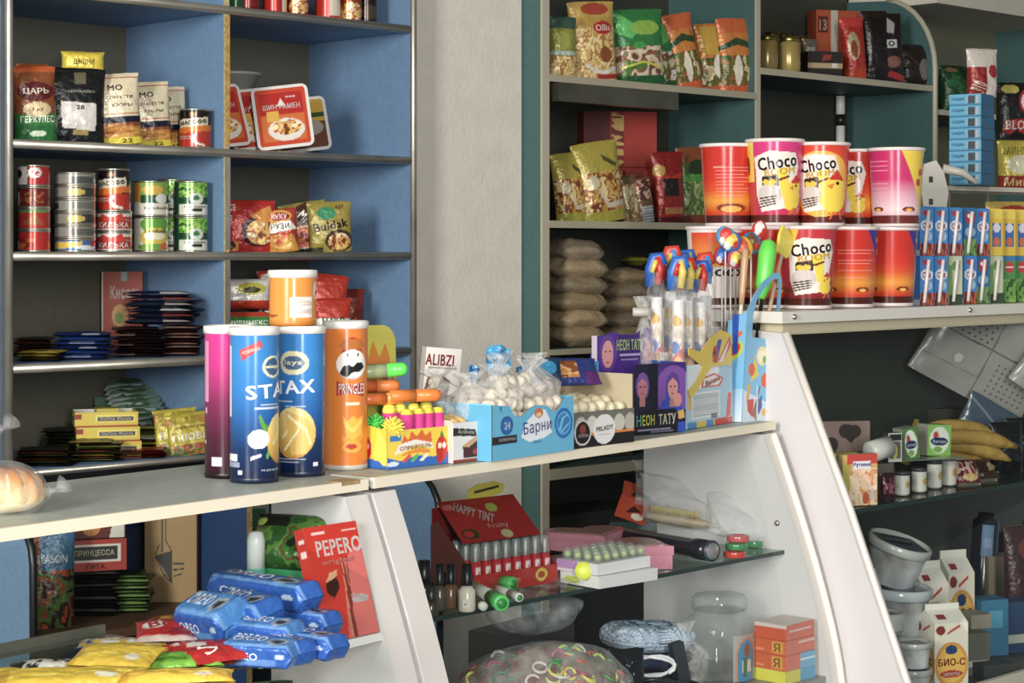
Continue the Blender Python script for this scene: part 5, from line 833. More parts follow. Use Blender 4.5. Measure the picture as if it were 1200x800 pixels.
X0 = (1087, 1102, 1128, 1146, 1160, 1173, 1185, 1197); kb = 'bbbkgbgy'; kt = 'bbbkbyyy'
for row, (z, ks) in enumerate(((ZC, 'bbwbkwgg'), (ZC+.1135, 'bbbkbyyy'))):
    for i in range(8):
        px = (1086, 1103, 1120, 1137, 1152, 1168, 1183, 1198)[i]
        juice('%s tier juice box, %s, %s from the left' % (('lower', 'upper')[row], {'b': 'blue with white straw', 'k': 'blue with fruit print', 'g': 'green', 'y': 'yellow and blue', 'w': 'pale green with straw'}[ks[i]], ORD[i]), px, .035+.002*i, z, ks[i], rzj)
# ================================================================ TEAL SHELVES
CELL = .0028
def rb(name, label, cat, px, s, z, w_, h, d, ops, rz=-22, ry=0, grp=None, **k): return bag(name, label, cat, LS.px(px, s, z), w_, h, d, ops, A1+rz, 0, ry, group=grp, **k)
MAC_ = ('n', 8, 9, ['c8a050', 'e8d090', 'a87830', 'd8b870'])
gp = 'pasta and noodle bags on the upper teal shelf'
rb('pasta_bag', 'yellow and green pasta bag cut by the teal side panel', 'pasta bag', 659, .06, 2.0, .085, .175, .05, [('b', '8a8a30'), ('r', 0, 0, 1, .35, MAC_), ('r', 0, .36, 1, .42, 'a8c0b0'), ('r', 0, .8, 1, 1, '3a5a4a'), ('e', .4, .6, .3, .15, '9aa040')], grp=gp)
rb('pasta_bag', 'large clear pasta bag with a red oval and white swoosh', 'pasta bag', 697, .07, 2.0, .148, .232, .06, [('b', 'b8943c'), ('r', 0, 0, 1, .66, MAC_), ('r', 0, .8, 1, 1, 'c0a048'), ('e', .55, .9, .3, .08, 'a8442c'), ('e', .68, .66, .22, .085, 'b02820'), ('t', 'Ollis', .68, .66, .34, .08, 'e8d8c8'), ('l', [(.25, .2), (.45, .12), (.7, .1), (.95, .16)], .022, 'd8d4c8'), ('r', .5, .02, 1, .08, 'a02c20'), ('e', .7, .32, .14, .1, '8a4a24')], ry=-4, grp=gp)
GV = [('b', '2a7a3c'), ('p', [(.1, .95), (.5, .75), (.3, .6), (0, .7)], '5ac060'), ('e', .6, .75, .3, .1, '8ab83c'), ('r', 0, .12, 1, .5, ('n', 6, 8, ['6a4a30', 'c8a888', 'd8c8b0', '8a5a38', '4a7a2c'])), ('l', [(.05, .22), (.5, .3), (1, .2)], .014, 'c8c83c'), ('r', 0, 0, 1, .12, '1c5a2c'), ('e', .45, .52, .12, .05, '3a9a3c')]
rb('vegetable_bag', 'wide green frozen vegetable bag beside the clear pasta', 'vegetable bag', 751, .06, 2.0, .165, .225, .055, GV, ry=-4, grp=gp)
rb('vegetable_bag', 'narrow green vegetable bag leaning behind the wide green one', 'vegetable bag', 786, .10, 2.0, .12, .225, .045, GV[:1]+[('p', [(.2, .95), (.8, .75), (.3, .6)], '4ab050'), ('r', 0, .12, 1, .5, ('n', 6, 8, ['d8c8a8', '5a7a2c', '8a4a30', 'e0dcd0'])), ('r', 0, 0, 1, .12, '2a5a24')], ry=-6, grp=gp)
OB = [('b', 'c87a2c'), ('r', 0, .1, 1, .5, ('n', 7, 9, ['c8b080', 'e0d0a0', '5a6a24', '8a5a24', '3a5a1c'])), ('p', [(0, .62), (.5, .74), (1, .66), (1, .58), (.5, .64), (0, .56)], '2a4a2c'), ('r', 0, 0, 1, .1, 'c85a28'), ('r', 0, .8, 1, 1, 'c8602c'), ('e', .5, .3, .12, .2, 'e0d8c0')]
rb('noodle_bag', 'orange vegetable noodle bag leaning left, first of three', 'snack bag', 808, .07, 2.0, .10, .235, .05, OB, ry=-12, grp=gp)
rb('noodle_bag', 'yellow topped orange noodle bag in the middle of three', 'snack bag', 838, .10, 2.0, .13, .218, .05, OB[:2]+[('r', .1, .55, .7, .95, 'c8a030'), ('r', 0, 0, 1, .1, 'c85a28'), ('e', .6, .38, .2, .18, 'e8e0d0')], ry=-3, grp=gp)
rb('noodle_bag', 'orange noodle bag with green ribbon band, rightmost of three', 'snack bag', 862, .06, 2.0, .125, .235, .05, OB, ry=-2, grp=gp)
# middle shelf
gp = 'bags on the middle teal shelf'
YB = [('b', 'a89a30'), ('r', 0, .1, 1, .62, ('n', 8, 9, ['8a6a2c', 'c8a860', 'b8882c', '7a3a1c', 'd8c080'])), ('r', 0, 0, 1, .14, '9a942c'), ('l', [(.4, .4), (.55, .2), (.9, .22)], .03, 'c8b8a0'), ('p', [(.55, .85), (.9, .7), (.85, .66), (.6, .76)], '4a4a24'), ('e', .3, .5, .13, .08, 'c8bc9c')]
rb('snack_bag', 'dim yellow bag of corn snacks in the left corner', 'snack bag', 671, .10, 1.592, .105, .20, .06, YB, ry=-6, grp=gp)
rb('snack_bag', 'large yellow bag of corn snacks leaning to the left', 'snack bag', 708, .06, 1.592, .15, .235, .07, YB, ry=-9, grp=gp)
rb('snack_bag', 'narrow bag with a white barcode label below the red boxes', 'snack bag', 757, .06, 1.592, .06, .135, .04, [('b', '6a4a30'), ('r', .2, .0, .95, .36, 'a8aca8'), ('r', .2, .0, .95, .36, ('s', 1, 6, '6a7478')), ('r', 0, .5, 1, .95, ('n', 3, 8, ['8a3a30', 'b89a80', '5a2c20']))], ry=-8, grp=gp)
rb('snack_bag', 'clear bag of pale snacks between the yellow and labelled bags', 'snack bag', 740, .08, 1.592, .06, .14, .04, [('b', '6a5a38'), ('r', 0, 0, 1, .8, ('n', 5, 8, ['b8a070', '8a7038', 'd0c098']))], ry=-8, grp=gp)
rb('tea_bag', 'dark red packet with black square and gold ribbon', 'packet', 785, .06, 1.592, .105, .215, .05, [('b', '8a1c18'), ('r', 0, .35, 1, .7, '8a2018'), ('p', [(0, .72), (.5, .64), (1, .72), (1, .66), (.5, .58), (0, .66)], 'b83020'), ('r', .25, .38, .75, .62, '201c18'), ('e', .15, .74, .2, .08, 'b89a4c'), ('r', .1, .12, .9, .22, ('n', 6, 2, ['7a2018', 'a8703c'])), ('r', 0, 0, 1, .08, '4a1410')], ry=-3, grp=gp)
rb('noodle_bag', 'green and orange noodle bag beside the red snack tubs', 'snack bag', 815, .08, 1.592, .12, .235, .05, [('b', '5a6a34'), ('r', 0, .1, 1, .55, ('n', 6, 7, ['6a8a3a', 'a8a870', '4a6a2c', '8a9a58'])), ('r', 0, .8, 1, 1, '8a4a24'), ('e', .55, .7, .3, .14, '2a3a20'), ('r', 0, .55, 1, .64, '4a8a2c'), ('r', 0, 0, 1, .12, '7a3a20')], ry=-2, grp=gp)
for i, (z, lab) in enumerate(((1.593, 'lowest dark red carton standing behind the yellow snack bags'), (1.766, 'upper dark red carton with gold side print, topmost'), )):
    P = LS.px(727, .24, z); q = 'b02c20'
    carton('red_carton', lab, 'carton', P, .235, .1, .171, '8a1c16', A1-30, f=[('b', '9a2018'), ('r', 0, 0, .36, 1, '5a1a14'), ('r', .38, .02, .55, .98, ('n', 3, 8, ['8a2018', 'c8a050', '6a1c14'])), ('r', .56, .0, 1, 1, 'a82a1c')], group='dark red cartons')
carton('red_carton', 'low red carton lying on its side before the stacked ones', 'carton', LS.px(762, .17, 1.593), .16, .08, .16, '8a1c16', A1-30, f=[('b', '98221a'), ('r', .1, .6, .4, .9, '7a2018')], group='dark red cartons')
# lower shelf: sacks
SKC = ['94805f', 'a08a66', '8a7856', '83745a', '988462', '877760']
def sack(label, P, i, rz, w_=.20, d=.2, h=.058):
    sd = random.random()*40
    def fn(U, V):
        a = U*2*math.pi; b = (V-.5)*math.pi; x, y, z = np.cos(a)*np.cos(b), np.sin(a)*np.cos(b), np.sin(b)
        X = np.sign(x)*np.abs(x)**.6; Y = np.sign(y)*np.abs(y)**.6; n = (vn(x*2.5+sd+9, y*2.5+sd+9)-.5)+(vn(x*6+sd+9, y*6+z+sd+9)-.5)*.5
        k = np.clip(1.25-.62*X*X*X*X-.4*np.abs(Y)**4, 0, 1.2); return np.stack([X*w_/2*(1+.06*n), Y*d/2*(1+.05*n), (z*h/2+.010*n)*k-.012*np.clip(X, 0, 1)**3], 1)
    g = G().grid(fn, 56, 28, [('b', SKC[i % 6])], 'sack'); V = None
    return put(tag(g.build('grain_sack'), label, 'sack', 'brown grain sacks'), P, rz)
for i in range(6): P = LS.px(672, .11, 1.232+.032+i*.0485); sack('brown sack in the left pile, %s' % ('lowest' if i == 0 else 'topmost' if i == 5 else ORD[i]+' from the bottom'), P, i, A1-25+random.uniform(-5, 5), .175-.008*(i == 5)*3)
for i in range(5): P = LS.px(729, .13, 1.232+.030+i*.042); sack('brown sack in the right pile, %s' % ('lowest' if i == 0 else 'topmost' if i == 4 else ORD[i]+' from the bottom'), P, i+2, A1-25+random.uniform(-6, 6), .2-.012*i, .18, .05)
P = LS.px(750, .14, 1.232+.245); sachet('yellow_packet', 'small yellow packet lying on top of the right sack pile', 'packet', P, .075, .08, .028, [('b', '8a8a24'), ('e', .5, .3, .3, .2, '5a5a1c')], A1-25)
rb('seasoning_bag', 'olive bag behind the white plug right of the sacks', 'packet', 778, .15, 1.232, .10, .11, .05, [('b', '6a6430'), ('r', 0, 0, 1, .5, ('n', 4, 4, ['5a3a1c', '8a7a30', '3a3018']))])
carton('food_box', 'dark yellow taped carton on the bottom teal shelf', 'box', LS.px(700, .12, .9), .26, .12, .10, '3a3620', A1-10, f=[('b', '2c2a1c'), ('r', 0, .45, 1, .7, '4a4420'), ('t', 'ХРУПКОЕ', .5, .57, .7, .16, '2a2818')])
carton('food_box', 'lower dim carton with yellow tape under the teal shelf', 'box', LS.px(700, .12, .0), .4, .2, .74, '2c2a22', A1-5, f=[('b', '24231e'), ('p', [(0, .86), (0, .9), (1, .97), (1, .93)], '5a5224')])
# right compartment, top shelf
z = 2.08
def jar(label, px, s, h, r, c, lid):
    e = empty('glass_jar', label, 'jar', 'gold jars on the top teal shelf'); G().lathe([(r*.9, 0), (r, .006), (r, h*.78), (r*.8, h*.88), (.001, h*.88)], c, 'tin', 24).build('jar_body', e)
    G().lathe([(r*.84, h*.86), (r*.86, h*.87), (r*.86, h*.98), (r*.8, h), (.001, h)], lid, 'metal', 24).build('lid', e); return put(e, LS.px(px, s, z))
jar('gold jar at the left end of the upper corner shelf', 899, .07, .115, .035, '8a743c', '7a6a34'); jar('gold jar second on the upper corner shelf', 925, .06, .118, .036, 'a8924c', '8a7a44')
for i, px in enumerate((905, 918, 931, 940)): jar('dim gold jar in the rear row, %s from the left' % ORD[i], px, .2, .15, .03, '6a5a30', '6a5a34')
rb('coffee_packet', 'small pale coffee packet behind the dark box', 'packet', 949, .12, z, .05, .13, .03, [('b', '6a6458'), ('r', .2, .5, .8, .8, 'a8a498')])
TB = carton('tea_box', 'dark tea box with a beige stripe on the corner shelf', 'tea box', LS.px(967, .06, z), .125, .06, .085, '2a1c18', A1-28, f=[('b', '241a18'), ('r', 0, .34, 1, .56, 'b09a70'), ('r', .7, .4, .85, .54, 'd8d0c0'), ('p', [(.4, .62), (.45, .9), (.7, .9), (.66, .7)], '8a3018')])
OP = [('b', 'a84a20'), ('r', .32, 0, .48, 1, 'b8b0a0'), ('r', .05, .7, .25, .92, '5a1c14'), ('t', '13', .15, .8, .16, .14, 'c8b8a0'), ('e', .75, .4, .2, .3, 'b85a2c')]
carton('coffee_pack', 'large orange pack with a vertical white band', 'coffee pack', LS.px(983, .20, z), .17, .07, .255, '9a3a1c', A1-28, f=OP)
for i, px in enumerate((1003, 1016)): rb('coffee_pack', 'red coffee pack with pale oval, %s of the pair' % ('left', 'right')[i], 'coffee pack', px, .08+.04*i, z, .085, .215, .06, [('b', 'a82c20'), ('e', .4, .55, .25, .22, 'a89a70'), ('e', .4, .5, .14, .14, '8a3a1c'), ('r', 0, 0, 1, .2, 'b8401c'), ('r', 0, .85, 1, 1, 'c83a38')], -30, -5, 'red coffee packs')
rb('coffee_pack', 'tall black coffee pack next to the red packs', 'coffee pack', 1026, .07, z, .10, .245, .06, [('b', '1c1616'), ('r', .15, .3, .25, .7, '6a6460'), ('r', 0, .9, 1, 1, '2a1c18')], -28, -2)
rb('coffee_pack', 'black coffee pack with white square and red foot', 'coffee pack', 1044, .05, z, .105, .24, .06, [('b', '241c1c'), ('p', [(.1, .75), (.4, .95), (.7, .85), (.6, .7)], 'a8a8a4'), ('r', .1, .5, .7, .62, 'c8c8c4'), ('t', 'LO', .4, .56, .4, .08, '2a2422'), ('e', .5, .3, .3, .08, '8a5a48'), ('p', [(.2, .12), (.9, 0), (1, .08), (.4, .18)], 'a82c24')], -28, -4)
rb('coffee_pack', 'crumpled brown bag with grey oval beside the curved panel', 'bag', 1070, .06, z, .13, .145, .07, [('b', '2c221e'), ('e', .72, .4, .2, .25, '7a7470'), ('n', 0)][:2]+[('l', [(.1, .8), (.5, .5)], .02, '4a3a30')], -20)
# corner unit and rack on the right case
rb('salad_bag', 'dark green crinkled bag on the corner shelf', 'bag', 1118, .05, 2.002, .14, .165, .08, [('b', '1f4a2a'), ('r', 0, 0, 1, 1, ('n', 6, 7, ['14301c', '245a30', '1c4428', '2c6a3a'])), ('e', .3, .9, .2, .05, '8a6a4a')], -15)
LCt = LC.t; zr = 1.675
u = empty('wire_rack', 'white rack standing on the right case under the blue boxes', 'rack'); P0 = LC.px(1113, .30, 0); put(u, (P0[0], P0[1], 0), LC.ang-10)
G().box(0, .5, 0, .008, zr-.012, zr, 'd0cab8', 'white').box(0, .5, .16, .168, zr-.012, zr, 'c8c2b0', 'white').box(0, .5, .008, .16, zr-.006, zr-.002, 'b8b2a0', 'white').build('shelf', u)
for x, y in ((0, 0), (0, .155), (.49, 0), (.49, .155)): G().tube([(x+.005, y+.005, ZC), (x+.005, y+.005, zr-.006)], .004, 'b8b4a4', 'alu').build('leg', u)
G().tube([(.15, .004, zr-.1), (.15, .004, zr-.01)], .003, 'c8c0ac', 'alu').build('wire', u)
g = G().prism([(0, 0), (.055, .0), (.062, .05), (.05, .10), (.03, .13), (.0, .12), (-.008, .06)], 0, .03, 'c9c5b9', 'plastic', 'y')
g.box(.012, .022, -.001, 0, .02, .035, '2a2a28').box(.012, .022, -.001, 0, .075, .09, '2a2a28').tube([(.05, .01, .11), (.1, .01, .10), (.135, .01, .075)], [.012, .01, .006], 'c9c5b9', 'plastic')
put(tag(g.build('bracket'), 'white plastic bracket with square holes beside the last snack tub', 'bracket'), (LC.px(1083, .22, 1.49)[0], LC.px(1083, .22, 1.49)[1], 1.600), 5)
put(tag(G().tube([(0, 0, 0), (0, 0, .218)], .007, 'c0bcb0', 'alu', 10).box(-.03, .03, -.02, .02, 0, .004, 'c0bcb0', 'alu').build('post'), 'short metal post carrying the white bracket', 'post'), (LC.px(1083, .22, 1.49)[0]+.02, LC.px(1083, .22, 1.49)[1]+.02, ZC))
for i in range(8):
    P = LC.px(1131, .26, zr+.001+i*.0293)
    carton('sweetener_box', 'light blue flat box with barcode, %s' % ('lowest of the stack' if i == 0 else 'topmost of the stack' if i == 7 else ORD[i]+' from the bottom of the stack'), 'box', P, .086, .085, .0285, '2f6d94', -36+random.uniform(-1.5, 1.5), group='stacked light blue boxes', f=[('b', '5aa8cc'), ('r', 0, 0, 1, .16, '3a84ac'), ('r', .56, .16, .92, .86, 'a8b4bc'), ('r', .6, .2, .88, .82, ('s', 0, 9, '3a4850')), ('t', 'СЛАДИН', .28, .55, .4, .3, '3a7aa4')])  # lit front, sides darker: their shade is painted into the base colour
P = LC.px(1150, .30, zr+.237); bag('snack_bag', 'white and red bag standing on the light blue boxes', 'snack bag', P, .09, .128, .05, [('b', 'c8c0b4'), ('r', .0, 0, .55, .6, '8a2018'), ('t', '310', .3, .2, .3, .3, 'c8b8a8', 70), ('e', .78, .52, .16, .14, '9a2a24')], 15)
P = LC.px(1192, .32, zr+.135); bag('snack_bag', 'black bag with red dripping letters and a yellow oval', 'snack bag', P, .13, .155, .05, [('b', '181616'), ('e', .3, .88, .2, .08, 'b8b04a'), ('e', .72, .65, .26, .24, '9a2420'), ('e', .72, .65, .2, .18, 'd8ccd0'), ('p', [(.1, .14), (.14, .34), (.95, .36), (1, .1), (.8, .18), (.6, .08), (.4, .17), (.25, .08)], 'a82820'), ('t', 'BLOOD', .55, .25, .8, .16, 'd0c4bc')], 12)
P = LC.px(1192, .32, zr+.001); bag('snack_bag', 'yellow bag with a red foot under the black bag', 'snack bag', P, .12, .132, .05, [('b', 'c8b838'), ('t', 'МИНИ', .4, .78, .6, .16, '8a8a2a'), ('e', .55, .5, .4, .2, 'd8d4b0'), ('r', 0, 0, 1, .26, '9a3018'), ('t', 'Мин', .4, .14, .6, .16, 'd8b880')], 12)
P = LC.px(1188, .22, ZC); bag('snack_bag', 'yellow and red bag peeping out above the juice boxes', 'snack bag', P, .16, .255, .05, [('b', 'c8b44a'), ('r', 0, .85, 1, 1, 'b8a040'), ('e', .5, .9, .3, .06, '9a2c1c')], 12)
# ================================================================ INSIDE THE SHOW CASES
CELL = .0019
ZA = .9385
def q3(px, py, z): return PP(px, py, z)
def cpack(name, label, px, py, z, L, w_, h, ops, rz, rx=0, ry=0, grp=None):
    """a biscuit pack lying on its side: rounded block with crimped ends"""
    g = G()
    def fn(U, V):
        x = (U-.5)*L; e = np.clip((np.abs(U-.5)-.44)/.06, 0, 1); a = 1.25*math.pi-V*2*math.pi; c, s = np.cos(a), np.sin(a); k = 1/np.maximum(np.abs(c), np.abs(s)); k = np.minimum(k, 1.22)
        n = (vn(U*16+px, V*9)-.5)*.1*(1+e*2)
        return np.stack([x, c*k*w_/2*(1+n*.5)*(1-.15*e)*1.0, s*k*h/2*(1-.985*e)*(1+n)+0*x], 1)
    g.grid(fn, max(24, int(L/.004)), 56, ops, 'foil')
    return put(tag(g.build(name), label, 'biscuit pack', grp), q3(px-12, py, z), rz, rx, ry)
# V=0 starts at the lower back edge; front side is v 0-.25, top .25-.5 ...
def oreo(txt=True, c='2a62b8'): return [('b', c), ('r', 0, 0, 1, .25, '2458ac'), ('e', .12, .5, .1, .07, 'a8c0e0'), ('r', .2, .02, .8, .1, '5a88c8'), ('e', .74, .36, .13, .08, 'a8b4c4'), ('e', .74, .36, .08, .05, '3a3c44'), ('r', 0, .25, 1, .27, '6a9cd8'), ('t', 'OREO', .36, .38, .46, .13, 'e4e8f0'), ('t', 'OREO', .36, .13, .4, .09, 'c8d4e8'), ('e', .85, .14, .06, .03, 'b8cce4'), ('l', [(.05, .2), (.3, .34)], .012, '4a80c8')]
go = 'blue biscuit packs in the left show case'
LW = (('long blue biscuit pack lying topmost, before the green box', 322, 692, 1.005, .20, .05, .042, -38, 3), ('blue biscuit pack under the long one, towards the red box', 366, 727, .968, .12, .05, .036, -34, 0),
      ('blue biscuit pack in the bottom layer beside the red box', 372, 753, .957, .12, .05, .034, -36, 0), ('front left blue biscuit pack with white lettering, tilted', 262, 723, .985, .10, .066, .052, -40, 22),
      ('second blue biscuit pack from the left, on the pile', 300, 713, .992, .12, .055, .04, -46, 14), ('pale blue biscuit pack in the middle of the pile', 326, 741, .970, .10, .05, .036, -26, 8),
      ('pale blue crumpled biscuit pack at the bottom front', 318, 764, .957, .11, .05, .034, -18, 4), ('blue biscuit pack end poking out at the bottom right', 348, 760, .957, .08, .042, .034, -40, 0))
for lab, px, py, z, L, w_, h, rz, rx in LW: cpack('biscuit_pack', lab, px, py, z, L, w_, h, oreo(c='4a8ad0' if 'pale' in lab or 'front left' in lab else '2f68c0'), rz, rx, 0, go)
P = q3(392, 751, ZA)
carton('biscuit_stick_box', 'bright red biscuit stick box leaning against the white panel', 'box', (P[0], P[1]+.0, ZA), .108, .022, .168, 'c0281c', 50, -17, 0, 'gloss',
       f=[('b', 'cc3020'), ('p', [(.42, 0), (.7, 0), (1, 0), (1, .78), (.86, .78), (.6, .66)], 'd66a62'), ('p', [(.52, 0), (.6, 0), (.62, .7), (.56, .72)], '8a3024'), ('l', [(.5, .0), (.58, .7)], .008, 'd89a6a'), ('l', [(.6, .28), (.68, .7)], .008, '3a1c18'),
          ('p', [(.18, .42), (.2, .50), (.42, .56), (.44, .44), (.3, .36)], '3a1a14'), ('p', [(.2, .50), (.3, .58), (.46, .6), (.42, .54)], 'd8a070'), ('t', 'PEPERO', .57, .80, .86, .14, 'f0e8e4', 0), ('t', 'original', .5, .67, .6, .06, 'e08a80', 0), ('r', .12, .925, .36, .945, 'ecc8c0'), ('r', .68, .925, .98, .94, 'ecc8c0'), ('e', .78, .32, .16, .035, 'b8a8a8'), ('l', [(.66, .36), (.9, .3)], .016, 'a89c9c')],
       l=[('b', 'b8281c'), ('r', .2, .75, .8, .8, 'e0c0b8'), ('r', .2, .87, .8, .9, 'e0c0b8')])
bpy.data.objects['biscuit_stick_box'].location = LA.at(-.110, -.072, ZA)
carton('biscuit_box', 'green biscuit box lying behind the long blue pack', 'box', LA.px(340, .07, ZA), .125, .06, .082, '1f7a48', -28, f=[('b', '1f8a50'), ('r', 0, 0, 1, .3, '187040'), ('l', [(.2, .5), (.5, .85), (.8, .6)], .04, 'c8503c'), ('l', [(.3, .45), (.8, .85)], .03, 'd8c8a8'), ('t', 'KitLa', .3, .75, .4, .25, 'd8dcc8', -8)])
bag('snack_bag', 'green and brown snack bag lying on the green box', 'snack bag', LA.px(334, .085, ZA+.084), .13, .085, .04, [('b', '3a6a28'), ('r', 0, 0, 1, 1, ('n', 5, 5, ['2a5a20', '5a8a34', '6a4a24', '3a7a2c', '1c2a14'])), ('r', 0, .7, .5, 1, '1c1c18'), ('e', .1, .8, .08, .08, 'c8e04a')], -20, -28, stand=False)
capsule('lotion_bottle', 'white bottle with green cap at the back of the left case', 'bottle', LA.px(300, .12, ZA), .014, .14, '5ab8a0', 'd8dcd8', 0, 0, 0, .6)
def flat(name, label, px, py, z, w_, d, ops, rz, rx=-82, ry=0, th=.016, grp=None): return put(tag(bagmesh(w_, d, th, ops, 'foil', False, ops[0][1], cell=.0035, wr=.002).build(name), label, 'snack bag', grp), q3(px, py, z), rz, rx, ry)
gy = 'flat snack bags in the left show case'
RD = [('b', 'b82424'), ('e', .3, .6, .2, .2, 'e8e0d8'), ('t', 'Bi', .35, .6, .3, .3, 'b03030', 10), ('r', 0, 0, 1, .12, 'c8b0a8'), ('p', [(.5, .2), (.9, .6), (1, .2)], '8a1c1c')]
YE = [('b', 'e0b820'), ('l', [(.1, .3), (.9, .5)], .02, 'f0d850'), ('e', .75, .3, .08, .12, 'e8e0c8'), ('r', .0, .0, .1, 1, 'c89a18')]
fl = (('red snack bag with white letters beside the blue packs', 194, 752, .958, .085, .07, RD, 10, 5), ('plain red folded snack bag in front of the blue packs', 233, 750, .955, .1, .035, [('b', 'b42020'), ('r', 0, 0, .5, .3, 'd8c8c0')], 22, 5), ('red snack bag with white script under the folded one', 236, 766, .951, .1, .035, RD[:3]+[('r', .3, .3, .6, .6, 'e0d0c8')], 20, 5),
      ('red snack bag with a white S by the pale blue pack', 266, 775, .953, .09, .045, [('b', 'b82222'), ('t', 'S', .3, .6, .3, .6, 'ecdcd8', 20, 1), ('e', .4, .6, .0001, .0001, 'ffffff')], 38, 8), ('bright green crumpled snack bag among yellow ones', 197, 783, .950, .15, .045, [('b', '7ab82a'), ('l', [(.1, .5), (.9, .6)], .03, 'a0d048'), ('e', .5, .3, .2, .1, '4a8a1c')], 14, 4),
      ('long yellow snack bag lowest at the front right', 205, 801, .950, .155, .04, YE, 10, 2), ('yellow snack bag with folded corner in the middle', 125, 782, .957, .12, .065, YE, -12, 6), ('long yellow snack bag at the front left', 80, 803, .950, .20, .05, YE, 8, 3), ('yellow snack bag crossing behind the folded one', 150, 766, .950, .12, .03, YE, 6, 0),
      ('black and white striped snack bag at the left', 66, 786, .948, .13, .03, [('b', '2a2622'), ('r', 0, 0, 1, 1, ('n', 12, 2, ['2a2622', 'd0c8bc']))], 6, 0), ('multicoloured snack bag behind the yellow ones', 138, 760, .947, .12, .03, [('b', '6a4a3a'), ('r', 0, 0, 1, 1, ('n', 7, 3, ['3a5a8a', 'c8a83c', 'd8d0c8', '8a3a2c']))], 4, 0), ('yellow snack bag cut off by the left border', 8, 800, .95, .08, .04, YE, -10, 0), ('brown packet with a red flame, topmost by the blue packs', 206, 735, .965, .07, .035, [('b', '7a2c18'), ('e', .5, .5, .3, .3, 'b87a2c')], 24, 5))
for lab, px, py, z, w_, d, ops, rz, rx in fl: flat('snack_bag', lab, px, py, z, w_, d, ops, rz, -82+rx, 0, grp=gy)
for i, (px, c) in enumerate(((302, '1f3a2c'), (268, '2c4a34'), (238, '24343a'))): bag('food_bag', 'dark green bag under the glass shelf of the left case, %s from the right' % ORD[i], 'bag', LA.px(px, .06, .616), .11, .25, .06, [('b', c), ('r', 0, .6, 1, 1, ('n', 5, 5, [c, '1a2420', '3a6a4a']))], 30, m='foil', group='dim bags below')
# ---------------- middle case: glass shelf
ZB = .9035
def nail(label, px, py, h, r, body, cap='16161a', cf=.45):
    e = empty('nail_polish', label, 'nail polish', 'nail polish bottles'); 
    G().lathe([(r*.85, 0), (r, .003), (r, h*(1-cf)-.008), (r*.5, h*(1-cf)), (.001, h*(1-cf))], body, 'gloss', 20).build('bottle', e)
    G().lathe([(r*.62, h*(1-cf)), (r*.66, h*(1-cf)+.002), (r*.55, h), (.001, h)], cap, 'plastic', 16).build('cap', e)
    if body == 'cfc8b4': G().box(-.007, .005, -r-.0006, -r+.002, .008, .022, 'c8c0b0', f=[('b', 'cfc8b8'), ('r', .3, .3, .55, .5, '1c1a1c')]).build('label', e)
    return put(e, q3(px, py, ZB))
nail('dark nail polish bottle leftmost behind the white trim', 497, 708, .075, .018, '26221e'); nail('dim clear nail polish bottle second from the left', 515, 715, .078, .012, '4a4438')
nail('brown nail polish bottle with a black cap', 528, 712, .074, .013, '6a4c38'); nail('cream nail polish bottle with a long black cap', 547, 716, .079, .0145, 'cfc8b4')
for i, (px, py) in enumerate(((505, 722), (520, 705))): nail('small dark nail polish bottle in the row, %s' % ('front', 'rear')[i], px, py, .05, .013, '3a362c', '2a2a2a')
def tubeg(label, a, b, r, cap=True):
    a = np.array(a); b = np.array(b); e = empty('correction_tube', label, 'tube', 'white tubes'); m_ = a+(b-a)*.68; G().tube([a, m_], [r*.8, r], 'd0d0c4', 'plastic', 16).build('tube_body', e)
    d = (b-a)/np.linalg.norm(b-a); G().tube([m_, b-d*.002, b], [r*1.12, r*1.12, r*1.0], '4ac05a' if cap else 'd8d8d0', 'plastic', 20).tube([b, b+d*.0006], r*.72, '2a8a3c', 'plastic', 18).build('cap', e); return e
A_ = q3(550, 692, ZB); B_ = q3(602, 694, ZB); r = .0125
tubeg('white tube with green cap lying before the red display', (A_[0], A_[1]+.06, ZB+r*1.15), (B_[0], B_[1], ZB+r*1.15), .0115)
A_ = q3(560, 702, ZB); B_ = q3(588, 717, ZB); tubeg('white tube pointing its green cap to the front', (A_[0]-.01, A_[1]+.05, ZB+.0145), (B_[0], B_[1], ZB+.0145), .0125)
A_ = q3(575, 695, ZB); B_ = q3(609, 706, ZB); tubeg('small white tube lying between the green capped ones', (A_[0], A_[1]+.03, ZB+.0085), (B_[0], B_[1], ZB+.0085), .0072, False)
put(tag(G().lathe([(.001, 0), (.0075, 0), (.0075, .016), (.001, .016)], 'd8d4c8', 'plastic', 18).build('loose_lid'), 'small loose white cap before the green capped tube', 'cap'), (q3(563, 714, ZB)[0], q3(563, 714, ZB)[1], ZB+.0078), 20, 90)
# lip gloss display
P = q3(556, 697, ZB); rz = 42; L_ = T(P, rz); W_ = .2; e = empty('display_box', 'red lip gloss display with a slanting printed header', 'display box'); put(e, P, rz)
G().box(0, W_, 0, .002, 0, .034, 'a82420', 'gloss', f=[('b', 'a82824'), ('e', .8, .55, .07, .34, 'c8b83c'), ('e', .8, .55, .045, .2, 'a83a2c'), ('r', .4, .4, .55, .55, 'c05a50')]).build('front_panel', e)
G().prism([(.002, 0), (.12, 0), (.12, .11), (.1, .12), (.002, .03)], 0, .002, '5a1414', 'gloss').build('side_panel', e); G().prism([(.002, 0), (.12, 0), (.12, .11), (.1, .12), (.002, .03)], W_-.002, W_, '8a1c1c', 'gloss').build('side_panel', e)
G().box(.002, W_-.002, .118, .12, 0, .14, '7a1a1a', 'gloss').box(.002, W_-.002, .002, .118, 0, .004, '6a1616').build('tray', e)
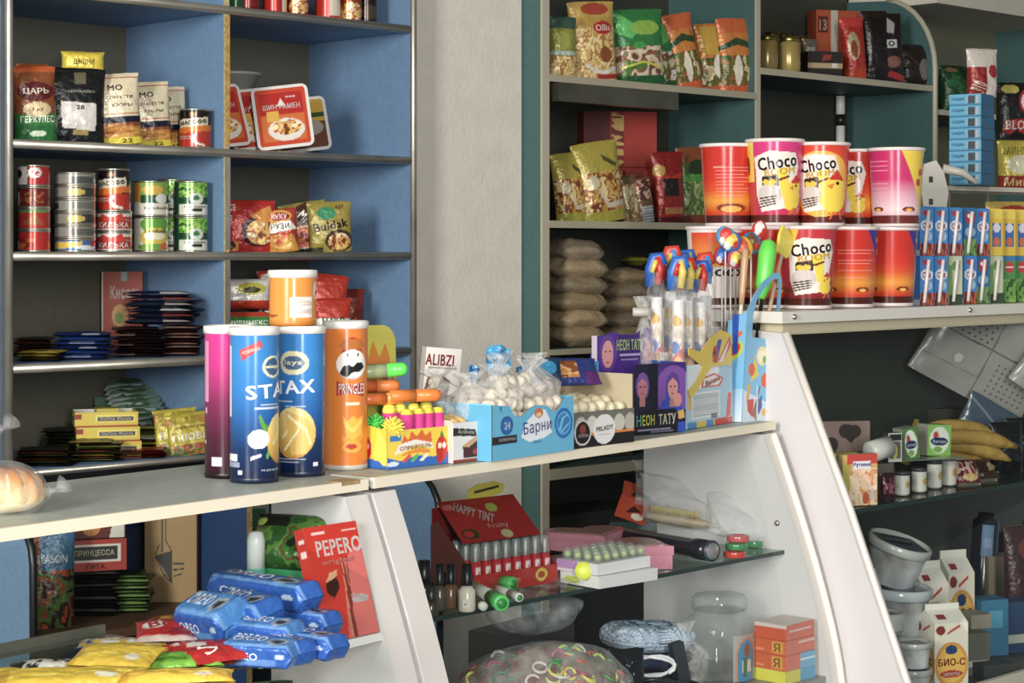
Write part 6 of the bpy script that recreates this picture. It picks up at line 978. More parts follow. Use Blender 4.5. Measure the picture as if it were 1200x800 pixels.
hd = [('b', 'a02422'), ('e', .16, .2, .1, .12, '2a3a1c'), ('e', .14, .2, .06, .08, 'b82c2c'), ('e', .1, .85, .07, .07, 'c86a60'), ('t', 'HAPPY TINT', .36, .66, .46, .22, 'd8ccc4', -32), ('t', 'Fruity', .55, .3, .26, .14, 'd8a098', 0), ('e', .6, .12, .07, .1, 'b8b078'), ('e', .62, .75, .07, .11, '9aa83c'), ('n', 0)][:-1]
g = G(); g.grid(lambda U, V: np.stack([(.01+U*.185)-(1-V)*.02, .018+V*.098, .088+V*.062+0*U], 1), 90, 50, hd, 'gloss', False)
g.grid(lambda U, V: np.stack([(.01+(1-U)*.185)-(1-V)*.02, .018+V*.098, .0872+V*.062+0*U], 1), 4, 3, '5a1414', 'gloss', False); g.build('header_card', e)
g = G().prism([(.085, .14), (.17, .155), (.175, .17), (.15, .178), (.11, .175), (.085, .165)], .1165, .118, 'c8b828', 'gloss', 'y'); g.add([(.10, .1160, .158), (.16, .1160, .165), (.16, .1160, .170), (.10, .1160, .163)], [(0, 1, 2, 3)], '3a3014'); g.build('price_tag', e)
n = 0
for j in range(4):
    for i in range(8):
        lab = 'red lip gloss with clear cap, row %s from the front, %s from the left' % (ORD[j], ORD[i])
        if n == 0:
            lg = empty('lip_gloss', lab, 'lip gloss', 'lip glosses in the red display'); cyl(G(), .0098, 0, .05, [('b', 'b02028'), ('r', .3, .2, .7, .8, 'e0c8c4'), ('r', .42, .3, .58, .7, 'b82c30')], 'gloss', nu=24, nv=14).build('tube', lg)
            G().lathe([(.0092, .05), (.0098, .052), (.0085, .078), (.006, .082), (.001, .082)], 'b8b4b0', 'jar', 14).lathe([(.003, .05), (.003, .075)], 'd0ccc8', 'plastic', 8).build('cap', lg); o = lg
        else: o = copy_tree(lg); o['label'] = lab
        put(o, L_(.016+i*.0238, .016+j*.026, .0045), rz); n += 1
# white boxes with domes
P = q3(702, 690, ZB); a = 42; L_ = T(P, a)
g = G().box(-.0, .15, 0, .10, 0, .022, 'd4d0d0', f=[('b', 'd8d4d4')], l=[('b', 'dcdad6'), ('e', .3, .4, .2, .3, 'b8c83c')]); put(tag(g.build('gadget_box'), 'lower white carton by the pink heart box', 'box'), P, a)
g = G().box(-.0, .145, 0, .10, 0, .02, 'd8d4d6', l=[('b', 'd8d0d8'), ('r', 0, .3, .5, 1, 'b88ac0')], f='e0dcdc'); put(tag(g.build('gadget_box'), 'upper white carton tray holding clear domes, with yellow sticker', 'box'), (P[0]-.002, P[1]+.004, ZB+.023), a+4)
put(tag(G().lathe([(.001, 0), (.016, 0), (.016, .001), (.001, .001)], 'd8e020', 'plastic', 24).build('sticker'), 'round yellow sticker on the white carton corner', 'sticker'), tuple(np.array(q3(684, 668, ZB+.03))-np.array((0, .004, 0))), 0, 78)
Lu = T((P[0]-.002, P[1]+.004, ZB+.043), a+4); n = 0
for j in range(4):
    for i in range(6):
        lab = 'clear dome toy capsule on the white tray, row %s, %s from the front corner' % (ORD[j], ORD[i])
        if not n: pr = G().ball((0, 0, .005), (.0105, .0105, .011), 'c8ccc0', 'jar', 16, 10).ball((0, 0, .003), (.007, .007, .006), ['a8b860', 'c8a0b8'][0], 'plastic', 10, 6).build('toy_capsule'); o = pr; tag(o, lab, 'toy capsule', 'domes on the white tray')
        else: o = pr.copy(); COL.objects.link(o); o['label'] = lab
        o.location = Lu(.014+i*.0234, .012+j*.0245, .0062); n += 1
def heart(label, P, s, h, rz):
    s *= 1.22; e = empty('heart_box', label, 'box', 'pink heart boxes'); hp = []
    for k in range(40): t = 2*math.pi*k/40; hp.append((s*16*math.sin(t)**3/17., s*(13*math.cos(t)-5*math.cos(2*t)-2*math.cos(3*t)-math.cos(4*t))/17.))
    hp = hp[::-1]; G().prism(hp, 0, h*.62, 'd88a9c', 'gloss', 'z').build('box_base', e)
    G().prism([(x*1.04, y*1.04) for x, y in hp], h*.62, h, 'cf8496', 'gloss', 'z').build('lid', e)
    G().prism([(x*.82, y*.82) for x, y in hp], h, h+.0012, 'a87a70', 'gloss', 'z').build('window', e)
    for x, y in ((.3, .2), (-.3, .25), (0, -.2), (.1, .3), (-.15, -.05)): pass
    return put(e, P, rz)
heart('pink heart shaped box in front, beside the white cartons', (q3(748, 668, ZB)[0], q3(748, 664, ZB)[1]+.01, ZB), .062, .044, 60)
heart('pink heart shaped box behind the domes, further back', (q3(690, 645, ZB)[0], q3(690, 645, ZB)[1]+.03, ZB), .072, .036, 20)
# flashlight, combs, tapes
A_ = q3(738, 640, ZB); B_ = q3(836, 660, ZB); r = .0205; e = empty('flashlight', 'black flashlight lying on the glass shelf', 'flashlight')
a = np.array((A_[0]-.01, A_[1]+.0, ZB+r)); b = np.array((B_[0], B_[1]+.02, ZB+r)); d = (b-a)/np.linalg.norm(b-a)
G().tube([a, b-d*.05, b-d*.045, b-d*.006], [r*.88, r*.88, r, r], '15171c', 'gloss', 24).build('barrel', e); G().tube([b-d*.006, b], [r*1.02, r*1.02], '2c3640', 'plastic', 24).tube([b, b+d*.001], r*.8, '7a8688', 'jar', 24).build('head_ring', e)
G().box(q3(720, 640, ZB)[0], q3(720, 640, ZB)[0]+.10, 4.14, 4.18, ZB, ZB+.03, '1c3a3a', 'gloss').build('dark_box'); tag(bpy.data.objects['dark_box'], 'dark flat box at the back behind the flashlight', 'box')
def comb(label, a, b, bris, rz_=0):
    a = np.array(a); b = np.array(b); d = (b-a)/np.linalg.norm(b-a); e = empty('hair_brush', label, 'hair brush', 'packed wooden hair brushes'); L = np.linalg.norm(b-a)
    G().tube([a, a+d*L*.1, a+d*L*.5, a+d*L*.6, b-d*.01, b], [.006, .011, .010, .0055, .0065, .004], 'a8906c', 'plastic', 12).build('body', e); g = G()
    for k in range(16):
        for j in (-1, 0, 1): p = a+d*L*(.06+.42*k/16)+np.array((j*.004, -.004+j*.002, .008)); g.tube([p, p+np.array((0, -.008, .016))], .0016, bris, 'plastic', 5)
    g.build('bristles', e); return e
def up(p, dz, dy=0, dx=0): return (p[0]+dx, p[1]+dy, p[2]+dz)
comb('upper packed hair brush with pale bristles', up(q3(768, 640, ZB), .075, .22), up(q3(905, 640, ZB), .03, .06), 'c8b468')
comb('lower packed hair brush with yellow bristles', up(q3(765, 648, ZB), .052, .17), up(q3(890, 640, ZB), .024, .04), 'c8b050')
comb('third packed hair brush at the back, pale pink', up(q3(800, 640, ZB), .085, .25), up(q3(915, 635, ZB), .045, .10), 'b08a80')
for i, (p, rz_, s) in enumerate(((up(q3(753, 640, ZB), .085, .20), 10, .05), (up(q3(748, 645, ZB), .062, .17), -8, .055))):
    put(tag(G().box(-s*.6, s*.6, 0, .002, -s*.5, s*.4, 'a83a20', 'gloss', f=[('b', 'b04024'), ('p', [(.3, .3), (.5, .7), (.8, .5)], '3a1a14'), ('e', .7, .25, .2, .14, 'd8c8c0')]).build('header_card'), '%s orange red header card of a hair brush pack' % ('upper', 'lower')[i], 'card', 'brush pack cards'), p, rz_, -30, 18)
for i, (px, dz, dy, sx) in enumerate(((835, .055, .14, .085), (880, .045, .08, .05), (815, .08, .2, .07))):
    p = up(q3(px, 645, ZB), dz, dy); g = bagmesh(sx*3.4, .13, .055, 'ffffff', 'film', False, 'ffffff', wr=.006); put(tag(g.build('plastic_pack'), 'crinkled clear wrapping over the hair brushes, %s' % ('middle part', 'right part', 'rear part')[i], 'wrapping', 'clear wrappings'), (p[0], p[1]-.03, p[2]-.03), 8, -50, 12)
put(tag(G().tube([(.020*math.cos(k*.3491), .0, .022+.020*math.sin(k*.3491)) for k in range(19)], .006, '3a4444', 'gloss', 8).build('tape_ring'), 'dark ring standing at the right end of the glass shelf', 'ring'), up(q3(895, 640, ZB), 0.006, .03), 35)
for i, (c, px, py, dz, lab) in enumerate((('c83a2c', 862, 654, 0, 'red tape roll lowest in the small stack'), ('3a8a50', 864, 652, .0125, 'green tape roll on the red one'), ('c85a58', 866, 650, .025, 'pink tape roll topmost'), ('4a9a60', 884, 641, 0, 'green tape roll lying alone at the right'))):
    put(tag(G().lathe([(.011, 0), (.022, 0), (.0225, .001), (.0225, .0105), (.022, .0115), (.011, .0115), (.011, 0)], c, 'gloss', 28).build('tape_roll'), lab, 'tape roll', 'small tape rolls'), up(q3(px, py, ZB), dz+.0005, .015))
# ---------------- middle case: bottom deck
ZD = .6605
def onB(px, s, z=ZD): return LB.px(px, s, z)
# bag of hair ties
P = onB(632, -.02); e = empty('hair_tie_bag', 'large clear bag full of coloured hair ties', 'bag'); put(e, P, LB.ang-30)
g = G().ball((0, 0, .085), (.155, .085, .088), ('b', '6a5044')[1], 'food', 40, 20, .2); sd = 3
g.v[-1][:, 2] = np.maximum(g.v[-1][:, 2], .001); U = g.v[-1]; nn = .5*vn(U[:, 0]*60, U[:, 2]*60+U[:, 1]*40, 3)+.5*vn(U[:, 0]*25+7, U[:, 2]*25, 5); g.c[-1] = np.array([lin(c) for c in ('3a2c24', '6a3a2c', '8a7a68', '5a5a3a', '9a8a80')])[np.clip((nn*5).astype(int), 0, 4)]; g.build('contents', e)
G().ball((0, 0, .088), (.165, .095, .092), 'ffffff', 'film', 50, 26, .22).build('plastic_bag', e)
tcol = ['b8c83c', 'c84a2c', '2a7a4c', 'd8c83c', 'a83058', 'd8583c', '4a8a3c', 'c8c0b4', '7a2c3c', '3a5a3c']
for k in range(70):
    a = random.uniform(-.15*math.pi, 1.15*math.pi)+math.pi; b = random.uniform(.05, 1.3); x, y, z = math.cos(a)*math.cos(b), math.sin(a)*math.cos(b), math.sin(b); c = tcol[k % 10]; r_ = random.uniform(.008, .013)
    g = G().tube([(r_*math.cos(q*.5236), r_*math.sin(q*.5236), 0) for q in range(13)], .0028, c, 'plastic', 6); o = g.build('hair_tie', e)
    o.location = (.150*x, .082*y, .088+.082*z); o.rotation_euler = (random.uniform(-1, 1)-y*.9, x*.8, 0); o['label'] = {'b8c83c': 'lime', 'c84a2c': 'orange', '2a7a4c': 'green', 'd8c83c': 'yellow', 'a83058': 'magenta', 'd8583c': 'coral', '4a8a3c': 'leaf green', 'c8c0b4': 'white', '7a2c3c': 'maroon', '3a5a3c': 'dark green'}[c]+' hair tie'
filmbag('crumpled greyish clear bag under the glass shelf', onB(618, .1, ZD+.16), .10, .07, .10, 5, ntop=.9, m='film')
put(tag(G().box(-.11, .11, -.04, .04, 0, .158, '2c2a24').build('storage_box'), 'dark box under the crumpled bag at the back of the deck', 'box'), onB(612, .17), LB.ang)
filmbag('pinkish white clear bag in front of the hair ties', onB(668, -.09, ZD), .08, .05, .12, 0, ntop=.4)
# clothes, cables
P = onB(758, .06)
g = G()
for k, (c, h) in enumerate((('15181f', .05), ('1c2c48', .03))): g.grid(lambda U, V, k=k, h=h: np.stack([np.cos(U*6.2832)*.10*np.cos((V-.5)*math.pi)**.4*1.0, np.sin(U*6.2832)*.07*np.cos((V-.5)*math.pi)**.4, .05*k+h/2+h/2*np.sin((V-.5)*math.pi)+.004*np.sin(U*30)], 1), 50, 12, c, 'cloth')
put(tag(g.build('folded_clothes'), 'dark folded clothes with navy layer under the pale cloth', 'clothes'), P, LB.ang-25)
def fnc(U, V):
    a = U*6.2832; X = np.sign(np.cos(a))*np.abs(np.cos(a))**.6; Y = np.sign(np.sin(a))*np.abs(np.sin(a))**.6; c = np.cos((V-.5)*math.pi)**.35
    return np.stack([X*.09*c, Y*.065*c, .0+.024*np.sin((V-.5)*math.pi)+.004*np.sin(X*c*40+Y*20)*(V > .5)+.024], 1)
ov = [('b', '8aa0b8')]+[('l', [(u_, .5+v_), (u_+.03, .56+v_), (u_+.05, .5+v_)], .006, 'c8d4e0') for u_ in np.linspace(0, .95, 22) for v_ in (0, .08, .16, .24, .32)]+[('r', 0, .0, 1, .5, 'b8c4d4'), ('r', 0, 0, 1, .5, ('s', 1, 4, '8498b0'))]
put(tag(G().grid(fnc, 120, 50, ov, 'cloth').build('folded_cloth'), 'pale blue patterned folded cloth on the dark clothes', 'cloth'), up(P, .082), LB.ang-25, 0, 4)
P = onB(770, -.075); e = empty('cable_pack', 'black bundled charger cables with yellow plug', 'cables'); put(e, P, 20)
g = G().ball((0, 0, .035), (.10, .035, .036), '0e0f12', 'gloss', 40, 20, .5)
for k in range(5): g.tube([(-.09+.01*k, -.02, .03+.012*k), (-.02, -.034, .058+.006*k), (.05, -.03, .05+.004*k), (.10, -.02, .03-.003*k)], .004, '15161a', 'plastic', 7)
g.build('cable', e); G().tube([(.02, -.036, .05), (.04, -.04, .045), (.065, -.04, .035)], [.005, .006, .005], 'c8c03c', 'plastic', 8).build('plug', e)
for i, (x, z) in enumerate(((-.06, .04), (-.02, .03), (.03, .02), (.075, .05))): G().ball((x, -.038, z), .0035, 'd8dce0', 'metal', 8, 6).build('tip', e)
g = G().tube([(.0+.04*math.cos(q*.42)-.02*(q > 15)*(q-15)*.3, -.02+.006*math.sin(q), .018*math.sin(q*.42)+.02) for q in range(-2, 24)], .0032, 'dcdcdc', 'plastic', 8); g.tube([(.02, -.02, .005), (-.05, -.01, .0), (-.085, .0, -.02), (-.11, 0, -.025)], .003, 'd8d8d8', 'plastic', 8)
put(tag(g.build('cable'), 'white cable loop lying on the black cables', 'cable'), up(P, .078, .02, -.01), 10)
bag('glitter_packet', 'black packet with white specks beside the hair tie bag', 'packet', onB(727, -.06), .11, .14, .05, [('b', '0f1114')]+[('e', random.random(), random.random(), .012, .01, 'c8ccd0') for _ in range(26)], 20, -10)
# jar
P = onB(843, .02); e = empty('plastic_jar', 'large empty clear jar with a blue arched label', 'jar'); put(e, P); r = .07
G().lathe([(r*.9, .001), (r, .01), (r, .095), (r*.92, .115), (r*.72, .128), (r*.70, .134)], 'ffffff', 'jar', 44).build('jar_body', e)
G().lathe([(r*.72, .134), (r*.78, .136), (r*.78, .158), (r*.7, .163), (.001, .163)], 'ffffff', 'jar', 40).build('lid', e)
g = G(); g.grid(lambda U, V: np.stack([(r+.001)*np.sin(.28+U*.95), -(r+.001)*np.cos(.28+U*.95), .004+V*.09], 1), 44, 50, [('b', 'a8a49a'), ('p', [(.08, 0), (.08, .62), (.2, .86), (.5, .98), (.8, .86), (.92, .62), (.92, 0)], 'c88a6a'), ('p', [(.14, 0), (.14, .6), (.25, .8), (.5, .92), (.75, .8), (.86, .6), (.86, 0)], '4a88b0'), ('e', .5, .66, .12, .16, '8a5a34'), ('r', .3, .2, .7, .45, 'c8c8b8'), ('r', .35, .1, .5, .5, '4a6a5a')], 'gloss'); g.build('label', e)
filmbag('small clear bag with dark clip leaning on the jar', onB(812, -.03, ZD), .035, .03, .14, -8, ntop=.5)
put(tag(G().box(-.012, .012, -.01, .01, 0, .12, '2c3236', 'plastic').build('clip'), 'dark plastic clip beside the jar', 'clip'), onB(806, -.055), 20, 0, -12)
# tea boxes
P = q3(920, 802, ZD); P = (P[0]+.035, P[1]+.035, ZD)
gt = 'orange boxes in the middle show case'
F1 = [('b', 'd8622c'), ('r', 0, .0, .62, 1, 'cc5a28'), ('r', .55, .1, .9, .9, 'd8942c'), ('t', 'Я', .72, .5, .2, .6, '5a3a1c', 0, 1), ('r', .05, .2, .3, .3, 'e08a58')]
for k, (w_, h, lab, rr, f, c) in enumerate(((.1, .024, 'yellow green lowest box of the orange stack', [('b', 'd8d020')], [('b', 'd0ca3c'), ('r', .5, 0, 1, 1, '5aa0c8')], 'd8cc20'), (.1, .03, 'orange box second in the stack', F1, [('b', 'd8725a'), ('r', .5, 0, 1, 1, '6aaad0'), ('r', .5, .5, 1, .6, 'd0e0e8')], 'c8603c'), (.1, .028, 'orange box third in the stack', F1, [('b', 'd87058'), ('r', .45, .7, 1, .85, 'e0c0b8')], 'c8603c'), (.1, .03, 'orange box topmost with a pale lid', [('b', 'cc5028'), ('r', 0, .8, 1, 1, 'd0c0b4')], [('b', 'd86a50'), ('r', .1, .5, .9, .65, 'e0b8b0')], 'd8c8c0'))):
    zz = ZD+sum((.024, .0305, .0285, .031)[:k])+.0005*k; carton('tea_box', lab, 'box', (P[0], P[1], zz), .098, .075, h, c, 45+k*1.0, f=f, l=rr, group=gt, t=c)
# ---------------- right case: upper glass shelf
ZS = .9845
def onC(px, s, z=ZS): return LC.px(px, s, z)
PU = [('b', 'c89a4c'), ('r', .12, .8, 1, 1, 'b83a30'), ('r', .3, .72, .8, .86, 'd8d4dc'), ('t', 'Рутняня', .55, .79, .5, .1, '3a4a9a'), ('r', 0, 0, 1, .72, ('n', 5, 6, ['d8b088', 'e0c8a8', 'c8844c', 'd0a070'])), ('r', 0, 0, .2, .8, 'a89a3c'), ('e', .35, .4, .14, .16, 'dcc0a0'), ('e', .65, .45, .15, .16, 'dcb898'), ('e', .66, .14, .1, .12, 'a84a2c'), ('r', .8, .1, .92, .3, 'b8b4b0')]
carton('puree_pack', 'baby puree pack with red header on the right glass shelf', 'food pack', onC(1008, -.135), .082, .02, .105, 'a89a6a', 22, f=PU)
carton('puree_pack', 'second baby puree pack behind, showing a yellow side', 'food pack', onC(990, -.10), .06, .02, .105, 'a8983c', 18, f=[('b', 'a8963a'), ('e', .4, .8, .3, .1, 'c8c060')])
bag('candy_pack', 'dark purple packet beside the baby puree pack', 'packet', onC(1040, -.11), .035, .055, .02, [('b', '3a1c28'), ('r', .1, .2, .9, .8, ('n', 3, 4, ['5a2030', '8a4a5a', '2a1420']))], 20)
def yog(label, px, s, h):
    e = empty('yogurt_bottle', label, 'yogurt bottle', 'small yogurt bottles'); r = .0165; cyl(G(), r, .004, h*.86, [('b', 'c0beb2'), ('e', .75, .5, .16, .2, 'b08a3c'), ('r', .05, .3, .3, .6, 'a8a89c')], 'gloss').build('bottle', e)
    G().lathe([(r*.8, 0), (r, .004), (r, .0045)], 'b8b6aa', 'plastic', 24).build('foot', e); G().lathe([(r, h*.86), (r*.85, h*.9), (r*1.06, h*.92), (r*1.06, h), (.001, h)], '3a3c44', 'plastic', 24).build('lid', e); return put(e, onC(px, s))
yog('white yogurt bottle leftmost of four on the glass shelf', 1057, -.10, .05); yog('white yogurt bottle second from the left', 1077, -.095, .052); yog('white yogurt bottle third from the left, taller', 1095, -.08, .062); yog('white yogurt bottle rightmost of four, taller', 1112, -.075, .065)
g = G().box(-.09, .09, -.03, .045, 0, .003, 'a8ac9c', 'metal'); put(tag(g.build('foil_tray'), 'pale foil sheet lying over the yogurt bottles', 'tray'), up(onC(1080, -.075), .0665), 18, 0, 0)
capsule('yogurt_cup', 'white yogurt cup lying on its side on the foil sheet', 'cup', up(onC(1018, -.065), .093), .023, .06, 'c4c2ba', '8a8c88', 30, 0, 78, .93)
put(tag(G().box(-.03, .03, -.03, .03, 0, .068, '5a564a').build('food_box'), 'dim carton under the lying yogurt cup', 'box'), onC(1024, -.045), 20)
carton('puree_box', 'small dark box with a pear picture on the foil sheet', 'box', up(onC(1049, -.085), .070), .034, .02, .062, '3a3c34', 22, f=[('b', 'b8b8ac'), ('r', .1, .1, .9, .7, '5a5c50'), ('e', .5, .36, .2, .24, 'b8a84c'), ('r', .1, .72, .95, .95, '202220')])
for i, (px, ry_, c) in enumerate(((1070, -8, '4a7a3a'), (1100, 3, '7ab04a'))):
    carton('yogurt_cup', ('green yogurt lid turned sideways behind the pear box', 'square green and white yogurt lid with dark oval label')[i], 'cup', up(onC(px, -.08), .070), (.036, .062)[i], .04, .068, '9aa08a', 20+i*4, 0, ry_, 'gloss', 'green yogurt cups',
           f=[('b', c), ('e', .5, .5, .42, .44, 'd4d8c8'), ('e', .35, .66, .12, .12, 'b83a34'), ('e', .5, .46, .38, .14, '1c2c5a'), ('t', 'Фитнес', .5, .46, .6, .12, 'd0d4dc'), ('e', .45, .2, .2, .1, '6aa03c')])
# bananas
e = empty('banana_bunch', 'bunch of spotted yellow bananas lying in the right case', 'bananas'); P = onC(1105, .04, ZS); put(e, P, 12)
g0 = [(((-.04, -.02, .085), (.03, -.045, .10), (.10, -.05, .092), (.165, -.04, .065)), .0175), (((-.04, .0, .075), (.03, -.03, .078), (.09, -.04, .065), (.15, -.04, .035)), .018), (((-.05, .01, .05), (.0, -.02, .045), (.06, -.035, .035), (.11, -.04, .02)), .017), (((-.05, .03, .10), (.02, .02, .12), (.09, .02, .115), (.15, .02, .08)), .017)]
for k, (pts, r_) in enumerate(g0):
    pts = [np.array(p) for p in pts]; Q = []
    for t in np.linspace(0, 1, 12): Q.append((1-t)**3*pts[0]+3*(1-t)**2*t*pts[1]+3*(1-t)*t*t*pts[2]+t**3*pts[3])
    G().tube(Q, [r_*.35, r_*.6, r_*.9]+[r_]*6+[r_*.8, r_*.5, r_*.25], 'a07e2c', 'sack', 10).build('banana', e)
G().tube([(-.075, .01, .07), (-.07, .01, .10), (-.06, .01, .13)], [.012, .009, .007], '8a742c', 'food', 8).tube([(-.1, .0, .03), (-.085, .0, .06), (-.05, .01, .09)], [.015, .018, .012], 'a08634', 'food', 8).build('stem', e)
G().ball((-.02, .0, .085), (.05, .03, .02), '4a2a18', 'food', 14, 8, .4).build('bruise', e)
for i, (px, s, h) in enumerate(((985, .08, .145),)):
    carton('heart_card', 'dusty pink box printed with two dark hearts at the back', 'box', onC(px, s), .135, .02, h, '8a6a64', 8, f=[('b', '957a70'), ('e', .22, .64, .13, .13, '2c1c1a'), ('e', .35, .64, .11, .12, '2c1c1a'), ('p', [(.1, .6), (.46, .6), (.3, .4)], '2c1c1a'), ('e', .6, .85, .13, .11, '2c1c1a'), ('e', .74, .84, .11, .1, '2c1c1a'), ('p', [(.48, .82), (.84, .82), (.68, .66)], '2c1c1a'), ('e', .75, .4, .2, .12, '6a7a4a'), ('e', .42, .48, .05, .04, 'a83a40')])
for i, (px, s) in enumerate(((972, -.0), (1000, .02), (1030, .03))): bag('snack_bag', 'dim olive packet at the left of the right case, %s' % ('left one', 'middle one', 'right one')[i], 'snack bag', onC(px, s), .08, .085, .04, [('b', ['5a5030', '6a5a48', '5a3a3c'][i]), ('r', 0, .3, 1, .7, ('n', 5, 4, ['4a4020', '8a7a50', '6a3a34']))], 20, group='dim olive packets')
bag('candy_pack', 'red and white striped candy packet at the shelf end', 'candy pack', onC(1136, -.10), .065, .06, .03, [('b', '5a1c1c'), ('r', 0, .2, 1, .9, ('n', 8, 3, ['8a2824', 'c8b0a8', '4a1414'])), ('e', .5, .2, .3, .14, 'c8a86a')], 20, -30)
bag('candy_pack', 'dark brown packet with a cream corner at the shelf end', 'candy pack', onC(1158, -.09), .06, .055, .03, [('b', '3a1c18'), ('p', [(.5, .3), (1, .4), (.9, .8), (.6, .7)], 'a89068')], 30, -35)
for i, (px, s) in enumerate(((1178, -.03), (1196, -.0))): bag('snack_bag', 'black bag in the right case, %s one near the border' % ('left', 'right')[i], 'snack bag', onC(px, s), .09, .12, .06, [('b', '14171c'), ('l', [(.1, .7), (.9, .5)], .02, '4a5058'), ('l', [(.1, .4), (.6, .6)], .01, '8a9098')], 20, group='black bags')
# white perforated plastic sack
dots = [('b', '918f89')]+[('e', .06+.055*i+.02*(j % 2), .55+.055*j, .010, .011, '4a4a4a') for i in range(8) for j in range(7)]+[('e', .62+.05*i, .14+.055*j, .010, .011, '5a5a58') for i in range(7) for j in range(6)]+[('l', [(0, .5), (1, .52)], .008, '5a5a58'), ('l', [(.52, 0), (.5, 1)], .007, '6a6a66'), ('e', .3, .3, .05, .06, '8a8a84'), ('e', .3, .3, .035, .045, 'b4b2ac'), ('l', [(.0, .2), (.5, .22)], .006, '7a7a76')]
P = onC(1128, .16, 1.15); bag('perforated_sheet', 'white dotted plastic packaging hanging slanted at the back', 'packaging', P, .33, .26, .04, dots, 5, 8, 28, m='gloss')
bag('perforated_sheet', 'white lined plastic packaging in the upper right corner', 'packaging', onC(1222, -.02, 1.14), .22, .25, .04, dots[:1]+dots[60:], 5, 5, 34, m='gloss')
bag('plastic_sheet', 'bluish clear sheet slanting down behind the bananas', 'sheet', onC(1150, .1, ZS+.02), .2, .13, .02, [('b', '3c4c5c'), ('l', [(0, .9), (1, .3)], .02, '6a7a88')], 5, 0, 30, m='gloss')
G().box(-.17, .17, 0, .03, 0, .12, '3a3a34').build('storage_box.001'); o = bpy.data.objects['storage_box.001']; put(tag(o, 'dark box at the back carrying the white packaging', 'box'), onC(1150, .22, ZS), 12)
# ---------------- right case: bottom deck
ZE = .6015
def tub(label, P, r, h, rx, ry, c='a8aaa4'):
    e = empty('plastic_bucket', label, 'bucket', 'clear lidded buckets'); G().lathe([(r*.8, 0), (r*.84, .003), (r*.97, h*.86), (r*.97, h*.88)], 'ffffff', 'tub', 40).build('bucket', e)
    G().lathe([(r*.72, .01), (r*.88, h*.7), (.001, h*.7)], '7a6a58', 'food', 30).build('filling', e)
    G().lathe([(r*1.0, h*.78), (r*1.04, h*.8), (r*1.05, h*.97), (r*1.0, h), (r*.95, h), (r*.93, h-.005), (.001, h-.005)], c, 'gloss', 44).build('lid', e)
    g = G(); g.grid(lambda U, V: np.stack([(U-.5)*r*1.5, (V-.5)*r*1.2, h-.004+0*U], 1), 30, 24, [('b', '3a4a5a'), ('e', .5, .5, .3, .2, '22242a'), ('r', .2, .55, .8, .7, '5a6a7a')], 'gloss', False); g.build('lid_label', e); return put(e, P, 20, rx, ry)
P = LC.px(1050, -.12, ZE)
tub('upper tilted bucket with printed lid', up(P, .205, .03, -.012), .066, .092, 14, 12); tub('second bucket with pale blue rim under the tilted one', up(P, .10, .0, .0), .068, .10, 3, 2, 'aab2b4')
tub('lowest bucket supporting the stack at the left', up(P, .0, .0, .0), .064, .098, 0, 0)
tub('narrow cup with domed lid in front of the buckets', LC.at(.125, -.17, ZE), .036, .165, 0, 0, 'a8aaa2'); tub('small pale tub beside the narrow cup', LC.px(1070, -.235, ZE+.062), .036, .052, 0, 0, 'a0a098'); tub('lowest small pale tub beside the cartons', LC.px(1070, -.235, ZE), .037, .060, 0, 0, '989a92')
put(tag(G().tube([(0, 0, 0), (-.028, 0, .085)], [.006, .008], 'a8a498', 'plastic', 8).build('spoon_handle'), 'pale plastic handle sticking up beside the buckets', 'handle'), up(LC.at(.125, -.17, ZE), .168))
def milk(label, px, s, w_, h, rz=22, grp='drink cartons', o=.14):
    e = empty('drink_carton', label, 'drink carton', grp); ht = h*.80
    F_ = [('b', 'd4cdb8'), ('e', .5, .38+o, .5, .34-o*.4, 'c88a30'), ('e', .5, .38+o, .42, .28-o*.4, 'd8a83c'), ('e', .5, .60+o*.6, .18, .07, '1f3a6a'), ('t', 'БИО-С', .5, .42+o*.8, .8, .11, '8a2418'), ('e', .5, .24+o*1.1, .34, .055, 'a82c24'), ('t', 'напиток', .5, .24+o*1.1, .5, .05, 'e0c8b8'), ('e', .18, .9, .14, .07, '7a2a20'), ('l', [(.4, .85), (.75, .95)], .02, 'b04038'), ('r', 0, 0, 1, .06, 'b88a3c')]
    G().box(-w_/2, w_/2, 0, w_, 0, ht, 'cfc8b4', 'gloss', f=F_, l=F_, r='b8b09c').build('carton', e)
    g = G(); a = w_/2; g.add([(-a, 0, ht), (a, 0, ht), (a, w_, ht), (-a, w_, ht), (-a, a-.002, h*.93), (a, a-.002, h*.93), (a, a+.002, h*.93), (-a, a+.002, h*.93), (-a, a-.002, h), (a, a-.002, h), (a, a+.002, h), (-a, a+.002, h)],
        [(0, 1, 5, 4), (2, 3, 7, 6), (3, 0, 4, 7), (1, 2, 6, 5), (4, 5, 9, 8), (6, 7, 11, 10), (8, 9, 10, 11), (5, 6, 10, 9), (7, 4, 8, 11)], 'd8d4c6', 'gloss')
    g.add([(-a*.7, .006, ht+.012-.004), (-a*.2, .006, ht+.012-.004), (-a*.2, a*.5, ht+(h*.93-ht)*.5+.004), (-a*.7, a*.5, ht+(h*.93-ht)*.5+.004)], [(0, 1, 2, 3)], '8a2c20', 'gloss'); g.build('gable_top', e); return put(e, LC.px(px, s, ZE), rz)
milk('tall drink carton behind the small one, left of the pair', 1096, -.13, .068, .232); milk('tall drink carton at the right of the pair', 1127, -.10, .068, .236); milk('small drink carton with a red cap dot in front', 1115, -.255, .078, .172, 18, o=0)
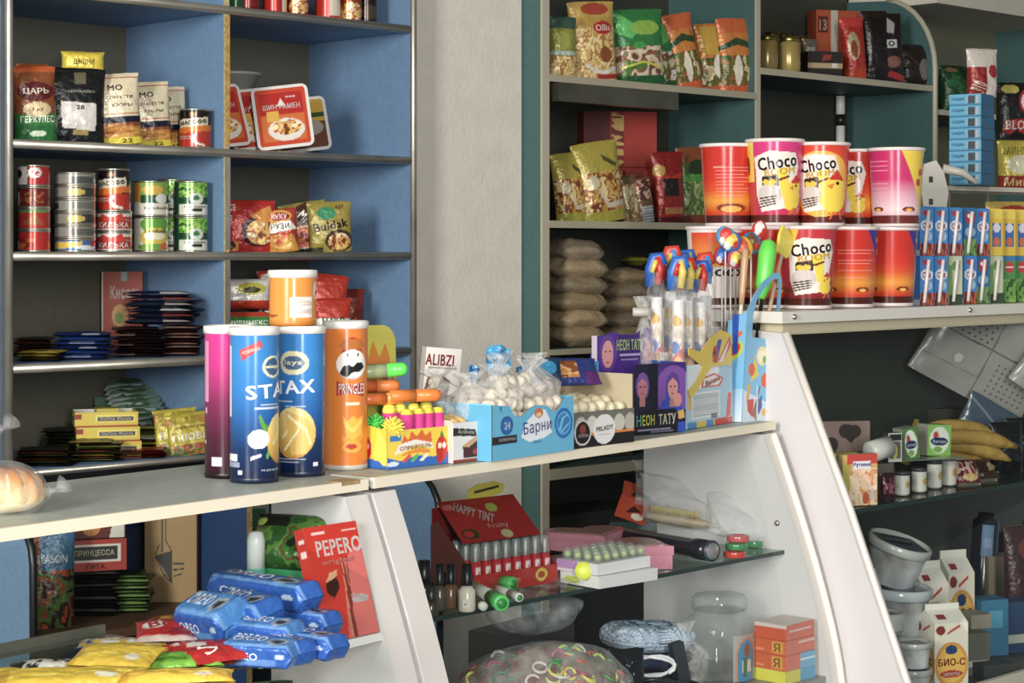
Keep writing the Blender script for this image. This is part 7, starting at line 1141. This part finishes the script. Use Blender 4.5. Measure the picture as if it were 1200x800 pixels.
bag('snack_bag', 'red and yellow packet between bucket and tall carton', 'snack bag', LC.px(1079, -.16, ZE), .05, .15, .03, [('b', 'b89a6a'), ('e', .5, .2, .4, .12, '8a3020'), ('e', .5, .5, .35, .12, 'c8a03c')], 22)
for i, (px, s, z, w_, h, c, lab) in enumerate(((1146, -.22, ZE, .06, .09, '5a5a4c', 'olive grey carton right of the small drink carton'), (1150, -.2, ZE+.0905, .05, .03, '8a8470', 'flat grey carton on the olive one'), (1166, -.14, ZE, .07, .125, '2a7090', 'turquoise box at the lower right'), (1194, -.16, ZE, .08, .115, '1f3a5c', 'dark blue box with pale print in the corner'), (1186, -.02, ZE, .13, .18, '8a7a60', 'cardboard box with a white flap in the lower right'), (1172, -.27, ZE, .08, .03, '2c302a', 'dark green flat box at the front ledge'))):
    carton('food_box', lab, 'box', LC.px(px, s, z), w_, .06, h, c, 20, f=[('b', c), ('r', .1, .2, .9, .35, 'a8a898' if i in (0, 3) else c), ('r', .3, .5, .8, .8, '4a98b8' if i == 2 else c)], t='a8a090' if i == 4 else c)
for i, (px, s, py) in enumerate(((1147, .05, 620), (1171, .07, 636), (1192, .04, 630))):
    Pq = LC.px(px, s, ZE); e = empty('bottle', 'dark bottle with a pale blue label, %s of three' % ('left', 'middle', 'right')[i], 'bottle', 'dark bottles with blue labels'); zt = EYE-(py-HZ)/F*Pq[1]-ZE-.02
    G().lathe([(.03, 0), (.032, .005), (.032, zt+.04), (.02, zt+.05), (.02, zt+.06), (.001, zt+.06)], '14171c', 'gloss', 24).build('bottle_body', e)
    g = G(); g.grid(lambda U, V: np.stack([.0325*np.sin(-.5+U*.9), -.0325*np.cos(-.5+U*.9), zt-.04+V*.075], 1), 14, 20, [('b', '6a84a8'), ('r', .2, .3, .8, .6, '8a9cb8')], 'gloss'); g.build('label', e); put(e, Pq, 0, 0, 8 if i else 4)
bag('snack_bag', 'brownish red bag behind the cardboard box in the corner', 'snack bag', LC.px(1198, -.1, ZE+.0), .1, .27, .05, [('b', '3a1c18'), ('e', .6, .8, .3, .1, '6a2c1c')], 20)
